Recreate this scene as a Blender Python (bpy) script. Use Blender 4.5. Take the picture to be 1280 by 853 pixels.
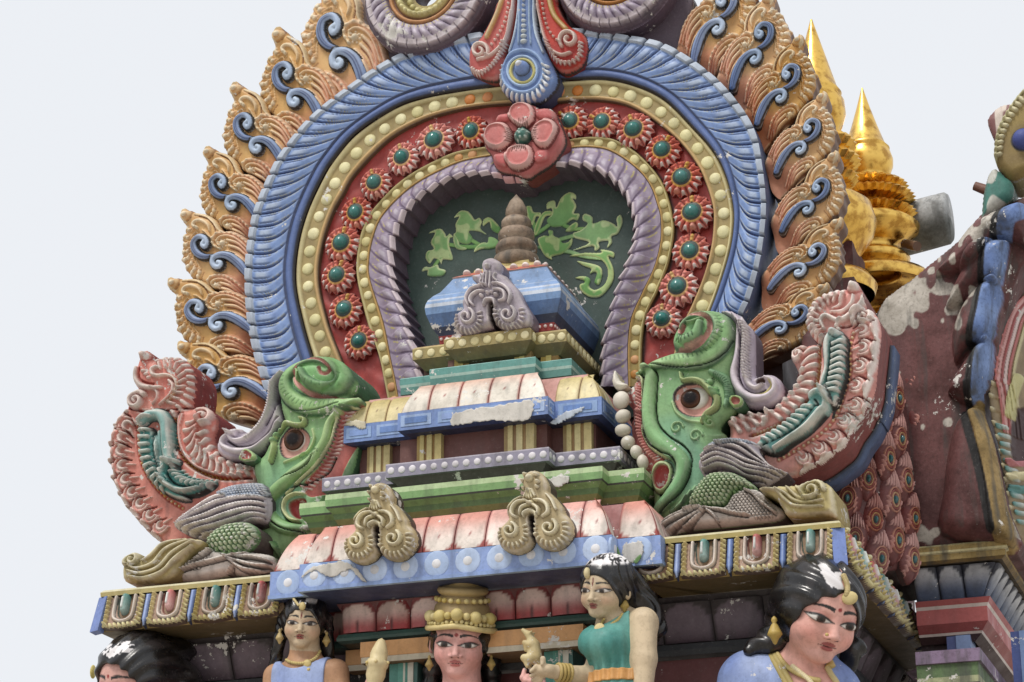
import bpy, math, random
import numpy as np
from math import sin, cos, pi, radians
for o in list(bpy.data.objects): bpy.data.objects.remove(o)
random.seed(7); rng = np.random.default_rng(7)
scene = bpy.context.scene
# ---------------------------------------------------------------- camera
FPX, ELEV, AZ = 3000.0, radians(20.4), radians(19.7)
CAM = np.array([3.87, -10.0, 1.65]); ZL = 4.57              # ZL: height of the ledge top
FW = np.array([-sin(AZ)*cos(ELEV), cos(AZ)*cos(ELEV), sin(ELEV)])
RT = np.array([cos(AZ), sin(AZ), 0.0]); UP = np.cross(RT, FW)
cd = bpy.data.cameras.new('camera'); cam = bpy.data.objects.new('camera', cd); scene.collection.objects.link(cam)
cd.sensor_fit = 'HORIZONTAL'; cd.sensor_width = 36; cd.lens = FPX/1280*36; cd.clip_start = .1; cd.clip_end = 5000
import mathutils
cam.matrix_world = mathutils.Matrix(((RT[0], UP[0], -FW[0], CAM[0]), (RT[1], UP[1], -FW[1], CAM[1]), (RT[2], UP[2], -FW[2], CAM[2]), (0, 0, 0, 1)))
scene.camera = cam
# ---------------------------------------------------------------- light
SUN_EL, SUN_AZ = 58, -22          # degrees; azimuth measured from the facade's normal, negative = from the left
w = bpy.data.worlds.new('World'); scene.world = w; w.use_nodes = True
nt = w.node_tree; nt.nodes.clear()
sky = nt.nodes.new('ShaderNodeTexSky'); sky.sky_type = 'NISHITA'; sky.sun_disc = False
sky.sun_elevation = radians(SUN_EL); sky.sun_rotation = radians(180-SUN_AZ); sky.air_density = 1.0; sky.dust_density = 6.0; sky.ozone_density = 1.0
scl = nt.nodes.new('ShaderNodeVectorMath'); scl.operation = 'SCALE'; scl.inputs['Scale'].default_value = .10
mixs = nt.nodes.new('ShaderNodeMix'); mixs.data_type = 'RGBA'; mixs.inputs['Factor'].default_value = .93
mixs.inputs['B'].default_value = (.895, .92, .96, 1)                                     # even cloud cover
bg = nt.nodes.new('ShaderNodeBackground'); bg.inputs['Strength'].default_value = 1.0
wo = nt.nodes.new('ShaderNodeOutputWorld')
nt.links.new(sky.outputs[0], scl.inputs[0]); nt.links.new(scl.outputs[0], mixs.inputs['A'])
nt.links.new(mixs.outputs['Result'], bg.inputs['Color']); nt.links.new(bg.outputs[0], wo.inputs['Surface'])
sd_ = bpy.data.lights.new('sun', 'SUN'); sd_.energy = 2.2; sd_.angle = radians(16); sd_.color = (1, .96, .9)
sun = bpy.data.objects.new('sun', sd_); scene.collection.objects.link(sun)
sdir = mathutils.Vector((sin(radians(SUN_AZ))*cos(radians(SUN_EL)), -cos(radians(SUN_AZ))*cos(radians(SUN_EL)), sin(radians(SUN_EL))))
sun.rotation_euler = sdir.to_track_quat('Z', 'Y').to_euler(); sun.location = (-3, -8, 12)
vs = scene.view_settings; vs.view_transform = 'Standard'; vs.look = 'None'; vs.exposure = 0.0; vs.gamma = 1; vs.use_curve_mapping = False
scene.render.engine = 'CYCLES'; scene.cycles.max_bounces = 6
# ---------------------------------------------------------------- helpers: pixels, curves, colours
def rayd(px, py): return RT*((px-640)/FPX) - UP*((py-426.5)/FPX) + FW
def onY(px, py, Y):
    d = rayd(px, py); return CAM + d*((Y-CAM[1])/d[1])
def onX(px, py, X):
    d = rayd(px, py); return CAM + d*((X-CAM[0])/d[0])
def onZ(px, py, Z):
    d = rayd(px, py); return CAM + d*((Z-CAM[2])/d[2])
def XZ(pts, Y): return np.array([onY(p[0], p[1], Y)[[0, 2]] for p in pts])
def zm(x0, y0, k): return lambda *p: [(x0+a/k, y0+b/k) for a, b in p]
def pix(p):
    d = np.array(p)-CAM; return 640+FPX*(d@RT)/(d@FW), 426.5-FPX*(d@UP)/(d@FW)
U = 1/258.0                              # one photograph pixel in metres, about
def lin(c):
    c = np.array(c, float)/255.0
    return np.where(c <= .04045, c/12.92, ((c+.055)/1.055)**2.4)
def L(r, g, b): return lin((r, g, b))
def cr(P, n=8, closed=False):
    """Catmull-Rom through the points (any dimension)"""
    P = np.array(P, float)
    if closed: Q = np.vstack([P[-1:], P, P[:2]])
    else: Q = np.vstack([2*P[:1]-P[1:2], P, 2*P[-1:]-P[-2:-1]])
    out = []
    for i in range(1, len(Q)-2):
        p0, p1, p2, p3 = Q[i-1:i+3]
        t = np.linspace(0, 1, n, endpoint=False)[:, None]
        out.append(.5*((2*p1)+(-p0+p2)*t+(2*p0-5*p1+4*p2-p3)*t**2+(-p0+3*p1-3*p2+p3)*t**3))
    if not closed: out.append(P[-1:])
    return np.vstack(out)
def resample(P, n):
    P = np.array(P, float); s = np.r_[0, np.cumsum(np.linalg.norm(np.diff(P, axis=0), axis=1))]
    t = np.linspace(0, s[-1], n)
    return np.stack([np.interp(t, s, P[:, k]) for k in range(P.shape[1])], 1)
def arclen(P): return np.r_[0, np.cumsum(np.linalg.norm(np.diff(np.array(P, float), axis=0), axis=1))]
def spiral(c, r, a0, turns, r1=.15, n=28):
    t = np.linspace(0, 1, n); a = a0+turns*2*pi*t; rr = r*(1-t)+r*r1*t
    return np.stack([c[0]+rr*np.cos(a), c[1]+rr*np.sin(a)], 1)
def smooth(a, b, x):
    t = np.clip((x-a)/(b-a+1e-12), 0, 1); return t*t*(3-2*t)
def mixc(a, b, t): return np.asarray(a)*(1-np.asarray(t)[..., None])+np.asarray(b)*np.asarray(t)[..., None]
def vnoise(x, y, seed=0):
    """cheap value noise in 0..1"""
    xi = np.floor(x).astype(int); yi = np.floor(y).astype(int); fx = x-xi; fy = y-yi
    def h(a, b): v = np.sin(a*127.1+b*311.7+seed*74.7)*43758.5453; return v-np.floor(v)
    fx = fx*fx*(3-2*fx); fy = fy*fy*(3-2*fy)
    return (h(xi, yi)*(1-fx)+h(xi+1, yi)*fx)*(1-fy)+(h(xi, yi+1)*(1-fx)+h(xi+1, yi+1)*fx)*fy
def dist_poly(px, pz, P, closed=False):
    """distance to a polyline, and the parameter 0..1 along it (by length)"""
    P = np.asarray(P, float)
    if closed: P = np.vstack([P, P[:1]])
    s = arclen(P); tot = s[-1]
    D = np.full(px.shape, 1e9); T = np.zeros(px.shape)
    for i in range(len(P)-1):
        a, b = P[i], P[i+1]; ab = b-a; l2 = ab@ab+1e-18
        t = np.clip(((px-a[0])*ab[0]+(pz-a[1])*ab[1])/l2, 0, 1)
        d = (px-a[0]-t*ab[0])**2+(pz-a[1]-t*ab[1])**2
        m = d < D; D[m] = d[m]; T[m] = (s[i]+t[m]*math.sqrt(l2))/tot
    return np.sqrt(D), T
def inside(px, pz, P):
    P = np.asarray(P, float); r = np.zeros(px.shape, bool); n = len(P)
    for i in range(n):
        a, b = P[i], P[(i+1) % n]
        if a[1] == b[1]: continue
        c = (a[1] > pz) != (b[1] > pz)
        r ^= c & (px < (b[0]-a[0])*(pz-a[1])/(b[1]-a[1])+a[0])
    return r
# ---------------------------------------------------------------- materials
def newmat(name):
    m = bpy.data.materials.new(name); m.use_nodes = True; n = m.node_tree; n.nodes.clear()
    out = n.nodes.new('ShaderNodeOutputMaterial'); b = n.nodes.new('ShaderNodeBsdfPrincipled')
    n.links.new(b.outputs[0], out.inputs[0]); return m, n, b
def paint(name, rough=.5, dirt=.35, chip=.0, bump=.25, spec=.4, fixed=None, scale=1.0, stain=.0, chalk=.035):
    """weathered enamel paint over plaster: colour from the painted attribute, grime and chips from noise"""
    m, n, b = newmat(name); N = n.nodes.new; K = n.links.new
    if fixed is None:
        at = N('ShaderNodeAttribute'); at.attribute_name = 'Col'; col = at.outputs['Color']
    else:
        rg = N('ShaderNodeRGB'); rg.outputs[0].default_value = (*fixed, 1); col = rg.outputs[0]
    ge = N('ShaderNodeNewGeometry')
    def noise(sc, det, rg=.6):
        t = N('ShaderNodeTexNoise'); t.inputs['Scale'].default_value = sc*scale; t.inputs['Detail'].default_value = det; t.inputs['Roughness'].default_value = rg
        K(ge.outputs['Position'], t.inputs['Vector']); return t.outputs['Fac']
    def ramp(f, a, c, v0, v1):
        r = N('ShaderNodeMapRange'); r.inputs['From Min'].default_value = a; r.inputs['From Max'].default_value = c
        r.inputs['To Min'].default_value = v0; r.inputs['To Max'].default_value = v1; K(f, r.inputs['Value']); return r.outputs['Result']
    def mix(f, a, bcol, mode='MIX'):
        x = N('ShaderNodeMix'); x.data_type = 'RGBA'; x.blend_type = mode
        if isinstance(f, float): x.inputs['Factor'].default_value = f
        else: K(f, x.inputs['Factor'])
        K(a, x.inputs['A'])
        if isinstance(bcol, tuple): x.inputs['B'].default_value = (*bcol, 1)
        else: K(bcol, x.inputs['B'])
        return x.outputs['Result']
    n1 = noise(7, 5); n2 = noise(60, 4, .7); n3 = noise(23, 6, .7)
    if chalk: col = mix(chalk, col, (.80, .77, .73))
    oi = N('ShaderNodeObjectInfo'); hs_ = N('ShaderNodeHueSaturation'); K(col, hs_.inputs['Color'])                # each piece mixed and aged a little differently
    K(ramp(oi.outputs['Random'], 0, 1, .86, 1.08), hs_.inputs['Value']); K(ramp(oi.outputs['Random'], 0, 1, 1.06, .84), hs_.inputs['Saturation']); col = hs_.outputs['Color']
    c = mix(ramp(n1, .42, .72, 0, dirt), col, (.30, .28, .24), 'MULTIPLY')
    c = mix(ramp(n2, .5, .8, 0, dirt*.9), c, (.22, .2, .17), 'MULTIPLY')
    c = mix(ramp(n2, .18, .42, .12, 0), c, (.75, .72, .68))
    if stain:
        mp = N('ShaderNodeMapping'); mp.inputs['Scale'].default_value = (9, 9, 1.1); K(ge.outputs['Position'], mp.inputs['Vector'])
        t = N('ShaderNodeTexNoise'); t.inputs['Scale'].default_value = 2.2; t.inputs['Detail'].default_value = 5; K(mp.outputs[0], t.inputs['Vector'])
        c = mix(ramp(t.outputs['Fac'], .5, .68, 0, stain), c, (.06, .06, .055))
    if chip:
        ad = N('ShaderNodeMath'); ad.operation = 'MULTIPLY_ADD'; K(noise(3.1, 2), ad.inputs[0]); ad.inputs[1].default_value = .85; K(n3, ad.inputs[2])
        c = mix(ramp(ad.outputs[0], 1.19-.13*chip, 1.205-.13*chip, 0, 1), c, (.62, .60, .56))
    K(c, b.inputs['Base Color'])
    b.inputs['Specular IOR Level'].default_value = spec
    K(ramp(n1, .3, .7, rough-.1, rough+.16), b.inputs['Roughness'])
    bp = N('ShaderNodeBump'); bp.inputs['Strength'].default_value = bump; bp.inputs['Distance'].default_value = .004
    K(noise(95, 5, .65), bp.inputs['Height']); K(bp.outputs[0], b.inputs['Normal'])
    return m
MP = paint('painted_plaster', chip=.25, stain=.16, dirt=.28)
MPC = paint('chipped_paint', chip=.75, dirt=.4, stain=.3)
MPD = paint('grimy_paint', chip=.5, dirt=.8, stain=.75, rough=.65, chalk=.01)
MSK = paint('statue_skin', rough=.52, dirt=.36, chip=.12, bump=.28, spec=.3, stain=.2, chalk=.03)
MGL = paint('glossy_enamel', rough=.16, dirt=.1, chip=0, bump=.03, spec=.6, chalk=0)
MEY = paint('dark_eye_enamel', rough=.2, dirt=.1, chip=0, bump=.02, spec=.22, chalk=0)
def gold():
    m, n, b = newmat('polished_gold'); N = n.nodes.new; K = n.links.new
    ge = N('ShaderNodeNewGeometry'); t = N('ShaderNodeTexNoise'); t.inputs['Scale'].default_value = 18; t.inputs['Detail'].default_value = 4
    K(ge.outputs['Position'], t.inputs['Vector'])
    r = N('ShaderNodeMapRange'); r.inputs['To Min'].default_value = .10; r.inputs['To Max'].default_value = .5; K(t.outputs['Fac'], r.inputs['Value'])
    cr_ = N('ShaderNodeValToRGB'); cr_.color_ramp.elements[0].position = .35; cr_.color_ramp.elements[0].color = (.50, .27, .06, 1); cr_.color_ramp.elements[1].position = .55; cr_.color_ramp.elements[1].color = (.88, .56, .14, 1); K(t.outputs['Fac'], cr_.inputs['Fac']); K(cr_.outputs['Color'], b.inputs['Base Color']); b.inputs['Metallic'].default_value = 1; K(r.outputs[0], b.inputs['Roughness'])
    bp = N('ShaderNodeBump'); bp.inputs['Strength'].default_value = .12; bp.inputs['Distance'].default_value = .01; K(t.outputs['Fac'], bp.inputs['Height']); K(bp.outputs[0], b.inputs['Normal'])
    return m
MG = gold()
# ---------------------------------------------------------------- objects
COL = scene.collection
def mesh(name, V, F, C=None, mat=None, parent=None, smooth_=True):
    me = bpy.data.meshes.new(name); V = np.asarray(V, np.float32)
    if isinstance(F, np.ndarray):
        nf, k = F.shape; me.vertices.add(len(V)); me.vertices.foreach_set('co', V.ravel())
        me.loops.add(nf*k); me.loops.foreach_set('vertex_index', F.astype(np.int32).ravel())
        me.polygons.add(nf); me.polygons.foreach_set('loop_start', np.arange(0, nf*k, k, dtype=np.int32))
        me.update(calc_edges=True)
    else:
        me.from_pydata([tuple(map(float, v)) for v in V], [], [tuple(map(int, f)) for f in F]); me.update()
    me.polygons.foreach_set('use_smooth', np.full(len(me.polygons), bool(smooth_)))
    if C is not None:
        C = np.asarray(C, np.float32)
        if C.ndim == 1: C = np.tile(C, (len(V), 1))
        a = me.color_attributes.new('Col', 'FLOAT_COLOR', 'POINT')
        a.data.foreach_set('color', np.hstack([np.clip(C, 0, 1), np.ones((len(V), 1), np.float32)]).astype(np.float32).ravel())
    me.materials.append(mat or MP)
    return link(name, me, parent)
def link(name, me, parent=None):
    o = bpy.data.objects.new(name, me); COL.objects.link(o)
    if parent is not None: o.parent = parent; o.matrix_parent_inverse = parent.matrix_world.inverted() if False else mathutils.Matrix()
    return o
def tag(o, label, cat, group=None):
    o['label'] = label; o['category'] = cat
    if group: o['group'] = group
    return o
def thing(name, label, cat, group=None):
    return tag(link(name, None), label, cat, group)
def struct(o): o['kind'] = 'structure'; return o
def stuff(o): o['kind'] = 'stuff'; return o
class MB:
    """collects coloured faces for ONE mesh"""
    def __init__(s): s.V = []; s.F = []; s.C = []; s.n = 0
    def add(s, V, F, C):
        V = np.asarray(V, float); C = np.asarray(C, float)
        if C.ndim == 1: C = np.tile(C, (len(V), 1))
        s.V.append(V); s.C.append(C); s.F += [tuple(i+s.n for i in f) for f in F]; s.n += len(V); return s
    def grid(s, P, C, flip=False, closed_u=False, closed_v=False):
        """P: (nu,nv,3)"""
        nu, nv = P.shape[:2]; idx = np.arange(nu*nv).reshape(nu, nv)
        if closed_u: idx = np.vstack([idx, idx[:1]])
        if closed_v: idx = np.hstack([idx, idx[:, :1]])
        q = np.stack([idx[:-1, :-1], idx[1:, :-1], idx[1:, 1:], idx[:-1, 1:]], -1).reshape(-1, 4)
        if flip: q = q[:, ::-1]
        C = np.asarray(C, float)
        if C.ndim == 3: C = C.reshape(-1, 3)
        return s.add(P.reshape(-1, 3), q.tolist(), C)
    def box(s, a, b, c, bev=0):
        x0, y0, z0 = a; x1, y1, z1 = b
        v = [(x0, y0, z0), (x1, y0, z0), (x1, y1, z0), (x0, y1, z0), (x0, y0, z1), (x1, y0, z1), (x1, y1, z1), (x0, y1, z1)]
        for f in ((3, 2, 1, 0), (4, 5, 6, 7), (0, 1, 5, 4), (1, 2, 6, 5), (2, 3, 7, 6), (3, 0, 4, 7)): s.add([v[i] for i in f], [(0, 1, 2, 3)], c)
        return s
    def tube(s, P, r, c, n=8, flat=1.0, cap=True, c2=None):
        P = np.asarray(P, float); m = len(P); r = np.broadcast_to(np.asarray(r, float), (m,))
        T = np.gradient(P, axis=0); T /= np.linalg.norm(T, axis=1)[:, None]+1e-12
        ref = np.array([0, 1.0, 0]); A = np.cross(T, ref); bad = np.linalg.norm(A, axis=1) < .05; A[bad] = np.cross(T[bad], (1.0, 0, 0)); A /= np.linalg.norm(A, axis=1)[:, None]; B = np.cross(T, A)
        th = np.linspace(0, 2*pi, n, endpoint=False)
        R = P[:, None]+r[:, None, None]*(np.cos(th)[None, :, None]*A[:, None]+flat*np.sin(th)[None, :, None]*B[:, None])
        if c2 is not None: c = mixc(c, c2, np.linspace(0, 1, m))[:, None].repeat(n, 1)
        s.grid(R, c, closed_v=True)
        if cap:
            cc = np.asarray(c) if np.asarray(c).ndim == 1 else np.asarray(c)[0, 0]
            s.add(R[0], [tuple(range(n))[::-1]], cc); cc = cc if np.asarray(c).ndim == 1 else np.asarray(c)[-1, 0]; s.add(R[-1], [tuple(range(n))], cc)
        return s
    def lathe(s, prof, c, n=24, center=(0, 0, 0), phase=0, wob=None):
        prof = np.asarray(prof, float); th = np.linspace(0, 2*pi, n, endpoint=False)+phase
        R = np.zeros((len(prof), n, 3)); rr = prof[:, :1]*np.ones((1, n))
        if wob is not None: rr = rr*wob(th)[None]
        R[..., 0] = rr*np.cos(th)+center[0]; R[..., 1] = rr*np.sin(th)+center[1]; R[..., 2] = prof[:, 1:]+center[2]
        c = np.asarray(c, float)
        if c.ndim == 2: c = c[:, None].repeat(n, 1)
        return s.grid(R, c, closed_v=True, flip=True)
    def build(s, name, mat=None, parent=None, smooth_=False):
        return mesh(name, np.vstack(s.V), s.F, np.vstack(s.C), mat, parent, smooth_)
class Cv:
    """a relief worked on a facade plane: a height field over (x, z) in metres, with painted colours"""
    def __init__(s, box, res=.004, Y=0.0, col=(.5, .5, .5)):
        x0, z0, x1, z1 = box; s.res = res; s.Y = Y
        s.x = np.arange(x0-res*3, x1+res*3, res); s.z = np.arange(z0-res*3, z1+res*3, res)
        s.X, s.Zg = np.meshgrid(s.x, s.z, indexing='ij'); s.H = np.zeros_like(s.X); s.sd = np.full(s.X.shape, 1e3); s.C = np.tile(np.asarray(col, float), (*s.X.shape, 1))
    def sub(s, P, m):
        P = np.asarray(P); a = P.min(0)-m; b = P.max(0)+m
        i0, i1 = np.searchsorted(s.x, (a[0], b[0])); j0, j1 = np.searchsorted(s.z, (a[1], b[1]))
        return (slice(max(i0, 0), max(i1, 1)), slice(max(j0, 0), max(j1, 1)))
    def poly(s, P, h, r, col=None, base=False, ow=0, oc=(.012, .012, .014), mode='add', amp=1.0, flat=False):
        """domed area; base=True also makes it part of the silhouette"""
        P = np.asarray(P, float); k = s.sub(P, max(r, ow, s.res*3)+.002)
        x, z = s.X[k], s.Zg[k]
        if x.size == 0: return s
        d, _ = dist_poly(x, z, P, True); ins = inside(x, z, P); sd = np.where(ins, -d, d)
        if base: s.sd[k] = np.minimum(s.sd[k], sd)
        t = np.clip(-sd/r, 0, 1); hh = h*np.sqrt(np.clip(1-(1-t)**2, 0, 1))
        if mode == 'add': s.H[k] += hh
        elif mode == 'max': s.H[k] = np.maximum(s.H[k], hh)
        else: s.H[k] = np.where(ins, hh, s.H[k])
        if ow: s.C[k] = mixc(s.C[k], oc, smooth(ow, ow*.55, np.abs(sd)))
        if col is not None:
            c = col(x, z, -sd) if callable(col) else np.asarray(col)
            a = smooth(-s.res*.4, s.res*.6, -sd-ow*.0)
            s.C[k] = s.C[k]*(1-a[..., None])+c*a[..., None]
            if ow: s.C[k] = mixc(s.C[k], oc, np.where(np.abs(sd) < ow*.75, 1, 0)*.95)
        return s
    def stroke(s, P, w, h, col=None, col2=None, ow=0, oc=(.012, .012, .014), edge=None, mode='add', sm=True, power=.5):
        """raised (h>0) or cut (h<0) line of half width w (number or list along the path)"""
        P = np.asarray(P, float)
        if sm and len(P) > 2: P = cr(P, 6)
        wm = np.max(w); k = s.sub(P, wm+ow+s.res*2); x, z = s.X[k], s.Zg[k]
        if x.size == 0: return s
        d, t = dist_poly(x, z, P)
        ww = np.interp(t, np.linspace(0, 1, len(w)), w) if np.ndim(w) else w
        q = d/ww; hh = h*np.clip(1-q*q, 0, 1)**power
        if mode == 'add': s.H[k] += hh
        else: s.H[k] = np.maximum(s.H[k], hh)
        if ow: s.C[k] = mixc(s.C[k], oc, smooth(ww+ow, ww+ow*.6, d))
        if col is not None:
            c = mixc(col, col2, t) if col2 is not None else np.broadcast_to(np.asarray(col, float), (*t.shape, 3))
            if edge is not None: c = mixc(c, edge, smooth(.45, .95, q))
            a = smooth(s.res*.5, -s.res*.5, d-ww); s.C[k] = s.C[k]*(1-a[..., None])+c*a[..., None]
        return s
    def dot(s, p, r, h, col=None, ow=0, sx=1, oc=(.012, .012, .014), ang=0):
        k = s.sub(np.array([p]), r*max(sx, 1)+ow+s.res*2); x, z = s.X[k]-p[0], s.Zg[k]-p[1]
        if x.size == 0: return s
        if ang: x, z = x*cos(ang)+z*sin(ang), -x*sin(ang)+z*cos(ang)
        q = np.hypot(x/sx, z)/r; s.H[k] += h*np.sqrt(np.clip(1-q*q, 0, 1)); d = (q-1)*r
        if ow: s.C[k] = mixc(s.C[k], oc, smooth(ow, ow*.6, d))
        if col is not None: s.C[k] = mixc(s.C[k], col, smooth(s.res*.5, -s.res*.5, d))
        return s
    def dots(s, P, n, r, h, col, t0=0, t1=1, ow=0):
        P = resample(cr(P, 6) if len(P) > 2 else P, 200)
        for t in np.linspace(t0, t1, n): s.dot(P[int(t*199)], r, h, col, ow)
        return s
    hl = 0.0; hs = 1.3; hc = L(236, 226, 216)
    def arrays(s, thick=.1, flank=None, ymap=None):
        if s.hl:                                             # pale paint brushed over the raised ridges
            B = s.H.copy()
            for ax in (0, 1):
                c_ = np.cumsum(np.pad(B, [(5, 4) if a == ax else (0, 0) for a in (0, 1)], mode='edge'), axis=ax); n_ = B.shape[ax]
                B = (np.take(c_, range(9, n_+9), axis=ax)-np.take(c_, range(0, n_), axis=ax))/9
            s.C = mixc(s.C, s.hc, s.hl*smooth(.0015, .0075, s.H-B)*(.55+.45*vnoise(s.X*40, s.Zg*40, 2)))
        s.H = s.H*s.hs
        keep = s.sd < s.res*.75; gx, gz = np.gradient(s.sd, s.res)
        near = np.abs(s.sd) < s.res*.8; gl = gx*gx+gz*gz+1e-9
        X = np.where(near, s.X-np.clip(s.sd*gx/gl, -s.res, s.res), s.X); Z = np.where(near, s.Zg-np.clip(s.sd*gz/gl, -s.res, s.res), s.Zg)
        q = keep[:-1, :-1] & keep[1:, :-1] & keep[1:, 1:] & keep[:-1, 1:]
        used = np.zeros_like(keep); used[:-1, :-1] |= q; used[1:, :-1] |= q; used[1:, 1:] |= q; used[:-1, 1:] |= q
        idx = np.full(keep.shape, -1); n = used.sum(); idx[used] = np.arange(n)
        Yv = s.Y-s.H
        if ymap is not None: Yv = Yv+ymap(X, Z)
        V = np.stack([X[used], Yv[used], Z[used]], 1); C = s.C[used]
        F = np.stack([idx[:-1, :-1][q], idx[1:, :-1][q], idx[1:, 1:][q], idx[:-1, 1:][q]], 1)
        # skirt
        qp = np.pad(q, 1); E = []
        lo = qp[1:, 1:-1] != qp[:-1, 1:-1]                       # edges along z at x index i
        i, j = np.nonzero(lo); f = qp[1:, 1:-1][i, j]
        a, b = idx[i, j], idx[i, j+1]; E.append(np.stack([np.where(f, b, a), np.where(f, a, b)], 1))
        lo = qp[1:-1, 1:] != qp[1:-1, :-1]; i, j = np.nonzero(lo); f = qp[1:-1, 1:][i, j]
        a, b = idx[i, j], idx[i+1, j]; E.append(np.stack([np.where(f, a, b), np.where(f, b, a)], 1))
        E = np.vstack(E); ub, inv = np.unique(E, return_inverse=True); inv = inv.reshape(E.shape); m = len(ub)
        T = V[ub]; B = T.copy(); B[:, 1] = s.Y+thick
        if ymap is not None: B[:, 1] += ymap(B[:, 0], B[:, 2])
        fc = np.asarray(flank if flank is not None else s.C[used].mean(0), float)
        S = np.stack([inv[:, 0]+n, inv[:, 0]+n+m, inv[:, 1]+n+m, inv[:, 1]+n], 1)
        return np.vstack([V, T, B]), np.vstack([F, S]), np.vstack([C, np.tile(fc, (2*m, 1))])
    def build(s, name, mat=None, parent=None, thick=.1, flank=None, ymap=None, hl=None):
        if hl is not None: s.hl = hl
        V, F, C = s.arrays(thick, flank, ymap); return mesh(name, V, F, C, mat, parent)
def bbox(P, m=.01):
    P = np.asarray(P); a = P.min(0)-m; b = P.max(0)+m; return (a[0], a[1], b[0], b[1])
# paints
WHT = L(222, 212, 208); CRM = L(222, 212, 160); OLV = L(160, 138, 68); ORG = L(196, 132, 56); BLK = L(22, 20, 22)
BLU = L(86, 122, 184); LBL = L(160, 178, 204); DBL = L(40, 66, 120); RED = L(178, 52, 44); PNK = L(206, 120, 112); LAV = L(166, 152, 172)
GRN = L(96, 150, 90); DGN = L(32, 62, 56); TEA = L(66, 138, 132); MAR = L(92, 48, 48)
# ================================================================ the horseshoe arch
YA = 1.00
arch = thing('horseshoe_arch', 'tall painted horseshoe arch of blue, olive, red and lavender bands framing the little shrine', 'arch')
S_ = {}
S_['B0'] = [(350, 530), (334, 482), (322, 440), (315, 400), (312.5, 345), (317, 301), (324, 268), (340.6, 228), (357, 197), (394, 152), (447, 110), (495, 79), (545, 60), (600, 48), (650, 43), (700, 42), (745, 44), (780, 50), (836, 62), (892, 98), (929, 138), (949, 174), (957, 214), (961, 250), (961, 280), (955, 327), (943, 375), (929, 406), (915, 440), (898, 490)]
S_['B1'] = [(420, 530), (405, 482), (392, 445), (380, 403), (371, 355), (374, 310), (385, 268), (404, 226), (420, 200), (448, 168), (495, 137), (532, 124), (581, 115), (620, 110), (655, 106), (690, 104), (720, 102), (757, 101), (795, 109), (832, 127), (868, 163), (893, 192), (908, 222), (917, 258), (918, 285), (913, 318), (900, 361), (887, 396), (872, 430), (856, 480)]
S_['B2'] = [(455, 528), (440, 482), (426, 446), (410, 403), (399, 350), (404, 305), (416, 268), (430, 242), (442, 221), (469, 191), (495, 169), (532, 150), (570, 139), (607, 133), (650, 130), (690, 129), (725, 126), (757, 127), (785, 133), (814, 149), (848, 177), (872, 208), (884, 235), (891, 260), (892, 280), (889, 310), (880, 345), (865, 382), (850, 415), (836, 470)]
S_['B3'] = [(490, 525), (481, 478), (474, 445), (460, 405), (447, 350), (447, 318), (452, 292), (462, 270), (476, 252), (496, 232), (515, 218), (540, 204), (570, 191), (604, 185), (650, 181), (690, 180), (720, 174), (745, 172), (768, 175), (792, 188), (815, 210), (830, 232), (838, 255), (842, 275), (843, 292), (837, 327), (824, 362), (809, 394), (803, 430), (802, 480)]
S_['B4'] = [(504, 525), (496, 478), (491, 455), (481, 405), (464, 350), (463, 325), (467, 302), (475, 279), (487, 262), (504, 245), (522, 231), (545, 218), (577, 204), (611, 197), (650, 192), (690, 190), (722, 186), (742, 186), (762, 190), (783, 202), (803, 219), (815, 237), (822, 257), (826, 273), (826, 302), (818, 335), (802, 369), (789, 400), (785, 436), (786, 485)]
S_['B5'] = [(540, 520), (532, 470), (525, 440), (512, 400), (499, 355), (497, 332), (500, 305), (507, 285), (517, 268), (530, 254), (546, 243), (568, 231), (595, 225), (622, 226), (649, 236), (675, 224), (703, 214), (725, 213), (742, 216), (764, 226), (780, 241), (790, 257), (796, 273), (798, 288), (797, 305), (789, 332), (778, 360), (768, 395), (758, 440), (757, 490)]
NB = 1300
curv = {k: resample(cr(XZ(v, YA), 10), 2000) for k, v in S_.items()}
# one common parameter: the stations of the six edges correspond
for k, v in S_.items():
    P = cr(XZ(v, YA), 20); curv[k] = np.stack([np.interp(np.linspace(0, len(P)-1, NB), np.arange(len(P)), P[:, i]) for i in (0, 1)], 1)
s_mid = {}
for a, b in (('B0', 'B1'), ('B1', 'B2'), ('B2', 'B3'), ('B3', 'B4'), ('B4', 'B5')): s_mid[a+b] = arclen((curv[a]+curv[b])/2)
ctop = NB*14/29
def band(name, a, b, nt_, hf, cf, mat=None, parent=arch, back=.0, fl=None, i0=0, i1=NB, ny=None):
    """loft between two edge curves; hf/cf take arc length s, t (0 outer .. 1 inner) and the side (-1 left, 1 right)"""
    A, B = curv[a][i0:i1], curv[b][i0:i1]; t = np.linspace(0, 1, nt_); s = s_mid[a+b]
    sc = s[i0:i1]-np.interp(ctop, np.arange(NB), s)
    SS, TT = np.meshgrid(sc, t, indexing='ij'); P = A[:, None]*(1-TT[..., None])+B[:, None]*TT[..., None]
    H = hf(SS, TT); V = np.stack([P[..., 0], YA-H, P[..., 1]], -1); C = cf(SS, TT)
    m = MB(); m.grid(V, C, flip=True)
    if fl is not None:
        for e, j in ((0, 0), (1, -1)):
            if fl[e] is None: continue
            dep, c = fl[e]; W = np.stack([V[:, j], V[:, j]], 1); W[:, 1, 1] = YA+dep; m.grid(W, np.asarray(c), flip=(e == 1))
    return m.build(name, mat, parent, True)
def wave(x): return np.abs(x-np.floor(x)-.5)*2        # 1 at the joints, 0 mid lobe
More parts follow.
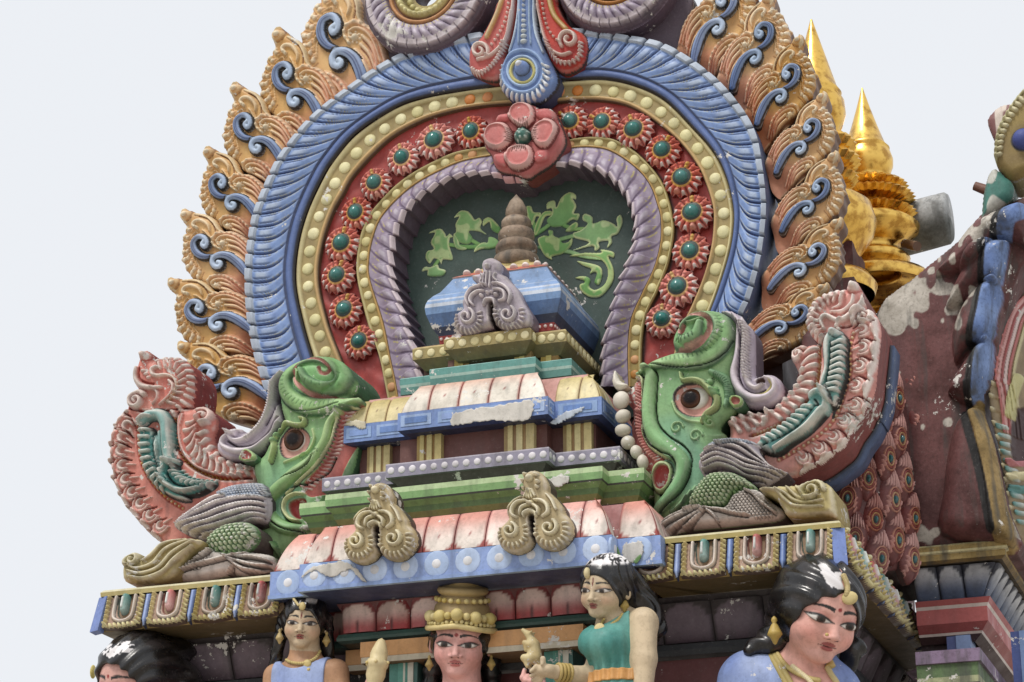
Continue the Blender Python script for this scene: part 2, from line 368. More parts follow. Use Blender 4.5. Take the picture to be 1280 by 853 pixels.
# --- blue feathered band
PER = .083
def blue_ph(s, t): tt = np.clip(t-.12, 0, 1); return np.abs(s)/PER+.9*tt**2+3.6*tt**3.6
def blue_h(s, t):
    w = wave(blue_ph(s, t)); lobe = np.sqrt(np.clip(1-w**2, 0, 1)); tooth = .5+.5*np.cos(2*pi*np.abs(s)/PER)
    h = .085*np.sin(pi*np.clip(.28+.72*(1-t), 0, 1))*.6+.045*(1-t)
    h = h+.022*lobe*np.exp(-((t-.34)/.26)**2)-.014*smooth(.82, .95, w)*smooth(.1, .2, t)*smooth(.8, .7, t)
    h = h-.010*np.exp(-((w-.52)/.07)**2)*smooth(.16, .2, t)*smooth(.62, .45, t); h = h+np.where(t < .14, .022-.03*smooth(.75, 1, wave(np.abs(s)/PER)), 0)
    h = np.where(t > .80, .03+.016*np.sin(pi*np.clip((t-.80)/.2, 0, 1)), h*(1-.3*t))
    return h*smooth(-.12, .05, .98-t)
def blue_c(s, t):
    ph = blue_ph(s, t); w = wave(ph); c = mixc(BLU, L(100, 138, 198), vnoise(s*30, t*9))
    c = mixc(c, LBL, smooth(.5, .2, w)*smooth(.2, .28, t)*smooth(.55, .4, t)*(.35+.6*vnoise(np.floor(ph), t*0+3)))
    c = mixc(c, L(140, 170, 216), smooth(.42, .5, w)*smooth(.70, .6, w)*smooth(.92, .6, t)*.7)
    c = mixc(c, DBL, .8*np.exp(-((w-.52)/.07)**2)*smooth(.16, .2, t)*smooth(.62, .45, t)); c = mixc(c, DBL, smooth(.80, .92, w)*smooth(.14, .2, t))
    c = mixc(c, L(178, 168, 96), (np.abs(w-.70) < .045)*smooth(.3, .45, t)*smooth(.80, .7, t)*(vnoise(s*40, t*22) > .35)*.8)
    c = mixc(c, L(165, 178, 196), smooth(.17, .14, t)); c = mixc(c, L(70, 84, 110), smooth(.80, .96, wave(np.abs(s)/PER))*smooth(.17, .14, t))
    c = mixc(c, L(58, 92, 156), smooth(.79, .82, t)); c = mixc(c, L(28, 48, 92), np.exp(-((t-.80)/.022)**2)); c = mixc(c, BLK, smooth(.955, .975, t))
    return c
band('blue_feather_band', 'B0', 'B1', 64, blue_h, blue_c, MP, fl=[(.22, L(66, 96, 146)), None])
# --- olive bead bands
def obh(e0, e1, hh):
    return lambda s, t: .004+hh*(smooth(0, .04, t)*smooth(.2, .14, t)+smooth(.80, .86, t)*smooth(1, .96, t))
def obc(s, t):
    c = mixc(OLV, L(140, 118, 58), vnoise(s*25, t*4)); c = mixc(c, L(206, 194, 136), smooth(.06, .1, t)*smooth(.22, .16, t)); c = mixc(c, L(190, 150, 78), smooth(.80, .86, t)*smooth(.97, .94, t))
    end = smooth(.95, .99, np.abs(s)/np.abs(s).max()); c = mixc(c, BLK, smooth(.965, .985, t)); return c
bb = band('bead_band', 'B1', 'B2', 14, obh(0, 1, .018), obc, MP, fl=[(.12, OLV), (.12, L(90, 74, 36))])
bb2 = band('bead_band', 'B3', 'B4', 14, obh(0, 1, .014), obc, MP, fl=[(.12, L(90, 74, 36)), (.12, L(60, 50, 40))])
def bead_mesh(r, h, c, nm='bead'):
    m = MB(); a = np.linspace(pi/2, 0, 5); m.lathe([(r*cos(x), h*sin(x)) for x in a]+[(r, -.01)], c, 14)
    o = m.build(nm, MP, None, True); me = o.data; bpy.data.objects.remove(o)
    V = np.empty(len(me.vertices)*3, np.float32); me.vertices.foreach_get('co', V); V = V.reshape(-1, 3); V = np.stack([V[:, 0], -V[:, 2], V[:, 1]], 1); me.vertices.foreach_set('co', V.ravel()); me.update(); return me
bm1 = bead_mesh(9.0*U, .014, L(222, 214, 160)); bm1o = bead_mesh(8.6*U, .012, L(206, 128, 58)); bm2 = bead_mesh(7.2*U, .012, L(216, 206, 148)); bm2o = bead_mesh(6.6*U, .01, L(192, 132, 60))
def beads(a, b, sp, mA, mB, par, y, lo, hi):
    P = (curv[a]+curv[b])/2; s = arclen(P); s0 = np.interp(ctop, np.arange(NB), s)
    for x in np.arange(s[0]+.03, s[-1], sp):
        if abs(x-s0) < lo: continue
        o = link('bead', mB if (abs(x-s0) < hi or x > s[-1]-.2 or x < .2) else mA, par); o.location = (np.interp(x, s, P[:, 0]), y, np.interp(x, s, P[:, 1]))
        o.rotation_euler = (random.uniform(-.06, .06), random.uniform(0, 6), random.uniform(-.06, .06)); k = random.uniform(.92, 1.06); o.scale = (k, 1, k)
beads('B1', 'B2', 26.5*U, bm1, bm1o, bb, YA-.003, .17, .34); beads('B3', 'B4', 20.5*U, bm2, bm2o, bb2, YA-.003, .24, .36)
# --- red band with jewels
band('red_band', 'B2', 'B3', 12, lambda s, t: -.022+.006*np.sin(s*40)*np.sin(t*9), lambda s, t: mixc(mixc(RED, L(150, 40, 36), vnoise(s*20, t*5)), BLK, smooth(.965, .985, t)), MP, fl=[(.12, MAR), (.12, MAR)])
def jewel_mesh():
    R = 25.5*U; c = Cv((-R*1.25, -R*1.25, R*1.25, R*1.25), .0035, 0.0); n = 14
    a = np.linspace(0, 2*pi, 141)[:-1]; rad = R*(1+.07*np.cos(a*n)); c.poly(np.stack([rad*np.cos(a), rad*np.sin(a)], 1), .03, R*.75, lambda x, z, d: mixc(L(206, 92, 78), L(222, 136, 114), vnoise(x*60, z*60)), base=True)
    for k in range(n):
        t = 2*pi*(k+.5)/n; p = np.array([cos(t), sin(t)]); low = sin(t) < .25
        c.stroke([p*R*.60, p*R*.82], [R*.08, R*.12], .006, L(214, 110, 88), edge=L(190, 74, 62), sm=False); c.stroke([p*R*.84, p*R*1.0], [R*.12, R*.15], .010, L(228, 218, 212) if low else L(206, 104, 84), edge=L(196, 90, 80), sm=False)
        if not low and k % 3 == 0: c.stroke([p*R*.62, p*R*.86], R*.1, .004, L(206, 160, 70), sm=False)
        t2 = 2*pi*k/n; p = np.array([cos(t2), sin(t2)]); c.stroke([p*R*.6, p*R*1.02], R*.035, -.01, L(140, 40, 36), sm=False)
    c.dot((0, 0), R*.56, .006, L(208, 156, 72)); c.dot((0, R*.04), R*.43, .002, L(30, 60, 56), ow=R*.08)
    c.dot((0, -R*.78), R*.17, .012, L(222, 150, 130), ow=R*.04, oc=L(170, 60, 50))
    c.hs = 1.0; V, F, C = c.arrays(.03, L(150, 40, 36)); o = mesh('jewel_flower', V, F, C, MP); me = o.data; bpy.data.objects.remove(o); return me
jm = jewel_mesh()
def stone_mesh(r, h, c):
    me = bead_mesh(r, h, c, 'stone'); me.materials.clear(); me.materials.append(MGL); return me
sm_ = stone_mesh(9.6*U, .034, L(52, 122, 116))
JW = [(446.4, 424.7), (428, 385.4), (419.4, 343), (425, 302.4), (442, 263.6), (466.3, 227), (500.6, 195), (541, 173), (587, 162), (711, 149), (751, 150), (791, 160), (826, 185.6), (851, 220.5), (864, 264), (860.7, 311.4), (845.8, 357), (826.6, 397.7)]
for i, p in enumerate(JW):
    q = onY(p[0], p[1], YA-.05); o = link('jewel_flower', jm, arch); o.location = (q[0], YA-.004, q[2]); o.rotation_euler = (0, random.uniform(-.5, .5)+(-.5 if 9 <= i < 12 else 0), 0); k = random.uniform(.93, 1.05); o.scale = (k*random.uniform(.95, 1.05), random.uniform(.9, 1.25), k)
    g = link('stone', sm_, o); g.location = (0, -.03, .002); g.scale = (random.uniform(.92, 1.05), 1, random.uniform(.88, 1.02))
# --- lavender leafy band
PL = .082
def lav_ph(s, t): return np.abs(s)/PL+1.2*np.clip(.92-t, 0, 1)**1.5
def lav_h(s, t):
    w = wave(lav_ph(s, t)); h = .012+.058*smooth(0, .75, t)+.013*np.sqrt(np.clip(1-w**2, 0, 1))*np.exp(-((t-.6)/.25)**2)
    return h+np.where(t > .8, .014*(1-smooth(.8, 1, wave(np.abs(s)/PL))), 0)-.02*smooth(.9, 1, t)
def lav_c(s, t):
    ph = lav_ph(s, t); w = wave(ph); c = mixc(LAV, L(148, 132, 156), vnoise(s*30, t*6)); c = mixc(c, L(196, 186, 200), smooth(.5, .15, w)*smooth(.35, .5, t)*smooth(.8, .65, t)*.9)
    c = mixc(c, L(110, 92, 120), smooth(.72, .88, w)*smooth(.84, .78, t)); c = mixc(c, L(196, 184, 96), (np.abs(w-.6) < .09)*smooth(.1, .15, t)*smooth(.5, .35, t)*(vnoise(s*50, t*20) > .5))
    c = mixc(c, L(214, 198, 204), smooth(.8, .85, t)); c = mixc(c, L(206, 150, 150), smooth(.2, .05, np.abs(s))*smooth(.8, .85, t)); c = mixc(c, L(98, 78, 96), smooth(.85, .97, wave(np.abs(s)/PL))*smooth(.8, .85, t)); return c
# serrated inner edge: push the edge curve in and out
sj = s_mid['B4B5']; B5o = curv['B5'].copy(); dirn = curv['B5']-curv['B4']; dirn /= np.linalg.norm(dirn, axis=1)[:, None]
ph = np.abs(sj-np.interp(ctop, np.arange(NB), sj))/PL; curv['B5'] = B5o+dirn*((ph-np.floor(ph))*.022-.006)[:, None]
band('lavender_leaf_band', 'B4', 'B5', 26, lav_h, lav_c, MP, fl=[None, (.14, L(98, 82, 100))])
curv['B5'] = B5o
# --- the dark green back panel with painted leaves
pan = np.vstack([curv['B5']]); m = MB(); cen = pan.mean(0)
gp = Cv(bbox(pan, .06), .008, YA+.13, L(34, 62, 56)); gp.sd[:] = -1; gp.C = mixc(L(32, 60, 54), L(44, 76, 66), vnoise(gp.X*5, gp.Zg*5)); gp.build('back_panel', MP, arch, .02, DGN)
YP = YA+.13
za, zb = zm(500, 240, 8.12), zm(640, 230, 5.33)
LEAF = [za((730, 250), (690, 210), (620, 205), (560, 270), (610, 262), (575, 330), (580, 400), (560, 440), (600, 500), (690, 525), (740, 470), (700, 400), (790, 400), (870, 430), (810, 370), (825, 310), (800, 270), (760, 290)),
        za((455, 430), (420, 390), (370, 395), (300, 430), (360, 430), (320, 520), (350, 580), (290, 600), (270, 660), (310, 720), (350, 670), (400, 690), (420, 725), (440, 680), (530, 680), (500, 560), (500, 480), (530, 465), (500, 435), (470, 460)),
        za((560, 430), (545, 480), (570, 570), (640, 590), (680, 570), (610, 540), (600, 480)), za((850, 350), (855, 290), (910, 265), (970, 310), (1020, 380), (990, 420), (930, 380), (910, 310)),
        za((760, 610), (790, 550), (850, 515), (890, 520), (900, 470), (950, 470), (1000, 520), (950, 570), (830, 580)), za((230, 810), (260, 765), (310, 770), (380, 745), (400, 780), (460, 800), (420, 853), (290, 853), (285, 800)),
        zb((240, 170), (245, 130), (290, 118), (300, 160), (330, 100), (380, 65), (420, 80), (420, 110), (400, 100), (425, 150), (410, 195), (445, 200), (430, 240), (400, 235), (340, 275), (270, 280), (240, 240), (270, 205), (270, 165)),
        zb((150, 320), (175, 240), (220, 190), (265, 190), (265, 215), (220, 225), (185, 310), (165, 340)), zb((100, 160), (130, 155), (145, 190), (190, 195), (185, 220), (160, 220), (140, 275), (110, 230)),
        zb((480, 250), (480, 220), (500, 208), (540, 230), (545, 270), (610, 250), (670, 270), (695, 290), (690, 240), (715, 215), (728, 260), (700, 330), (660, 350), (662, 390), (630, 420), (640, 380), (580, 385), (585, 420), (555, 440), (540, 410), (410, 440), (520, 390), (430, 360), (420, 330), (470, 310), (510, 270)),
        zb((180, 380), (215, 350), (250, 350), (245, 320), (275, 320), (280, 350), (320, 370), (335, 395), (370, 390), (395, 365), (390, 410), (340, 460), (270, 480), (270, 500), (220, 470)),
        zb((360, 310), (420, 260), (440, 275), (420, 310), (380, 320)), zb((395, 490), (480, 470), (590, 470), (590, 450), (640, 455), (675, 470), (670, 500), (640, 495), (670, 570), (665, 650), (600, 735), (530, 748), (470, 710), (460, 670), (490, 655), (480, 640), (430, 625), (490, 615), (525, 635), (520, 680), (560, 700), (620, 660), (635, 580), (600, 520), (530, 495)),
        zb((440, 520), (500, 530), (575, 550), (600, 590), (580, 665), (550, 655), (565, 600), (545, 590), (520, 600), (530, 570), (480, 550))]
for st in (za((985, 545), (860, 560), (720, 490), (620, 440)), za((800, 560), (640, 560), (480, 540), (380, 600)), za((480, 600), (400, 690), (330, 790)), zb((150, 340), (230, 290), (310, 220)), zb((190, 420), (330, 370), (470, 335), (570, 305)), zb((250, 460), (360, 450), (480, 485), (600, 500)), zb((170, 330), (140, 250), (125, 190)), zb((300, 250), (400, 300), (480, 300))):
    S = cr(XZ(st, YP), 6); c = Cv(bbox(S, .03), .0035, YP); d_, t_ = dist_poly(c.X, c.Zg, S); c.sd = d_-(.015-.006*t_); c.H = .005*np.sqrt(np.clip(1-(d_/.015)**2, 0, 1)); c.C = mixc(mixc(L(104, 164, 82), L(150, 196, 112), t_), L(60, 110, 66), smooth(.006, .012, d_)); c.build('painted_stem', MP, arch, .004, L(70, 120, 66))
for pl in LEAF:
    Q = cr(XZ(pl, YP), 4, True); Qc = Q.mean(0); Q = Qc+(Q-Qc)*1.07; c = Cv(bbox(Q), .0035, YP-.001)
    top = Q[:, 1].max(); bot = Q[:, 1].min()
    c.poly(Q, .007, .014, lambda x, z, d: mixc(mixc(L(104, 164, 82), L(138, 192, 108), smooth(bot, top, z)), L(204, 222, 152), np.maximum(smooth(.013, .006, d)*smooth(.35, .6, vnoise(x*9, z*9, 7)+.3*smooth(bot, top, z)), .7*smooth(.6, .75, vnoise(x*35, z*22)))), base=True)
    c.build('painted_leaf', MP, arch, .004, L(96, 150, 80))
# ---------------------------------------------------------------- flame leaves round the arch
zl = zm(210, 170, 7.11); YF = YA-.0
def lz(*p): return XZ(zl(*p), YF)
TIP, END = lz((333, 58), (812, 722))
ref = END-TIP; rl = np.linalg.norm(ref); ra = math.atan2(ref[1], ref[0])
def loc_(P): # into the leaf's own frame: origin at the root, x axis along root->tip
    P = np.asarray(P)-END; d = -ref/rl; return np.stack([P[:, 0]*d[0]+P[:, 1]*d[1], -P[:, 0]*d[1]+P[:, 1]*d[0]], 1)
def lf(*p): return loc_(lz(*p))
def leaf_mesh(mirror):
    fl = lambda P: P*np.array([1, -1]) if mirror else P
    g = lambda *p: fl(lf(*p)); px = U*7.11/7.11/7.11*1.0; u = U/7.11*1.02            # u: one zoomed pixel
    out = g((333, 58), (300, 100), (296, 160), (322, 205), (336, 240), (308, 256), (312, 285), (272, 330), (280, 370), (255, 430), (258, 470), (230, 510), (256, 540), (262, 600), (290, 640), (308, 690), (340, 700), (385, 730), (430, 770), (520, 840), (640, 930), (800, 1010), (900, 900), (930, 740), (960, 600), (900, 500), (850, 425), (790, 372), (730, 335), (650, 325), (620, 270), (590, 205), (520, 150), (440, 125), (400, 95), (370, 88))
    out2 = cr(out, 3, True); c = Cv(bbox(out2), .0042, 0.0, ORG)
    def bc(x, z, d): return mixc(mixc(L(216, 170, 92), L(192, 138, 64), vnoise(x*22, z*22)), L(182, 96, 64), .8*smooth(.15, .0, x))
    c.poly(out2, .05, 55*u, bc, base=True, mode='max'); c.H *= smooth(-.10, .04, c.X)
    # serrated rim
    rim = resample(cr(g((350, 235), (305, 330), (282, 430), (282, 520), (310, 610), (355, 675), (410, 730)), 8), 90)
    cen = g((520, 450))[0]
    for k in range(8):
        i = int(k/8*88)+2; p = rim[i]; d = (p-cen)/np.linalg.norm(p-cen); t = rim[min(i+7, 89)]-p
        c.stroke([p-d*10*u, p+d*20*u], 21*u, .014, L(222, 208, 188), edge=L(196, 160, 116), sm=False, power=.3)
        q = p-d*(58+8*(k % 2))*u; c.stroke([q+d*14*u, q-d*16*u-t*.5], [22*u, 12*u], .014, L(214, 190, 158), L(202, 136, 60), sm=False)
        c.stroke([q-d*22*u, q-d*75*u-t*1.6, q-d*120*u-t*1.2], [9*u, 7*u, 3*u], .010, L(214, 156, 78))
        c.stroke([p+t*.9-d*80*u, p+t*.9+d*22*u], 4*u, -.008, L(176, 118, 60), sm=False)
    # tip knob
    c.dot(g((358, 142))[0], 62*u, .03, L(200, 142, 66), ow=6*u, oc=L(120, 66, 30)); c.stroke(g((335, 75), (318, 110), (318, 160), (350, 200)), [6*u, 12*u, 13*u, 9*u], .008, L(216, 190, 150)); c.dot(g((358, 138))[0], 28*u, .016, L(220, 204, 180))
    # hook under the knob and top rim
    c.stroke(g((545, 320), (540, 260), (490, 210), (435, 205), (408, 235), (440, 268)), [8*u, 18*u, 22*u, 20*u, 18*u, 16*u], .02, L(206, 150, 76), L(222, 204, 176))
    c.stroke(g((435, 135), (520, 165), (580, 225), (615, 300), (650, 335)), [14*u, 18*u, 18*u, 14*u, 8*u], .016, L(212, 178, 130)); c.stroke(g((470, 165), (540, 200), (580, 260), (590, 320)), 6*u, -.012, L(140, 76, 30))
    for dx in (0, 34, 66): c.stroke(g((480+dx*.4, 290+dx*.3), (520+dx*.3, 330+dx*.5), (545+dx, 400+dx*.4)), [10*u, 8*u, 4*u], .008, L(214, 160, 84))
    # feathers: crest, curl and strands, upper and lower
    for (cx, cy, kk, up) in ((640, 430, 1.0, 1), (525, 790, .92, 0)):
        o = np.array([cx, cy]); f = lambda *p: g(*[tuple(o+np.array(q)*kk) for q in p])
        crest = resample(cr(f((-30, 50), (-78, 10), (-80, -40), (-45, -82), (20, -90), (90, -75), (160, -30), (210, 30), (260, 110)), 6), 40)
        c.stroke(crest, [10*u, 20*u, 24*u, 24*u, 20*u, 15*u], .018, L(212, 176, 120), L(196, 92, 62))
        for k in range(0, 36, 3): c.dot(crest[k], 13*u, .01, mixc(L(224, 206, 176), L(206, 128, 92), np.array(k/40)))
        c.stroke(f((-25, 30), (-48, -15), (-10, -52), (60, -50), (130, -10), (200, 70), (240, 140)), [10*u, 14*u, 14*u, 14*u, 13*u, 10*u, 6*u], .02, L(214, 170, 110), L(190, 80, 56))
        c.dot(f((0, 5))[0], 30*u, .03, L(222, 204, 176))
        for k in range(7): a = k/7*2*pi; c.dot(f((34*cos(a), 5+34*sin(a)))[0], 9*u, .012, L(222, 200, 168))
        for j, (ax, ay) in enumerate(((45, -18), (50, 35), (20, 80), (60, 120))):
            c.stroke(f((ax, ay), (ax+80, ay+40), (ax+140, ay+110), (ax+175, ay+190)), [14*u, 17*u, 14*u, 6*u], .016, L(216, 176, 130), L(192, 84, 58)); c.stroke(f((ax+10, ay+24), (ax+75, ay+62), (ax+130, ay+130), (ax+160, ay+200)), 5*u, -.008, L(160, 84, 52))
    # dark gap between this leaf and the next one down
    c.stroke(g((440, 795), (560, 850), (700, 930), (800, 1000)), [10*u, 22*u, 26*u, 24*u], -.02, L(120, 72, 32))
    c.hl = .5; c.hs = .95; c.hc = L(236, 220, 176); V, F, C = c.arrays(.13, L(120, 78, 40)); o = mesh('flame_leaf', V, F, C, MP); me = o.data; bpy.data.objects.remove(o)
    # blue scroll
    sc = Cv(bbox(np.vstack([g((370, 330), (860, 790))]), .05), .0032, -.046)
    s1 = cr(g((498, 405), (478, 432), (500, 455), (522, 425), (505, 378), (455, 358), (405, 395), (398, 450), (425, 505), (480, 540), (545, 545)), 6); s2 = cr(g((600, 600), (575, 612), (590, 640), (628, 622), (622, 575), (585, 552)), 5); s2 = cr(g((590, 606), (612, 618), (600, 645), (560, 640), (540, 600), (560, 560), (620, 545), (690, 568), (750, 625), (795, 690), (830, 760)), 6)
    for pth, w in ((s1, (16, 18, 18, 19, 20, 22, 25, 25, 23, 18, 12)), (s2, (17, 19, 20, 22, 24, 26, 30, 32, 32, 28, 22))):
        w = np.array(w)*u; wi = np.interp(np.linspace(0, 1, len(pth)), np.linspace(0, 1, len(w)), w)*1.3+15*u
        d, t = dist_poly(sc.X, sc.Zg, pth); ww = np.interp(t, np.linspace(0, 1, len(pth)), wi); sc.sd = np.minimum(sc.sd, d-ww)
        a = smooth(0, -.001, d-ww); sc.C = mixc(sc.C, BLK, a); b = smooth(0, -.001, d-ww+14*u); q = d/ww
        sc.H = np.maximum(sc.H, .034*np.sqrt(np.clip(1-q*q, 0, 1)))
        cc = mixc(mixc(L(176, 196, 220), L(92, 122, 176), t), L(40, 62, 110), np.exp(-((q-.18)/.16)**2)*smooth(.3, .5, t)); sc.C = sc.C*(1-b[..., None])+cc*b[..., None]
    V, F, C = sc.arrays(.05, BLK); o = mesh('blue_scroll', V, F, C, MP); me2 = o.data; bpy.data.objects.remove(o)
    return me, me2
LM = leaf_mesh(False); RM = leaf_mesh(True)
LT = [((411, -46), (455, 108), 0), ((344, 27), (401, 147.6), 0), ((290.5, 97), (354.7, 202.5), 0), ((257, 178.5), (324, 271), 0), ((228, 258), (310.5, 340.5), 0), ((211, 345), (314.7, 411), 0), ((224, 425), (335, 494.5), 0),
      ((908, -66), (866, 69), 1), ((958, -18), (915, 103), 1), ((996.5, 38), (947, 149), 1), ((1027.5, 110), (972, 211), 1), ((1043, 185), (980, 285), 1), ((1050, 269), (966.7, 358), 1), ((1034, 352), (944, 425), 1)]
for i, (tp, en, mir) in enumerate(LT):
    a, b = XZ([tp, en], YF-.02); d = a-b; l = np.linalg.norm(d); me, me2 = (RM if mir else LM)
    o = link('flame_leaf', me, arch); ang = math.atan2(d[1], d[0]); k = l/rl
    o.location = (b[0], YF+.065-.010*(i % 7), b[1]); o.rotation_euler = (.09 if mir else -.09, -ang, 0); o.scale = (k, 1, k*(1.0 if not mir else .97)); q = link('blue_scroll', me2, o)
# ================================================================ the two makaras (sea beasts) at the foot of the arch
def ribs(c, P, n, a, b, w, h, col, col2=None, slant=0.0, t0=0.0, t1=1.0, bend=0.0, edge=None, side=1, ow=0, power=.5):
    """short ribs across a path: from -a to +b along its normal, leaning by slant"""
    P = resample(cr(P, 8), 300); T = np.gradient(P, axis=0); T /= np.linalg.norm(T, axis=1)[:, None]; N = np.stack([-T[:, 1], T[:, 0]], 1)*side
    for t in np.linspace(t0, t1, n):
        i = min(int(t*299), 299); p, tt, nn = P[i], T[i], N[i]
        q0 = p-nn*a-tt*slant*a; q2 = p+nn*b+tt*slant*b; q1 = (q0+q2)/2+tt*bend
        c.stroke([q0, q1, q2], w, h, col, col2, edge=edge, ow=ow, oc=L(120, 40, 36), power=power)
def scales(c, poly, du, col, dark, h=.008, n0=0):
    P = np.asarray(poly); a, b = P.min(0), P.max(0); r = du*.62; j = 0
    for z in np.arange(b[1], a[1], -du*.72):
        for x in np.arange(a[0]+(j % 2)*du/2, b[0], du):
            if inside(np.array([x]), np.array([z]), P)[0]:
                th = np.linspace(pi*1.08, pi*1.92, 7); c.stroke(np.stack([x+r*.8*np.cos(th), z+r*np.sin(th)], 1), r*.16, -.6*h, dark, sm=False); c.dot((x, z-r*.3), r*.62, h*.6, col(x, z) if callable(col) else col)
        j += 1
PKD = L(176, 78, 70); PKM = L(204, 112, 100); PKL = L(230, 204, 196)
TLM = L(76, 148, 142); TLL = L(160, 200, 196); TLD = L(24, 66, 66)
GL = L(150, 190, 116); GM = L(110, 164, 98); GD = L(46, 104, 62)
def green(x, z, d): return mixc(mixc(L(108, 162, 100), L(150, 192, 126), vnoise(x*6, z*6, 3)), L(88, 152, 124), .7*smooth(.45, .75, vnoise(x*4+9, z*5, 5)))
def tail(yk, Y, sil, outer, beadp, teal, fan, inner, extra, thick, flank):
    c = Cv(bbox(sil), .0042, Y, PKM); g = cr(sil, 3, True)
    c.poly(g, .05, .05, lambda x, z, d: mixc(L(210, 122, 110), L(226, 156, 142), vnoise(x*14, z*14)), base=True, mode='max')
    extra(c)
    # leaf teeth along the outer edge
    P, n, sd, dp = outer; R = resample(cr(P, 8), 300); T = np.gradient(R, axis=0); T /= np.linalg.norm(T, axis=1)[:, None]; N = np.stack([-T[:, 1], T[:, 0]], 1)*sd
    for k in range(n):
        i = int((k+.4)/n*290); p, t, nn = R[i], T[i], N[i]; l = dp*(1-.15*(k/n)); seg = np.linalg.norm(R[min(i+300//n, 299)]-R[i])+1e-3
        c.stroke([p-t*seg*.1+nn*0.002, p+t*seg*.45-nn*l*.06, p+t*seg*.95-nn*.004], [l*.10, l*.15, l*.04], .02, PKL, L(232, 214, 206))
        th = np.linspace(-.4, 3.6, 12); e = l*.40; o = p-nn*l*.56+t*seg*.35
        for rr, cc, hh in ((1.0, L(222, 150, 138), .018), (.55, PKL, .02)):
            A = np.stack([o+nn*(e*rr*np.sin(x)*1.0)+t*(e*rr*np.cos(x)*.8) for x in th]); c.stroke(A, [e*.10, e*.2, e*.24, e*.16, e*.06], hh, cc, sm=False); 
        c.stroke([p+t*seg*.02-nn*.002, p-nn*l*.45-t*seg*.08, p-nn*l*.9+t*seg*.2], [.004, .005, .003], -.016, L(140, 46, 42))
        c.stroke([o-nn*e*.3, o-nn*e*1.2+t*seg*.15], [e*.14, e*.05], .012, L(224, 168, 156), sm=False)
    for b, n in beadp: c.stroke(b, .012, -.006, L(190, 84, 72)); c.dots(b, n, .0075, .012, L(214, 170, 92))
    for f in fan: f(c)
    inner(c); teal(c)
    o = c.build('tail', MPC, yk, thick, flank, hl=.75); return o
def eye(yk, p, Y, rx, rz, iris, irx, irz):
    q = onY(*p, Y); m = MB(); a = np.linspace(pi/2, 0, 7)
    def dome(cx, cz, rx, rz, h, c, y0):
        th = np.linspace(0, 2*pi, 28, endpoint=False); R = np.zeros((len(a), 28, 3))
        R[..., 0] = cx+rx*np.cos(a)[:, None]*np.cos(th); R[..., 2] = cz+rz*np.cos(a)[:, None]*np.sin(th); R[..., 1] = y0-h*np.sin(a)[:, None]; return R
    e = MB(); e.grid(dome(q[0], q[2], rx, rz, .035, None, Y), mixc(L(226, 222, 216), L(206, 130, 120), smooth(3.5, 6, np.arange(7)))[:, None].repeat(28, 1), closed_v=True)
    eo = e.build('eyeball', MGL, yk, True); q2 = onY(*iris, Y); i = MB()
    i.grid(dome(q2[0], q2[2], irx, irz, .022, None, Y-.024), mixc(mixc(L(24, 18, 18), L(92, 58, 44), smooth(2, 4, np.arange(7.))), L(16, 12, 12), smooth(4.6, 5.5, np.arange(7.)))[:, None].repeat(28, 1), closed_v=True); i.build('iris', MEY, eo, True)
def spath(g, *p): return cr(g(*p), 6)
# ---------------------------------------------------------------- left makara
YT = .42; YH = .38
mk1 = thing('makara_statue', 'green sea beast with pink plume tail against open sky, mouth behind the shrine tiers', 'statue', 'makaras flanking the arch')
A_ = zm(120, 420, 3.556); B_ = zm(260, 430, 5.685); C_ = zm(130, 520, 4.06); D_ = zm(280, 560, 5.017)
a = lambda *p: XZ(A_(*p), YT-.03); u = U/3.556
sil = a((210, 65), (185, 130), (172, 180), (178, 220), (192, 245), (160, 258), (142, 285), (140, 325), (112, 365), (90, 400), (70, 470), (74, 520), (66, 560), (82, 610), (82, 655), (108, 700), (122, 745), (160, 790), (195, 835), (240, 880), (300, 930), (355, 975), (420, 960), (480, 930), (560, 860), (640, 760), (720, 660), (720, 590), (650, 575), (580, 545), (540, 500), (522, 450), (538, 400), (530, 350), (500, 325), (450, 318), (425, 322), (438, 250), (440, 180), (415, 125), (380, 102), (330, 97), (280, 106), (258, 110), (245, 78))
def ex_l(c):
    c.stroke(a((400, 330), (370, 370), (365, 450), (390, 540), (460, 600), (560, 640), (700, 640)), 7*u, -.03, L(130, 44, 40)); c.stroke(a((425, 320), (400, 330), (300, 345), (230, 345), (160, 330)), 6*u, -.02, L(150, 60, 56))
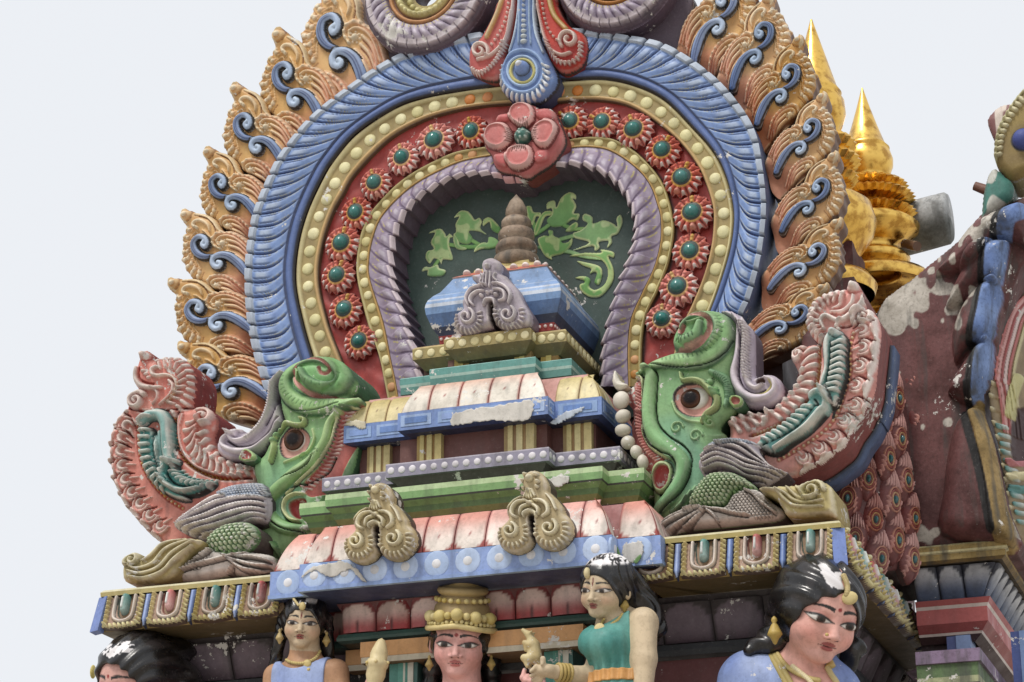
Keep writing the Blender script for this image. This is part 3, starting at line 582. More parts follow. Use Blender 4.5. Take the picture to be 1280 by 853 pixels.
def fan_l(c):
    c.dot(a((230, 98))[0], 26*u, .03, L(206, 120, 108), ow=5*u, oc=PKD); c.dot(a((228, 94))[0], 14*u, .014, PKL)
    c.stroke(a((190, 150), (188, 200), (215, 232), (265, 242), (310, 240)), [9*u, 14*u, 15*u, 12*u, 6*u], .026, PKL); c.stroke(a((205, 150), (205, 195), (230, 215), (270, 222)), 5*u, -.014, PKD)
    for p in ((225, 165), (238, 180), (250, 195)): c.dot(a(p)[0], 8*u, .014, PKL, sx=1.6)
    ed = a((285, 112), (330, 104), (378, 110), (412, 135), (432, 185), (432, 240), (415, 290), (385, 330), (360, 350))
    ribs(c, ed, 14, 18*u, 9*u, 10*u, .02, PKL, L(214, 196, 190), side=-1, edge=L(206, 150, 140), power=.3)
    ed2 = a((300, 145), (340, 140), (375, 150), (395, 185), (398, 230), (380, 275), (355, 310)); ribs(c, ed2, 11, 18*u, 12*u, 8*u, .02, L(216, 150, 138), PKL, side=-1, slant=.3)
    c.stroke(a((285, 150), (268, 160), (270, 182), (295, 190), (330, 186), (365, 200), (378, 235), (365, 275), (335, 310)), [10*u, 11*u, 11*u, 9*u, 7*u, 7*u, 6*u, 5*u, 4*u], .024, PKL, L(206, 150, 90))
    c.stroke(a((345, 212), (362, 232), (358, 262), (335, 290), (300, 320)), [8*u, 10*u, 9*u, 7*u, 4*u], .024, PKL, PKM); c.stroke(a((270, 245), (290, 262), (290, 290), (270, 315)), [6*u, 8*u, 7*u, 4*u], .02, PKL, PKM)
    sp = spiral(a((198, 300))[0], 46*u, .6, 1.5, .15); c.stroke(sp, [15*u, 14*u, 12*u, 10*u], .032, PKL, L(224, 200, 196), sm=False)
def inner_l(c):
    sp = spiral(a((492, 368))[0], 44*u, 2.2, -1.4, .15); c.stroke(sp, [15*u, 15*u, 13*u, 10*u], .03, L(212, 140, 128), PKL, sm=False)
    ed = a((400, 360), (385, 430), (400, 510), (450, 580), (530, 615), (620, 630), (700, 612)); c.stroke(ed, [6*u]*3, .014, PKM)
    md = a((455, 385), (440, 440), (455, 500), (500, 550), (570, 585), (640, 597), (705, 592)); ribs(c, md, 14, 32*u, 28*u, 11*u, .022, PKL, L(210, 120, 108), slant=-.7, bend=.01)
    ed3 = a((500, 400), (490, 450), (512, 505), (560, 550), (620, 572), (690, 582)); ribs(c, ed3, 9, 14*u, 14*u, 11*u, .022, PKL, L(226, 204, 198), slant=-.5)
def teal_l(c):
    O = 8*u
    c.stroke(a((228, 398), (262, 368), (305, 365), (332, 400), (340, 460), (342, 520), (352, 570), (378, 600)), [24*u, 27*u, 30*u, 32*u, 32*u, 30*u, 24*u, 14*u], .05, TLL, TLM, ow=O)
    c.poly(cr(a((222, 450), (240, 425), (280, 432), (300, 500), (305, 580), (330, 640), (400, 705), (440, 745), (380, 740), (300, 690), (250, 620), (225, 540)), 4, True), .04, 18*u, TLM, ow=O)
    c.stroke(a((300, 440), (305, 540), (322, 610), (370, 670)), [12*u, 12*u, 10*u, 6*u], .016, TLL, TLM); c.stroke(a((284, 440), (288, 540), (308, 620), (360, 690)), 4*u, -.018, TLD)
    ribs(c, a((250, 440), (250, 520), (262, 590), (290, 640), (340, 690)), 10, 26*u, 22*u, 11*u, .024, TLL, TLM, slant=.15, edge=TLD); c.stroke(a((228, 398), (250, 380), (280, 378)), [8*u, 10*u, 4*u], .02, L(190, 216, 214))
    c.poly(cr(a((345, 590), (380, 560), (398, 575), (385, 600), (420, 640), (480, 660), (550, 665), (540, 690), (470, 725), (400, 720), (340, 680), (322, 630)), 4, True), .05, 22*u, TLM, ow=O)
    c.stroke(a((385, 578), (350, 592), (332, 630), (350, 680), (420, 712), (500, 700)), [12*u, 14*u, 13*u, 12*u, 10*u, 6*u], .03, TLL, TLM); c.stroke(a((388, 600), (362, 615), (362, 650), (400, 685), (470, 690), (530, 672)), 5*u, -.02, TLD)
    ribs(c, a((390, 620), (430, 655), (490, 670), (545, 672)), 9, 20*u, 18*u, 8*u, .02, TLL, TLM, slant=.6, side=1)
tail(mk1, YT, sil, (a((165, 330), (118, 385), (86, 470), (82, 560), (100, 660), (145, 750), (215, 835), (300, 925)), 9, -1, 126*u), [(a((235, 350), (205, 400), (205, 500), (222, 585), (262, 655), (325, 725), (400, 775)), 26), (a((365, 370), (368, 450), (392, 540), (460, 602), (560, 640), (650, 645)), 26)], teal_l, [fan_l], inner_l, ex_l, .22, L(150, 60, 52))
# --- body
d = lambda *p: XZ(D_(*p), YH-.06); b = lambda *p: XZ(B_(*p), YH-.06); a2 = lambda *p: XZ(A_(*p), YH-.06); ub = U/5.685; ud = U/5.017
sil = np.vstack([a2((735, 520), (760, 470), (800, 440), (830, 390), (815, 330), (805, 260), (815, 200), (850, 150), (910, 115), (990, 95), (1060, 100), (1110, 130), (1145, 190), (1140, 240), (1115, 268), (1165, 272), (1185, 300), (1175, 360), (1150, 480), (1120, 600), (1040, 680), (1010, 740), (1000, 830), (1010, 880)), d((520, 560), (430, 640), (330, 690), (140, 690), (100, 640), (150, 560), (230, 470), (255, 380)), a2((700, 640), (690, 570))])
c = Cv(bbox(sil), .004, YH, GM); c.hs = 1.1; c.poly(cr(sil, 3, True), .075, .10, green, base=True, mode='max')
# mouth: red flesh beyond the lip
c.poly(cr(np.vstack([a2((1165, 300), (1115, 330), (1085, 400), (1065, 480), (1015, 570), (930, 660), (960, 720), (1060, 660), (1140, 500), (1190, 330))]), 4, True), -.03, .012, L(196, 96, 86))
ribs(c, a2((1140, 320), (1110, 400), (1085, 490), (1030, 590), (950, 680)), 22, 10*ub, 45*ub, 7*ub, .016, PKL, L(180, 70, 66), slant=.6, side=-1)
# lip and cheek rolls
c.stroke(a2((1160, 318), (1105, 335), (1078, 400), (1055, 480), (1000, 570), (920, 648), (858, 712)), 8*ub, .024, L(206, 208, 150), ow=7*ub); 
roll = np.vstack([a2((1095, 345), (1052, 400), (1030, 480), (975, 560), (890, 625), (820, 690)), d((300, 330), (290, 400), (330, 470), (410, 515), (520, 525))]); c.stroke(roll, [20*ud, 30*ud, 36*ud, 42*ud, 46*ud, 46*ud, 44*ud, 36*ud], .045, L(162, 196, 122), L(96, 160, 84))
for p, w in ((d((600, 30), (560, 110), (480, 170), (390, 205), (315, 260), (282, 350), (305, 450), (390, 520), (520, 540)), 5), (d((700, 60), (650, 150), (550, 215), (440, 262), (385, 325), (376, 400), (415, 462), (490, 484)), 6)): c.stroke(p, w*ud, -.03, L(20, 44, 26))
c.stroke(d((512, 300), (460, 300), (405, 335), (392, 400), (430, 455), (480, 470)), 12*ud, .03, L(196, 204, 140)); c.poly(cr(d((420, 350), (470, 325), (520, 330), (530, 400), (500, 450), (450, 440), (420, 400)), 4, True), -.05, .02, L(176, 56, 52))
for k in range(3): c.stroke(d((200+k*40, 610+k*10), (270+k*30, 585+k*12), (340, 640+k*18)), 14*ud, .018, L(110, 166, 96), edge=GD)
# trunk
tr = spath(b, (1075, 400), (960, 440), (830, 465), (700, 450), (600, 385), (555, 290), (595, 195), (700, 130), (830, 118), (945, 165), (985, 250), (940, 330), (840, 345), (760, 300), (720, 230))
c.poly(np.stack([b((790, 250))[0][0]+190*ub*np.cos(np.linspace(0, 6.2, 40)), b((790, 250))[0][1]+150*ub*np.sin(np.linspace(0, 6.2, 40))], 1), .06, 120*ub, L(112, 172, 98)); c.stroke(tr, np.array([30, 60, 72, 76, 74, 70, 66, 62, 60, 58, 56, 52, 48, 42, 22])*ub, .048, L(150, 192, 118), L(90, 156, 82), edge=GD, sm=False)
c.stroke(b((1060, 392), (950, 398), (820, 395), (720, 355), (650, 275), (660, 185), (750, 140), (850, 152), (905, 200), (890, 245), (850, 240), (835, 205)), [8*ub, 10*ub, 14*ub, 16*ub, 18*ub, 16*ub, 12*ub, 10*ub, 12*ub, 12*ub], -.022, L(216, 164, 152), L(206, 144, 132), ow=2*ub, oc=L(120, 56, 48))
c.stroke(b((520, 290), (540, 400), (620, 480), (740, 500), (860, 480), (960, 440)), 4*ub, -.012, L(40, 84, 48))
ribs(c, b((560, 220), (560, 330), (620, 410), (720, 455), (830, 455), (930, 430)), 18, 16*ub, 16*ub, 3*ub, -.004, L(84, 134, 76), slant=.3); ribs(c, b((700, 200), (730, 290), (820, 330), (920, 310), (960, 230)), 9, 12*ub, 10*ub, 3*ub, -.004, L(70, 124, 66))
c.stroke(b((660, 210), (690, 235), (690, 300)), [6*ub, 14*ub, 10*ub], .03, L(130, 178, 98))
# brow and eye socket
c.poly(cr(b((520, 700), (540, 640), (600, 600), (680, 610), (730, 660), (730, 720), (690, 780), (600, 820), (540, 800)), 4, True), -.02, .02, L(206, 150, 134), ow=7*ub)
c.stroke(b((470, 853), (490, 760), (480, 690), (500, 620), (560, 570), (640, 590), (700, 590), (712, 555), (680, 545)), [14*ub, 18*ub, 22*ub, 22*ub, 20*ub, 18*ub, 16*ub, 14*ub, 10*ub], .045, L(158, 190, 108), L(176, 196, 120), ow=6*ub, oc=L(20, 44, 26))
for p in ((490, 650), (480, 700), (500, 610)): c.dot(b(p)[0], 22*ub, .02, GM)
c.stroke(b((760, 620), (770, 690), (730, 770), (640, 820), (560, 853)), 10*ub, .016, L(170, 196, 124)); 
for p in ((700, 820), (780, 790)): c.stroke(spiral(b(p)[0], 40*ub, 0, 1.1, .3), 5*ub, .007, L(150, 190, 116), ow=2*ub, oc=GD, sm=False)
body = c.build('body', MPC, mk1, .3, GD, hl=.14)
eye(mk1, (370.2, 552.5), YH-.045, .066, .062, (370, 552), .055, .054)
# --- ear, crest plume
e = Cv(bbox(b((240, 760), (390, 853)), .02), .004, YH-.10); e.poly(cr(b((255, 820), (300, 765), (370, 810), (360, 850), (270, 853)), 4, True), .03, .03, L(150, 180, 110), base=True); e.poly(cr(b((275, 815), (305, 782), (350, 812), (340, 840), (280, 842)), 4, True), -.02, .015, L(168, 56, 46)); e.build('ear', MP, mk1, .1, GD)
lv = lambda *p: XZ(B_(*p), YH-.02)
sil = lv((560, 180), (500, 225), (455, 290), (445, 400), (420, 500), (380, 580), (300, 655), (250, 615), (190, 615), (120, 650), (65, 710), (75, 780), (160, 830), (300, 810), (400, 750), (470, 640), (520, 560), (510, 480), (490, 380), (500, 290), (555, 215))
c = Cv(bbox(sil), .004, YH+.02, LAV); c.poly(cr(sil, 4, True), .05, .03, lambda x, z, d_: mixc(LAV, L(190, 178, 192), vnoise(x*20, z*20)), base=True)
c.stroke(lv((540, 210), (478, 290), (462, 400), (440, 510), (395, 600), (310, 680), (220, 705), (178, 670), (215, 640)), [8*ub, 16*ub, 18*ub, 20*ub, 22*ub, 22*ub, 20*ub, 18*ub, 14*ub], .035, L(204, 192, 204))
c.stroke(lv((510, 560), (450, 670), (350, 760), (220, 775), (130, 740), (130, 690), (180, 650)), [10*ub, 20*ub, 24*ub, 26*ub, 24*ub, 18*ub, 10*ub], .03, L(180, 166, 184), L(206, 196, 206))
c.stroke(lv((500, 520), (440, 640), (340, 725), (230, 740), (155, 700)), 6*ub, -.025, L(70, 58, 76)); c.stroke(lv((495, 300), (490, 400), (475, 500), (430, 590)), 5*ub, -.02, L(90, 76, 96))
ribs(c, lv((480, 290), (465, 400), (440, 510), (390, 610), (300, 690)), 26, 12*ub, 12*ub, 4*ub, .012, L(220, 212, 216), slant=.8); c.stroke(lv((245, 625), (200, 620), (178, 645), (210, 660)), 12*ub, .03, L(214, 204, 212)); c.build('crest', MP, mk1, .14, L(96, 84, 100), hl=.4)
# --- wing, leg, foot, scroll
def wing(yk, sil, blue, feathers, Y, uw, n=9):
    c = Cv(bbox(sil), .0038, Y, LAV); c.poly(cr(sil, 4, True), .07, .06, L(178, 168, 180), base=True); c.C = mixc(c.C, L(206, 198, 208), np.full(c.H.shape, .6))
    for p in feathers: c.stroke(np.asarray(p)+np.array([0, -15*uw]), [4*uw, 6*uw, 6*uw, 4*uw], -.014, L(84, 74, 86))
    for p in feathers: c.stroke(p, [9*uw, 13*uw, 13*uw, 9*uw, 4*uw], .026, L(226, 218, 222), edge=L(160, 148, 162)); ribs(c, p, 30, 8*uw, 8*uw, 2.4*uw, .006, L(216, 208, 212), slant=.7)
    c.poly(cr(blue, 4, True), .012, .02, L(150, 168, 196), ow=3*uw, oc=L(60, 60, 70)); scales(c, blue, 17*uw, L(176, 190, 210), L(60, 74, 96), .012)
    return c.build('wing', MPC, yk, .14, L(70, 60, 66), hl=.5)
cw = lambda *p: XZ(C_(*p), .2); uw = U/4.06
fe = [cw((810, 420), (700, 425), (600, 445), (500, 490), (360, 545)), cw((812, 450), (720, 455), (620, 480), (520, 520), (375, 560)), cw((812, 480), (730, 485), (640, 510), (540, 545), (400, 580)), cw((810, 505), (740, 512), (660, 535), (560, 565), (440, 595)), cw((800, 525), (740, 535), (680, 550), (600, 575), (500, 600)), cw((640, 415), (580, 425), (500, 465), (420, 510), (355, 535))]
wing(mk1, cw((345, 545), (400, 508), (470, 455), (520, 415), (570, 380), (640, 350), (740, 333), (800, 340), (825, 380), (828, 480), (812, 530), (760, 548), (700, 545), (600, 575), (530, 603), (470, 612), (400, 592), (355, 565)), cw((570, 385), (640, 352), (740, 336), (800, 343), (822, 380), (815, 412), (700, 418), (620, 415)), fe, .26, uw)
def leg(yk, thigh, foot, toes, Y, ul, shin):
    sil = np.vstack([thigh]); c = Cv(bbox(np.vstack([thigh, foot])), .0038, Y, GM)
    c.poly(cr(foot, 4, True), .06, .035, lambda x, z, d_: mixc(L(206, 196, 188), L(222, 214, 206), vnoise(x*25, z*25)), base=True, mode='max')
    c.poly(cr(thigh, 4, True), .09, .07, lambda x, z, d_: mixc(L(104, 148, 82), L(70, 118, 74), vnoise(x*6, z*6)), base=True, mode='max'); scales(c, thigh, 27*ul, lambda x, z: L(140, 178, 112), L(52, 88, 52), .014)
    scales(c, shin, 22*ul, L(200, 190, 182), L(96, 86, 82), .012)
    for t in toes: c.stroke(np.asarray(t)+np.array([0, -12*ul]), 5*ul, -.012, L(104, 92, 88))
    for t in toes: c.stroke(t, [8*ul, 12*ul, 10*ul, 5*ul], .034, L(210, 200, 192), edge=L(150, 138, 132)); 
    for t in toes: ribs(c, t, 8, 9*ul, 9*ul, 2*ul, -.006, L(112, 100, 96))
    return c.build('leg', MPC, yk, .2, L(96, 84, 80), hl=.5)
cl = lambda *p: XZ(C_(*p), .12)
leg(mk1, cl((525, 640), (570, 582), (640, 545), (720, 538), (772, 570), (775, 630), (730, 685), (640, 702), (555, 690)), cl((366, 832), (372, 810), (400, 770), (470, 735), (510, 680), (560, 668), (640, 690), (720, 690), (812, 700), (860, 720), (850, 790), (720, 810), (640, 806), (520, 832), (440, 842)), [cl((400, 800), (480, 770), (580, 745), (660, 725), (740, 705)), cl((560, 690), (500, 735), (440, 760), (400, 790)), cl((650, 730), (680, 760), (660, 790), (630, 805)), cl((680, 740), (740, 760), (800, 770), (850, 770)), cl((690, 725), (760, 725), (820, 735), (855, 745)), cl((670, 745), (720, 785), (780, 795), (840, 800))], .16, uw, cl((400, 800), (440, 755), (510, 690), (560, 680), (560, 740), (500, 790)))
def scroll(yk, sil, ridges, curl, Y, ul, turn, name='scroll_foot'):
    c = Cv(bbox(sil), .004, Y, OLV); c.poly(cr(sil, 4, True), .05, .03, lambda x, z, d_: mixc(L(206, 192, 134), L(182, 164, 104), vnoise(x*15, z*15)), base=True)
    for r in ridges: c.stroke(r, [6*ul, 12*ul, 13*ul, 11*ul, 6*ul], .022, L(206, 194, 140), edge=L(150, 128, 72))
    c.stroke(curl, [14*ul, 15*ul, 13*ul, 10*ul], .03, L(206, 196, 142), ow=3*ul, oc=L(96, 80, 40), sm=False); return c.build(name, MPC, yk, .25, L(176, 158, 100), hl=.4)
cs = lambda *p: XZ(C_(*p), .05)
scroll(mk1, cs((108, 812), (118, 752), (158, 715), (200, 710), (222, 730), (245, 700), (300, 650), (345, 638), (420, 632), (490, 632), (505, 650), (450, 700), (400, 752), (372, 812), (300, 848), (200, 852), (125, 850)), [cs((150, 770), (200, 790), (280, 765), (350, 690), (470, 640)), cs((150, 800), (220, 815), (310, 785), (380, 710), (480, 648)), cs((160, 830), (240, 838), (330, 805), (390, 740), (470, 670)), cs((225, 750), (270, 725), (320, 675), (370, 648), (430, 636))], spiral(cs((176, 745))[0], 44*uw, 3.6, -1.2, .2), .06, uw, 1)
# ---------------------------------------------------------------- right makara
mk2 = thing('makara_statue', 'green sea beast with a row of bared white teeth and pink plume tail', 'statue', 'makaras flanking the arch')
rA, rB, rC, rD = zm(760, 370, 5.332), zm(760, 500, 5.018), zm(900, 350, 4.74), zm(920, 500, 5.018)
e3 = lambda *p: XZ(rC(*p), YT-.03); f3 = lambda *p: XZ(rD(*p), YT-.03); u = U/4.74; uf = U/5.018
sil = np.vstack([e3((803, 8), (838, 60), (862, 150), (868, 190), (900, 190), (935, 225), (950, 300), (945, 380), (935, 470), (925, 560), (915, 650), (880, 760)), f3((838, 20), (795, 112), (740, 190), (690, 285), (620, 345), (540, 402), (460, 440), (390, 475), (290, 500), (200, 530), (80, 520), (0, 420), (-60, 330), (-40, 220)), e3((60, 820), (160, 790), (260, 795), (330, 770), (390, 705), (440, 650), (478, 590), (462, 540), (432, 480), (440, 430), (500, 398), (560, 380), (590, 388), (540, 330), (512, 260), (535, 160), (600, 98), (680, 70), (748, 62), (770, 25))])
def ex_r(c):
    c.stroke(np.vstack([e3((600, 390), (600, 480), (590, 600), (560, 690), (500, 760), (430, 830)), f3((300, 160), (200, 210), (100, 240))]), 7*u, -.03, L(130, 44, 40)); c.stroke(e3((590, 385), (640, 340), (700, 300), (780, 290), (830, 240), (868, 190)), 6*u, -.02, L(150, 60, 56))
def fan_r(c):
    c.dot(e3((795, 55))[0], 40*u, .035, L(206, 120, 108), ow=7*u, oc=PKD); c.dot(e3((795, 52))[0], 20*u, .016, PKL)
    ed = e3((735, 75), (680, 85), (610, 115), (555, 170), (532, 250), (548, 320), (600, 375)); ribs(c, ed, 13, 26*u, 14*u, 15*u, .02, PKL, L(222, 206, 198), side=-1, edge=L(206, 150, 140), power=.3)
    ribs(c, e3((730, 120), (660, 130), (600, 170), (570, 240), (580, 310), (620, 350)), 10, 24*u, 16*u, 11*u, .02, L(216, 150, 138), PKL, side=-1, slant=-.3)
    c.stroke(e3((850, 90), (845, 150), (800, 210), (720, 260), (640, 230), (610, 260), (630, 310)), [10*u, 16*u, 18*u, 16*u, 14*u, 12*u, 8*u], .028, PKL, L(224, 196, 186)); c.stroke(e3((800, 110), (790, 160), (740, 205), (670, 210)), [8*u, 14*u, 14*u, 8*u], .024, PKL, PKM); c.stroke(e3((735, 120), (720, 170), (680, 190)), [7*u, 12*u, 8*u], .02, PKL, PKM)
    c.stroke(e3((730, 255), (700, 290), (720, 310)), [8*u, 14*u, 8*u], .02, PKL); sp = spiral(e3((860, 235))[0], 60*u, 3.6, -1.5, .15); c.stroke(sp, [20*u, 18*u, 16*u, 12*u], .034, PKL, L(230, 210, 204), sm=False)
def inner_r(c):
    sp = spiral(e3((470, 455))[0], 50*u, .6, 1.3, .15); c.stroke(sp, [18*u, 18*u, 16*u, 12*u], .034, L(216, 150, 138), PKL, sm=False)
    md = np.vstack([e3((540, 450), (535, 540), (510, 630), (460, 710), (380, 780), (300, 830)), f3((180, 110), (80, 160), (0, 180))]); ribs(c, md, 15, 40*u, 36*u, 15*u, .024, PKL, L(210, 120, 108), slant=.75, side=-1, bend=-.01)
    ed = np.vstack([e3((490, 560), (480, 620), (430, 690), (370, 750), (290, 800)), f3((200, 70), (100, 110), (0, 140))]); ribs(c, ed, 12, 16*u, 18*u, 14*u, .026, PKL, L(228, 208, 202), slant=.5, side=-1)
def teal_r(c):
    O = 10*u
    c.poly(cr(e3((625, 440), (640, 370), (690, 335), (745, 345), (775, 390), (770, 470), (770, 580), (745, 680), (700, 780), (640, 740), (610, 660), (640, 560)), 4, True), .06, 40*u, TLM, ow=O); c.stroke(e3((700, 360), (665, 420), (660, 520), (645, 620), (630, 690)), [26*u, 22*u, 20*u, 18*u, 10*u], .026, TLL, TLM); c.dot(e3((712, 355))[0], 34*u, .03, L(170, 206, 206), ow=5*u, oc=TLD); c.stroke(e3((690, 420), (686, 520), (672, 620), (655, 700)), 5*u, -.02, TLD)
    ribs(c, e3((730, 420), (725, 500), (718, 600), (690, 700)), 9, 26*u, 28*u, 14*u, .028, TLL, TLM, slant=.5, edge=TLD, side=-1)
    c.poly(cr(np.vstack([e3((540, 735), (560, 690), (610, 672), (665, 700), (690, 760), (680, 830))  , f3((630, 60), (580, 130), (480, 230), (380, 300), (270, 370), (150, 320), (190, 260), (300, 190), (400, 100), (470, 40))]), 4, True), .05, 36*u, TLM, ow=O)
    c.stroke(np.vstack([e3((560, 720), (610, 695), (655, 730), (650, 800)), f3((560, 110), (470, 210), (370, 280), (270, 345))]), [16*u, 22*u, 22*u, 20*u, 18*u, 14*u, 10*u], .03, TLL, TLM); c.stroke(np.vstack([e3((590, 745), (610, 780)), f3((520, 80), (430, 190), (330, 260), (200, 320))]), 5*u, -.022, TLD)
    ribs(c, f3((470, 80), (400, 160), (310, 220), (210, 280)), 9, 30*uf, 30*uf, 12*uf, .024, TLL, TLM, slant=.6, side=-1)
tail(mk2, YT, sil, (np.vstack([e3((915, 210), (930, 320), (925, 440), (905, 560), (885, 660)), f3((838, 20), (780, 130), (690, 270), (560, 380), (400, 470))]), 9, 1, 138*u), [(np.vstack([e3((800, 330), (780, 420), (780, 560), (740, 700)), f3((640, 110), (560, 210), (420, 310), (280, 390))]), 30), (np.vstack([e3((595, 400), (600, 500), (585, 610), (550, 700), (480, 780), (420, 840)), f3((250, 180), (120, 235))]), 34)], teal_r, [fan_r], inner_r, ex_r, .30, L(128, 44, 38))
# blue rim along the back of the tail
edge_ = np.vstack([e3((950, 300), (945, 380), (935, 470), (925, 560), (915, 650), (880, 760)), f3((838, 20), (795, 112), (740, 190), (690, 285), (620, 345), (540, 402), (460, 440), (390, 475), (250, 500))]); ed = resample(cr(edge_, 6), 120); V = np.zeros((120, 4, 3)); nrm = np.gradient(ed, axis=0); nrm = np.stack([-nrm[:, 1], nrm[:, 0]], 1); nrm /= np.linalg.norm(nrm, axis=1)[:, None]; nrm *= np.sign((nrm*(ed-ed.mean(0)+np.array([.3, .1]))).sum(1))[:, None]
for j, (yy, off) in enumerate(((YT+.18, .004), (YT+.185, .022), (YT+.33, .022), (YT+.335, .0))): V[:, j, 0] = ed[:, 0]+nrm[:, 0]*off; V[:, j, 2] = ed[:, 1]+nrm[:, 1]*off; V[:, j, 1] = yy
m = MB(); m.grid(V, np.stack([BLK, L(76, 96, 134), L(86, 106, 146), L(76, 96, 134)])[None].repeat(120, 0)); m.build('tail_rim', MPC, mk2, True)
# --- body
g1 = lambda *p: XZ(rA(*p), YH-.06); g2 = lambda *p: XZ(rB(*p), YH-.06); ua = U/5.332; ub2 = U/5.018
sil = np.vstack([g1((150, 560), (200, 510), (260, 460), (330, 420), (425, 372), (428, 320), (450, 255), (500, 180), (560, 130), (650, 105), (740, 110), (810, 140), (850, 200), (858, 300), (845, 420), (822, 500), (832, 600), (835, 700)), g2((790, 60), (720, 115), (690, 175), (730, 215), (680, 300), (700, 480), (640, 620), (560, 690), (450, 725), (340, 740), (280, 690), (275, 610), (255, 520), (230, 440), (170, 370), (140, 260), (125, 150), (130, 40)), g1((100, 680), (110, 600))])
c = Cv(bbox(sil), .004, YH, GM); c.hs = 1.1; c.poly(cr(sil, 3, True), .075, .10, green, base=True, mode='max')
mouth = np.vstack([g1((110, 590), (180, 540), (225, 560), (238, 620), (238, 720)), g2((228, 130), (232, 220), (285, 305), (380, 372), (300, 410), (255, 470), (200, 420), (150, 330), (130, 200), (120, 60))]); c.poly(cr(mouth, 3, True), -.035, .014, L(186, 78, 72))
ribs(c, np.vstack([g1((190, 570), (205, 640), (200, 760)), g2((185, 60), (190, 180), (240, 290), (320, 370))]), 30, 26*ua, 24*ua, 8*ua, .018, L(214, 130, 118), L(176, 60, 58), slant=.6)
lipp = np.vstack([g1((180, 535), (225, 545), (240, 600), (236, 720)), g2((220, 130), (226, 215), (275, 300), (360, 362), (410, 385))]); c.stroke(lipp, 9*ua, .026, L(206, 208, 150), ow=7*ua)
roll = np.vstack([g1((240, 480), (290, 520), (292, 620), (282, 730)), g2((265, 60), (272, 150), (310, 245), (395, 320), (462, 380), (480, 440), (455, 530), (390, 630), (310, 695))]); c.stroke(roll, [20*ua, 38*ua, 44*ua, 46*ua, 48*ua, 50*ua, 52*ua, 52*ua, 48*ua, 44*ua, 40*ua], .045, L(140, 188, 116), L(92, 160, 96))
for p, wd in ((np.vstack([g1((215, 520), (250, 570), (246, 660)), g2((222, 60), (226, 190), (262, 280), (340, 335), (415, 375), (442, 430), (430, 510), (380, 580), (330, 605))]), 6), (np.vstack([g1((270, 470), (335, 530), (335, 640), (330, 740)), g2((310, 60), (325, 160), (390, 235), (480, 295), (528, 360), (530, 430), (505, 520), (440, 620), (330, 712))]), 5)): c.stroke(p, wd*ua, -.03, L(20, 44, 26))
c.poly(cr(g2((275, 480), (295, 425), (345, 395), (400, 410), (420, 460), (405, 540), (360, 595), (310, 590), (280, 540)), 4, True), .03, .014, L(150, 176, 104), ow=5*ua); c.poly(cr(g2((292, 490), (310, 445), (350, 420), (392, 435), (400, 480), (385, 540), (350, 572), (315, 562), (295, 530)), 4, True), -.06, .022, L(176, 60, 58))
for k in range(3): c.stroke(g2((560-k*30, 560+k*30), (520-k*30, 620+k*25), (480-k*40, 680+k*12)), 16*ua, .02, L(104, 164, 98), edge=GD)
# trunk
tr = spath(g1, (200, 520), (300, 470), (430, 445), (560, 455), (680, 430), (760, 350), (790, 250), (755, 160), (660, 125), (560, 160), (490, 240), (470, 310), (530, 345), (620, 310), (650, 230)); c.poly(np.stack([g1((630, 260))[0][0]+150*ua*np.cos(np.linspace(0, 6.2, 40)), g1((630, 260))[0][1]+140*ua*np.sin(np.linspace(0, 6.2, 40))], 1), .06, 100*ua, L(112, 172, 98)); c.stroke(tr, np.array([16, 40, 56, 62, 66, 66, 62, 56, 50, 44, 40, 40, 42, 44, 26])*ua, .048, L(150, 194, 122), L(96, 164, 88), edge=GD, sm=False)
c.stroke(g1((440, 382), (540, 380), (640, 350), (705, 270), (700, 190), (640, 155), (560, 170), (505, 220), (495, 265), (525, 270), (535, 240)), [10*ua, 12*ua, 14*ua, 16*ua, 16*ua, 15*ua, 13*ua, 12*ua, 12*ua, 12*ua], -.022, L(216, 164, 152), L(206, 144, 132), ow=2*ua, oc=L(120, 56, 48))
c.stroke(g1((270, 462), (400, 485), (560, 495), (700, 465), (790, 390), (835, 300)), 5*ua, -.02, L(20, 56, 32)); ribs(c, g1((380, 440), (500, 435), (640, 405), (735, 330), (775, 240), (750, 160)), 20, 16*ua, 16*ua, 3*ua, -.005, L(66, 116, 64), slant=-.3); ribs(c, g1((480, 315), (540, 335), (610, 310)), 6, 14*ua, 14*ua, 4*ua, -.012, L(44, 96, 50))
c.stroke(g1((660, 190), (600, 215), (560, 215)), [8*ua, 14*ua, 8*ua], .03, L(120, 176, 98))
# brow, socket
c.poly(cr(g1((445, 690), (470, 630), (530, 600), (620, 595), (690, 650), (700, 720), (650, 800), (560, 810), (480, 770)), 4, True), -.02, .02, L(206, 140, 124), ow=8*ua)
c.stroke(g1((500, 535), (515, 580), (580, 575), (640, 590), (690, 640), (735, 690), (730, 750), (670, 800), (640, 850)), [8*ua, 12*ua, 16*ua, 20*ua, 24*ua, 20*ua, 16*ua, 14*ua, 12*ua], .045, L(150, 180, 100), L(176, 190, 112), ow=6*ua, oc=L(20, 44, 26)); c.stroke(spiral(g2((645, 150))[0], 34*ua, 1.5, 1.3, .2), 10*ua, .03, L(130, 174, 98), sm=False)
for p in ((690, 585), (720, 640), (725, 665)): c.dot(g1(p)[0], 24*ua, .024, L(110, 164, 92), ow=4*ua, oc=GD)
c.stroke(g1((440, 720), (470, 790), (540, 840), (620, 853)), 9*ua, .014, L(150, 190, 120)); c.stroke(g1((700, 520), (780, 560), (810, 640), (790, 740)), [20*ua, 34*ua, 34*ua, 16*ua], .03, L(84, 150, 90)); ribs(c, g1((720, 540), (790, 590), (805, 690)), 16, 24*ua, 20*ua, 3*ua, -.008, GD)
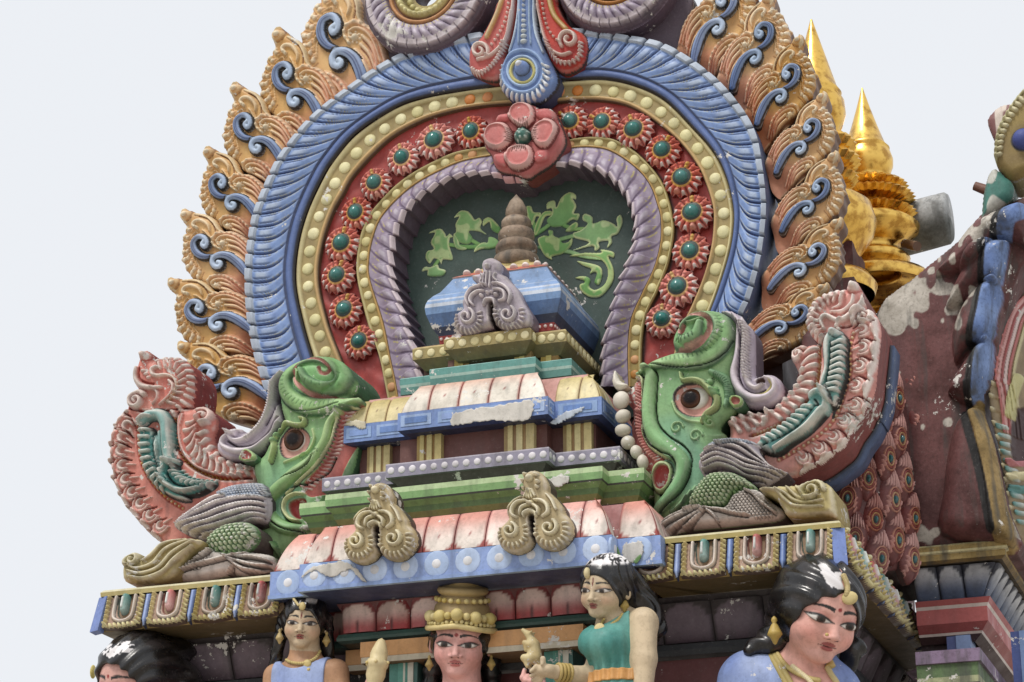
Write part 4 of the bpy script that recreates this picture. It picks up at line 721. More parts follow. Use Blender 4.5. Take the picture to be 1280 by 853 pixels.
for p in ((440, 185), (560, 235)): c.stroke(spiral(g2(p)[0], 42*ub2, 0, 1.1, .3), 6*ub2, .014, L(140, 190, 124), ow=4*ub2, oc=GD, sm=False)
c.build('body', MPC, mk2, .3, GD, hl=.14); eye(mk2, (870.6, 499.5), YH-.05, .070, .060, (865.5, 500.5), .052, .048)
e = Cv(bbox(g1((820, 680), (930, 770)), .02), .004, YH-.10); e.poly(cr(g1((825, 720), (850, 685), (910, 700), (915, 750), (860, 770)), 4, True), .03, .03, L(150, 180, 110), base=True); e.poly(cr(g1((842, 725), (860, 698), (900, 712), (898, 745), (862, 752)), 4, True), -.02, .015, L(150, 70, 56)); e.build('ear', MP, mk2, .1, GD)
# --- crest
lv = lambda *p: XZ(rA(*p), YH-.02)
sil = lv((745, 100), (800, 95), (880, 130), (930, 190), (968, 240), (975, 400), (980, 530), (1010, 535), (1070, 520), (1140, 550), (1168, 620), (1150, 690), (1080, 735), (950, 745), (870, 700), (820, 620), (805, 520), (830, 440), (850, 340), (848, 200), (800, 135))
c = Cv(bbox(sil), .004, YH+.02, LAV); c.poly(cr(sil, 4, True), .05, .03, lambda x, z, d_: mixc(LAV, L(190, 178, 194), vnoise(x*20, z*20)), base=True)
c.stroke(lv((840, 130), (885, 200), (880, 300), (870, 420), (850, 530), (880, 620), (960, 690), (1060, 690), (1120, 640), (1110, 580), (1060, 560)), [10*ua, 22*ua, 24*ua, 24*ua, 26*ua, 28*ua, 30*ua, 28*ua, 22*ua, 18*ua, 12*ua], .03, L(176, 160, 186), L(204, 192, 208)); c.stroke(lv((900, 150), (930, 260), (925, 400), (925, 520), (950, 600), (1000, 630), (1040, 600)), [10*ua, 20*ua, 22*ua, 22*ua, 22*ua, 18*ua, 10*ua], .03, L(206, 194, 204))
c.stroke(lv((870, 180), (895, 300), (890, 430), (880, 540), (920, 630), (990, 665), (1060, 640)), 5*ua, -.024, L(76, 62, 84)); ribs(c, lv((915, 190), (930, 300), (925, 420), (935, 560)), 20, 22*ua, 24*ua, 6*ua, .016, L(216, 208, 214), slant=.3, edge=L(120, 106, 120)); c.stroke(lv((1000, 670), (1060, 660), (1100, 610), (1085, 580)), [6*ua, 10*ua, 10*ua, 6*ua], .008, L(196, 184, 96)); c.dot(lv((1025, 580))[0], 30*ua, -.03, L(92, 62, 56))
c.build('crest', MP, mk2, .14, L(96, 84, 100), hl=.4)
# --- teeth
for i, (f, p, rx, rz) in enumerate(((rA, (92, 700), 62, 60), (rA, (105, 808), 58, 46), (rB, (98, 196), 60, 42), (rB, (130, 272), 52, 46), (rB, (182, 332), 44, 46), (rB, (222, 395), 42, 50))):
    q = onY(*f(p)[0], YH-.05); m = MB(); th = np.linspace(0, pi, 9); m.lathe([(max(sin(x), .0)*.9+.02*(x < .1), cos(x)) for x in th], mixc(L(226, 220, 206), L(176, 164, 146), np.linspace(0, 1, 9)), 14)
    o = m.build('tooth', MP, mk2, True); o.location = (q[0], YH-.06, q[2]); k = U/5.2; o.scale = (rx*k, .035, rz*k); o.rotation_euler = (0, random.uniform(-.3, .3), 0)
fa = cr(XZ(rA((40, 488), (22, 560), (45, 612), (95, 612), (125, 585), (75, 560)), YH-.08), 4, True); c = Cv(bbox(fa), .004, YH-.05); c.poly(fa, .03, .03, L(222, 214, 198), base=True); c.build('fang', MP, mk2, .08, L(190, 176, 150))
# --- wing, leg, foot, scroll
cw = lambda *p: XZ(rB(*p), .2); uw = U/5.018
fe = [cw((590, 360), (680, 320), (780, 345), (900, 400), (1090, 440)), cw((600, 390), (690, 350), (780, 375), (890, 430), (1060, 455)), cw((610, 415), (700, 380), (790, 405), (890, 455), (1020, 475)), cw((600, 440), (700, 410), (800, 440), (880, 485), (980, 500)), cw((620, 330), (720, 295), (820, 310), (920, 370), (1040, 425)), cw((700, 290), (780, 275), (860, 290), (930, 340), (1000, 400))]
wing(mk2, cw((555, 400), (570, 350), (610, 285), (680, 242), (780, 228), (890, 245), (942, 278), (930, 300), (985, 380), (1060, 430), (1112, 440), (1040, 492), (960, 532), (880, 512), (760, 455), (700, 435), (640, 445), (592, 468)), cw((608, 292), (680, 246), (780, 232), (890, 250), (930, 275), (840, 280), (740, 290), (650, 312)), fe, .26, uw)
cl = lambda *p: XZ(rB(*p), .12)
leg(mk2, cl((505, 640), (560, 540), (620, 475), (690, 450), (790, 458), (870, 500), (930, 552), (850, 565), (780, 600), (730, 660), (640, 680), (560, 672)), cl((300, 850), (310, 825), (370, 750), (470, 700), (560, 670), (680, 675), (740, 660), (780, 595), (850, 558), (930, 562), (1020, 635), (1104, 700), (1070, 750), (900, 775), (700, 795), (500, 815), (380, 850)), [cl((890, 735), (800, 725), (700, 700), (600, 690), (500, 715)), cl((1060, 720), (980, 660), (920, 600), (870, 575)), cl((600, 695), (520, 720), (420, 765), (330, 825)), cl((610, 705), (540, 750), (450, 800), (400, 830)), cl((620, 705), (580, 750), (530, 790), (480, 812)), cl((630, 700), (680, 740), (700, 780)), cl((560, 690), (460, 720), (390, 755), (340, 800))], .16, uw, cl((740, 720), (780, 620), (850, 570), (930, 575), (1010, 640), (1080, 700), (1040, 740), (900, 745)))
cs = lambda *p: XZ(rD(*p), .05)
scroll(mk2, cs((150, 560), (280, 550), (430, 545), (470, 530), (540, 520), (600, 550), (625, 610), (636, 735), (560, 735), (350, 742), (300, 690), (260, 630), (200, 590)), [cs((180, 572), (270, 590), (330, 650), (400, 690), (560, 690)), cs((260, 570), (330, 610), (380, 650), (450, 670), (560, 650)), cs((330, 560), (370, 600), (420, 640), (480, 645), (540, 620)), cs((390, 555), (420, 590), (440, 620))], spiral(cs((490, 592))[0], 74*uw, 0, 1.5, .2), .06, uw, 1)
# ================================================================ stepped mouldings
def zz(px, py, Y): return onY(px, py, Y)[2]
def xx(px, py, Y): return onY(px, py, Y)[0]
def plan(st, yb):
    """st: [(x, y), ...] corners of the front faces from left to right, each face at its own depth: (x_start, y)"""
    P = [(st[0][0], yb)]
    for i, (x, y) in enumerate(st[:-1]):
        P.append((x, y)); P.append((st[i+1][0], y))
        if i < len(st)-2: P.append((st[i+1][0], st[i+1][1])) if False else None
    P.append((st[-1][0], yb)); return np.array([p for k, p in enumerate(P) if k == 0 or p != P[k-1]], float)
def offs(P, o):
    n = len(P); E = P[1:]-P[:-1]; E = E/np.linalg.norm(E, axis=1)[:, None]; N = np.stack([E[:, 1], -E[:, 0]], 1); out = P.copy()
    for i in range(n):
        v = (N[i-1] if i > 0 else 0)+(N[i] if i < n-1 else 0)
        out[i] = P[i]+v*o
    return out
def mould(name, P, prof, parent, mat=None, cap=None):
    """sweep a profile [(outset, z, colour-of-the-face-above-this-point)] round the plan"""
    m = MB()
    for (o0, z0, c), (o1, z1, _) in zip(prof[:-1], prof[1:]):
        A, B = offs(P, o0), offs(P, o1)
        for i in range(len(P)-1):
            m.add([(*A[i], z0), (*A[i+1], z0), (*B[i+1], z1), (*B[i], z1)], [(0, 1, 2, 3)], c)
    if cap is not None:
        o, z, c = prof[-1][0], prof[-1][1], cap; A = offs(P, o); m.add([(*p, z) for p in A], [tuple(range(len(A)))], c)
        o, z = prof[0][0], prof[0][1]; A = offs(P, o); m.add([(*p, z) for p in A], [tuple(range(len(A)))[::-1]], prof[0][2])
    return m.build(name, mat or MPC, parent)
def edges(P): # front- and right-facing edges: start, end, outward normal
    for i in range(len(P)-1):
        e = P[i+1]-P[i]; l = np.linalg.norm(e); e = e/l; n = np.array([e[1], -e[0]])
        if l > .03 and (n[1] < -.5 or n[0] > .5): yield P[i], P[i+1], n, l, e
def petals(P, zb, zt, ob, ot, w, parent, cfun, name='petal', mat=None, bulge=.006, curve='out', sides=True):
    """a row of separate petals along the mouldings; v: 0 bottom .. 1 top"""
    cache = {}; Pl_ = [tuple(np.round(p, 6)) for p in P]
    for a, b, n, l, e in edges(P):
        if not sides and n[0] > .5: continue
        k = max(1, round(l/w)); ww = l/k; ia = Pl_.index(tuple(np.round(a, 6)))
        def turn(i):                                        # convex corner at plan vertex i?
            if i <= 0 or i >= len(P)-1: return False
            d0, d1 = P[i]-P[i-1], P[i+1]-P[i]; return d0[0]*d1[1]-d0[1]*d1[0] > 0 if True else False
        for j in range(k):
            cl, cr_ = (j == 0 and turn(ia)), (j == k-1 and turn(ia+1)); key = (round(ww, 4), cl, cr_)
            if key not in cache:
                nu, nv = 15, 14; uu = np.linspace(-1, 1, nu); vv = np.linspace(0, 1, nv); UU, VV = np.meshgrid(uu, vv, indexing='ij'); th = VV*pi/2
                if curve == 'out': o = ob+(ot-ob)*(.55*VV+.45*(1-np.cos(th))); z = zb+(zt-zb)*(.55*VV+.45*np.sin(th))
                else: o = ob+(ot-ob)*VV; z = zb+(zt-zb)*VV
                o = o+bulge*np.sqrt(np.clip(1-np.abs(UU)**4, 0, 1)); X_ = UU*ww*.49
                if cr_: X_ = np.where(X_ > 0, X_*(ww*.5+o)/(ww*.5), X_)
                if cl: X_ = np.where(X_ < 0, X_*(ww*.5+o)/(ww*.5), X_)
                V = np.stack([X_, -o, z], -1)
                mm = MB(); mm.grid(V, cfun(UU, VV)); cache[key] = mm.build('tmp', mat or MPC, None, True).data; bpy.data.objects.remove(bpy.data.objects['tmp'])
                cache[key].name = name
            q = link(name, cache[key], parent); c0 = a+e*(ww*(j+.5)); q.location = (c0[0], c0[1], 0); q.rotation_euler = (0, 0, math.atan2(e[1], e[0]))
def beadrow(P, o, z, sp, me, parent, name='bead', sides=True, m0=.5, tilt=0):
    for a, b, n, l, e in edges(P):
        if not sides and n[0] > .5: continue
        k = max(1, round(l/sp))
        for j in range(k):
            q = link(name, me, parent); c0 = a+e*(l*(j+m0)/k)+n*o; q.location = (c0[0], c0[1], z); q.rotation_euler = (tilt, 0, math.atan2(e[1], e[0])); s = random.uniform(.93, 1.05); q.scale = (s, 1, s)
def steps(l2, l1, r1, r2, py, Y1, Y2, extra=None):
    """stepped front: outer left, main left, main right, outer right in pixels at row py"""
    return [(xx(l2, py, Y2), Y2), (xx(l1, py, Y1), Y1), (xx(r1, py, Y1), Y2), (xx(r2, py, Y2), None)]
def stplan(l2, l1, r1, r2, pyl, pyr, Y1, Y2, yb):
    xl2, xl1, xr1, xr2 = xx(l2, pyl, Y2), xx(l1, pyl, Y1), xx(r1, pyr, Y1), xx(r2, pyr, Y2)
    return np.array([(xl2, yb), (xl2, Y2), (xl1, Y2), (xl1, Y1), (xr1, Y1), (xr1, Y2), (xr2, Y2), (xr2, yb)])
BL1 = L(122, 150, 208); BL1d = L(34, 50, 92); BL1l = L(150, 178, 220)
# ================================================================ the little shrine inside the arch
shr = thing('miniature_shrine', 'tiered miniature shrine with a striped blue dome and ringed spire, under the arch', 'shrine')
# --- lotus cornice with blue dotted band
Y1, Y2 = -.17, -.09
Pk = stplan(337, 373.5, 765, 826, 741, 690, Y1, Y2, .6); zb, zt = zz(373, 741, Y1), zz(373, 706, Y1); zp = zz(389, 663, Y1+.10)
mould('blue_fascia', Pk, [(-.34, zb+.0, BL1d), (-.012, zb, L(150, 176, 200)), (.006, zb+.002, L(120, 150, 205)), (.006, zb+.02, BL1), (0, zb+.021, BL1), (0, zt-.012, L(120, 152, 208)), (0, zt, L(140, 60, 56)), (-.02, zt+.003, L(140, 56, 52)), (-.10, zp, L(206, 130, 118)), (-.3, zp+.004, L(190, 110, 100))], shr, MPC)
ring = bead_mesh(16*U, .004, L(168, 190, 226), 'ring'); ringc = bead_mesh(6.5*U, .008, L(216, 216, 220), 'ring_centre')
kb = (zb+zt)/2+.008
for a_, b_, n_, l_, e_ in edges(Pk):
    if n_[1] > -.5 and l_ > .5: continue
    k = max(1, round(l_/(37.5*U)))
    for j in range(k):
        q = link('ring', ring, shr); c0 = a_+e_*(l_*(j+.5)/k); q.location = (*c0, kb); q.rotation_euler = (0, 0, math.atan2(e_[1], e_[0])); g_ = link('ring_centre', ringc, q)
def pinkpetal(u_, v_):
    c = mixc(L(230, 218, 208), L(218, 148, 132), smooth(.12, .8, v_)); gap = np.maximum(smooth(.93, .98, np.abs(u_)), smooth(.0, .03, (np.abs(u_)-.5)*.34-v_*1.0)); c = mixc(c, L(150, 50, 44), gap)
    return mixc(c, L(140, 50, 46), ((u_**2+((v_-.32)*2.6)**2) < .012)*1.0)
petals(Pk, zt+.004, zp+.006, -.012, -.105, 39*U, shr, pinkpetal, 'lotus_petal')
# --- green moulding
Yg = .08; Pg = stplan(375, 407, 753, 805, 620, 600, Yg, Yg+.09, .8); g0, g1_ = zz(407, 652, Yg), zz(407, 619, Yg); gm = lambda t: g0+(g1_-g0)*t
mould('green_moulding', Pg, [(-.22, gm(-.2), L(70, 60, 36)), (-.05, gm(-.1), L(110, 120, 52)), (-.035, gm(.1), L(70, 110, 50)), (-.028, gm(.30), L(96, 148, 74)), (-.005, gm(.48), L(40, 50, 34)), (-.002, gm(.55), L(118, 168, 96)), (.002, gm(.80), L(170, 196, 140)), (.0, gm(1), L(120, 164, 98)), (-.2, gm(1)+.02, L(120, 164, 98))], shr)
# --- lavender dotted moulding
Yl = .18; Pl = stplan(403, 482, 686, 775, 590, 575, Yl, Yl+.1, .9); l0, l1 = zz(482, 598, Yl), zz(482, 581, Yl); hl = l1-l0
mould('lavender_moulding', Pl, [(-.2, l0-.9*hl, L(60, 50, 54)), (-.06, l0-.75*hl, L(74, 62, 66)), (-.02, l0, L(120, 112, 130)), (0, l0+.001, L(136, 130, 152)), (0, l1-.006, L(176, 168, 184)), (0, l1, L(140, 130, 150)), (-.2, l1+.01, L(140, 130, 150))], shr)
beadrow(Pl, .0, (l0+l1)/2, 14*U, bead_mesh(4.6*U, .006, L(214, 208, 214)), shr, 'lavender_bead')
# --- recessed storey with yellow pilasters
Yr = .34; zb2 = zz(497, 540, .22); Pr = stplan(450, 500, 684, 745, 575, 560, Yr, Yr+.08, 1.0)
mould('recessed_wall', Pr, [(0, l1, L(112, 68, 62)), (0, zb2+.03, L(112, 68, 62))], shr, MP)
for (pl_, pr_, Yp) in ((459, 488, Yr+.05), (521, 552, Yr-.03), (630, 668, Yr-.03), (704, 740, Yr+.05)):
    x0, x1 = xx(pl_, 565, Yp), xx(pr_, 560, Yp); w_ = x1-x0; m = MB()
    for k, (f0, f1, cc) in enumerate(((0, .14, L(170, 140, 70)), (.14, .3, L(206, 190, 120)), (.3, .42, L(150, 112, 52)), (.42, .62, L(212, 198, 132)), (.62, .74, L(160, 124, 60)), (.74, 1, L(204, 186, 116)))): m.box((x0+w_*f0, Yp-(.008 if k % 2 else 0), l1-.01), (x0+w_*f1, Yp+.12, zb2+.028), cc)
    m.build('pilaster', MPC, shr)
# --- upper cornice: blue band, pink and yellow petals
Yu = .22; Pu = stplan(430, 497, 685, 752, 530, 505, Yu, Yu+.09, 1.0); u0, u1 = zz(497, 540, Yu), zz(497, 517, Yu); up = zz(520, 485, Yu+.09)
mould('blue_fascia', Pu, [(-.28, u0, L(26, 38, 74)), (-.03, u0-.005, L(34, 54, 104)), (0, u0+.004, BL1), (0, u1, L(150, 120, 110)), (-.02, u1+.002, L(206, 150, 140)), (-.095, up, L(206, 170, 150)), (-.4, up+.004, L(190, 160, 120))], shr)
pnl = MB(); ww = .165; pnl.box((-ww/2, -.003, -(u1-u0)*.30), (ww/2, .004, (u1-u0)*.30), L(150, 178, 222)); o = pnl.build('fascia_panel', MPC, None); pme = o.data; bpy.data.objects.remove(o)
pnl = MB(); pnl.box((-ww*.36, -.003, -(u1-u0)*.16), (ww*.36, .004, (u1-u0)*.16), L(112, 146, 208)); o = pnl.build('fascia_inset', MPC, None); pme2 = o.data; bpy.data.objects.remove(o)
for a_, b_, n_, l_, e_ in edges(Pu):
    k = max(1, round(l_/.19))
    if n_[0] > .5 and l_ > .3: k = 3
    for j in range(k):
        q = link('fascia_panel', pme, shr); c0 = a_+e_*(l_*(j+.5)/k); q.location = (*c0, (u0+u1)/2+.003); q.rotation_euler = (0, 0, math.atan2(e_[1], e_[0])); q.scale = (l_/k/.19*.95, 1, 1); s_ = link('fascia_inset', pme2, q); s_.location = (0, -.003, 0)
def pk2(u_, v_):
    c = mixc(L(230, 222, 208), L(222, 184, 164), smooth(.3, 1., v_)); return mixc(mixc(c, L(168, 84, 74), smooth(.93, .98, np.abs(u_))), L(150, 60, 52), ((u_**2*.7+((v_-.4)*2.6)**2) < .01)*1.0)
def ye2(u_, v_):
    c = mixc(L(222, 206, 150), L(200, 180, 112), smooth(.1, .9, v_)); return mixc(mixc(c, L(150, 116, 60), smooth(.93, .98, np.abs(u_))), L(120, 80, 50), ((u_**2*.7+((v_-.4)*2.6)**2) < .012)*1.0)
petals(Pu[2:6], u1+.003, up+.006, -.012, -.10, 38*U, shr, pk2, 'lotus_petal', sides=False)
petals(np.array([Pu[1], Pu[2]]), u1+.003, up-.006, -.012, -.10, 30*U, shr, ye2, 'lotus_petal'); petals(np.array([Pu[5], Pu[6], Pu[6]+np.array([0, .25])]), u1+.003, up-.006, -.012, -.10, 30*U, shr, ye2, 'lotus_petal')
# --- teal moulding, small pilasters, olive dotted slab
Yt = .42; Pt = stplan(501, 538, 669, 714, 470, 455, Yt, Yt+.08, 1.05); t0_, t1_ = zz(538, 478, Yt), zz(538, 462, Yt)
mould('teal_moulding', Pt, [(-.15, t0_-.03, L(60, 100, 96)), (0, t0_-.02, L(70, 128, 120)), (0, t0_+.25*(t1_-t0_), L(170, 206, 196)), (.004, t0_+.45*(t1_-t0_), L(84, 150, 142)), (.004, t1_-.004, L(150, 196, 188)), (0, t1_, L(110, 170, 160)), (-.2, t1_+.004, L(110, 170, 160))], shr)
Yo = .44; Po = stplan(516, 555, 664, 708, 430, 415, Yo, Yo+.08, 1.08); o0, o1 = zz(555, 438, Yo), zz(555, 425, Yo)
Pr2 = stplan(530, 560, 660, 700, 450, 440, Yo+.1, Yo+.16, 1.08); mould('recessed_wall', Pr2, [(0, t1_, L(112, 72, 60)), (0, o0-.02, L(112, 72, 60))], shr, MP)
for (pl_, pr_, Yp) in ((546, 563, Yo+.13), (568, 586, Yo+.08), (643, 664, Yo+.08), (676, 698, Yo+.13)):
    x0, x1 = xx(pl_, 445, Yp), xx(pr_, 440, Yp); m = MB()
    for f0, f1, cc in ((0, .3, L(190, 160, 80)), (.3, .6, L(210, 190, 116)), (.6, 1, L(150, 116, 56))): m.box((x0+(x1-x0)*f0, Yp-.004*(f0 == .3), t1_-.01), (x0+(x1-x0)*f1, Yp+.1, o0-.02), cc)
    m.build('pilaster', MPC, shr)
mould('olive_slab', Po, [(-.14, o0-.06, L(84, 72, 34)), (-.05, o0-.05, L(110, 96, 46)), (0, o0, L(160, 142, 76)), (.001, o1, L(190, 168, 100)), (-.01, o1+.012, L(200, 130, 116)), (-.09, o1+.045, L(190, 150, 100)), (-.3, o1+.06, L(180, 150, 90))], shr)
beadrow(Po, .002, (o0+o1)/2, 16*U, bead_mesh(5.8*U, .006, L(222, 210, 158)), shr, 'olive_bead')
# --- domed roof with straight sides
YD = .50; xl, xr = xx(531, 377, YD), xx(701, 358, YD); hw = (xr-xl)/2; xc = (xl+xr)/2; yc = YD+hw
Pd = np.array([(xl, YD+2*hw), (xl, YD), (xr, YD), (xr, YD+2*hw)]); zd = lambda py: zz(531, py, YD)
zrow = zz(615, 412, YD); zmid = zz(615, 378, YD); ztop = zz(620, 341, YD+.1)
pr_ = [(-.06, zrow-.02, L(150, 44, 40)), (-.055, zrow+.02, L(46, 60, 92)), (-.03, zrow+.06, L(86, 118, 166)), (-.005, zmid-.02, L(122, 156, 202)), (0, zmid+.015, L(196, 206, 220)), (-.003, zmid+.035, L(126, 160, 206)), (-.008, zmid+.05, L(186, 198, 216)), (-.012, zmid+.06, L(128, 160, 206)), (-.03, zmid+.085, L(170, 190, 214)), (-.034, zmid+.09, L(132, 162, 204)), (-.06, zmid+.115, L(116, 148, 192)), (-.11, ztop, L(196, 170, 160)), (-.105, ztop+.006, L(206, 116, 96)), (-.19, ztop+.055, L(200, 176, 108)), (-.195, ztop+.07, L(176, 152, 82)), (-.255, ztop+.10, L(190, 168, 96)), (-.26, ztop+.118, L(160, 136, 70))]
mould('dome', Pd, pr_, shr, MPC, cap=L(160, 136, 70))
dm = bead_mesh(5*U, .006, L(226, 212, 206)); beadrow(offs(Pd, -.14), 0, ztop+.031, 17*U, dm, shr, 'dome_bead', tilt=.9); beadrow(offs(Pd, -.055), 0, zrow+.004, 8*U, bead_mesh(2.2*U, .006, L(220, 206, 200)), shr, 'dome_bead')
# --- ringed spire
zs0 = ztop+.11; sc_ = np.array([xc, yc]); pf = []
for (r, z) in ((.120, 0), (.138, .016), (.140, .04), (.130, .062), (.106, .072), (.104, .078), (.124, .09), (.124, .112), (.112, .13), (.088, .138), (.087, .144), (.108, .156), (.108, .176), (.096, .193), (.072, .2), (.072, .206), (.09, .218), (.088, .238), (.074, .252), (.052, .258), (.053, .264), (.066, .276), (.062, .3), (.04, .338), (.0, .375)): pf.append((r, z))
ztip = zz(646.5, 243, yc); k = (ztip-zs0)/.375; pf = np.array(pf); pf[:, 1] *= k; pf[:, 0] *= .88
m = MB(); m.lathe(pf, mixc(L(150, 128, 108), L(168, 150, 130), (np.arange(len(pf)) % 6)/6.), 28, (xc, yc, zs0)); m.build('spire', MPD, shr, True)
# ---------------------------------------------------------------- horseshoe ornaments
def kudu(parent, pt, pts_hole, name, base, light, dark, Y, zf, uu, sil, spirals, arcs, knob, teeth, fl, fan):
    c = Cv(bbox(sil), .0034, Y, base); c.poly(cr(sil, 3, True), .05, .03, lambda x, z, d_: mixc(base, base*.8, vnoise(x*25, z*25)), base=True)
    for (ctr, r) in teeth:
        n = 13 if r > 120 else 11
        for k in range(n):
            t = pi*(.92+1.2*k/(n-1)) if ctr[2] > 0 else pi*(.9+1.2*k/(n-1)); p = zf((ctr[0]+r*cos(t), ctr[1]-r*sin(t)))[0]; q = zf((ctr[0]+(r-34)*cos(t), ctr[1]-(r-34)*sin(t)))[0]; c.stroke([q, p], [9*uu, 15*uu], .016, light, sm=False, edge=dark)
    for (ctr, r, a0, tr) in spirals: P = [(ctr[0]+r*(1-.8*t)*cos(a0+tr*2*pi*t), ctr[1]-r*(1-.8*t)*sin(a0+tr*2*pi*t)) for t in np.linspace(0, 1, 24)]; c.stroke(zf(*P), [17*uu, 17*uu, 15*uu, 15*uu], .026, light, ow=5*uu, oc=dark, sm=False)
    for A in arcs: c.stroke(zf(*A), [10*uu, 18*uu, 20*uu, 18*uu, 12*uu], .026, light, ow=5*uu, oc=dark)
    for A in fan: c.stroke(zf(*A), [9*uu, 13*uu, 12*uu], .018, light, edge=dark)
    for (p, r) in knob: c.dot(zf(p)[0], r*uu, .03, light, ow=6*uu, oc=dark)
    c.stroke(zf(*pts_hole), [30*uu, 30*uu, 24*uu, 16*uu], -.06, L(52, 30, 34))
    c.hl = .45; V, F, C = c.arrays(.09, fl); return V, F, C
E5 = zm(430, 595, 7.75); YK = -.18; zf = lambda *p: XZ(E5(*p), YK-.04); uu = U/7.75
silk = zf((320, 60), (385, 72), (430, 108), (470, 190), (472, 255), (500, 285), (550, 340), (602, 415), (618, 470), (655, 510), (685, 580), (685, 660), (640, 740), (560, 805), (460, 815), (380, 785), (340, 735), (322, 735), (285, 800), (180, 848), (80, 832), (15, 780), (-5, 700), (10, 620), (60, 565), (98, 520), (78, 470), (90, 400), (130, 345), (200, 308), (248, 288), (238, 240), (230, 180), (252, 105))
kp = kudu(None, None, ((322, 520), (328, 590), (330, 660), (330, 720)), 'k', L(190, 168, 116), L(228, 216, 164), L(116, 90, 48), YK, zf, uu, silk, [((135, 650), 72, 1.2, -1.25), ((495, 625), 80, 1.0, -1.25)], [((200, 530), (160, 500), (165, 440), (215, 385), (290, 370)), ((440, 525), (490, 480), (480, 410), (430, 370), (370, 365)), ((230, 500), (250, 440), (300, 415), (330, 410)), ((400, 500), (400, 450), (370, 420), (340, 410)), ((265, 520), (270, 490), (325, 465), (375, 490), (380, 520))], [((322, 155), 36), ((335, 395), 26), ((270, 110), 20), ((385, 120), 20), ((245, 170), 16), ((400, 190), 18), ((395, 240), 16), ((250, 240), 16)], [((150, 655, 1), 150), ((500, 630, 1), 162)], L(60, 44, 26), [((320, 260), (320, 300), (320, 345)), ((300, 262), (285, 300), (275, 330)), ((345, 262), (360, 300), (370, 325)), ((330, 262), (340, 305), (345, 340)), ((310, 262), (302, 305), (298, 338)), ((240, 330), (180, 370), (120, 440)), ((470, 300), (520, 360), (560, 450))])
km = mesh('kudu', *kp, MPC); kme = km.data; kme.name = 'horseshoe_ornament'; bpy.data.objects.remove(km)
kc = zf((330, 450))[0]
for (px_, py_, s_) in ((474, 655, 1.0), (667, 641, 1.0)):
    o = link('horseshoe_ornament', kme, shr); q = onY(px_, py_, YK-.04); c0 = onY(*E5((335, 450))[0], YK-.04); o.location = (q[0]-c0[0]+.0, 0, q[2]-c0[2]+.008)
E6 = zm(560, 310, 7.755); Yq = YD-.03; zf = lambda *p: XZ(E6(*p), Yq-.04)
silk = zf((410, 90), (460, 105), (505, 140), (512, 200), (500, 240), (560, 270), (600, 320), (650, 370), (690, 430), (740, 540), (800, 640), (790, 740), (700, 770), (580, 790), (500, 775), (465, 730), (400, 770), (310, 800), (200, 835), (100, 815), (60, 740), (80, 640), (140, 590), (130, 520), (190, 430), (230, 370), (290, 350), (230, 300), (235, 260), (330, 235), (320, 180), (340, 120))
kp = kudu(None, None, ((430, 560), (430, 620), (432, 680), (435, 760)), 'k', L(182, 170, 182), L(214, 204, 212), L(100, 88, 100), Yq, zf, uu, silk, [((205, 690), 80, 1.2, -1.25), ((600, 665), 80, 1.0, -1.25)], [((270, 580), (240, 540), (255, 490), (310, 450), (370, 440)), ((520, 540), (570, 520), (570, 460), (530, 430), (470, 430)), ((370, 580), (390, 530), (430, 520), (470, 530), (480, 580)), ((220, 580), (200, 510), (240, 430), (330, 390), (380, 380)), ((610, 560), (630, 480), (590, 410), (520, 370), (460, 370))], [((405, 200), 30), ((350, 490), 22), ((490, 480), 24), ((410, 460), 20), ((450, 455), 16)], [((210, 695, 1), 140), ((610, 660, 1), 145)], L(120, 108, 122), [((400, 250), (395, 320), (390, 390)), ((380, 255), (365, 330), (360, 400)), ((430, 255), (430, 330), (425, 400)), ((340, 270), (360, 300), (330, 350)), ((480, 260), (465, 310), (500, 345))])
o = mesh('horseshoe_ornament', *kp, MPC, shr); o['label'] = 'pale lavender horseshoe ornament on the blue dome'
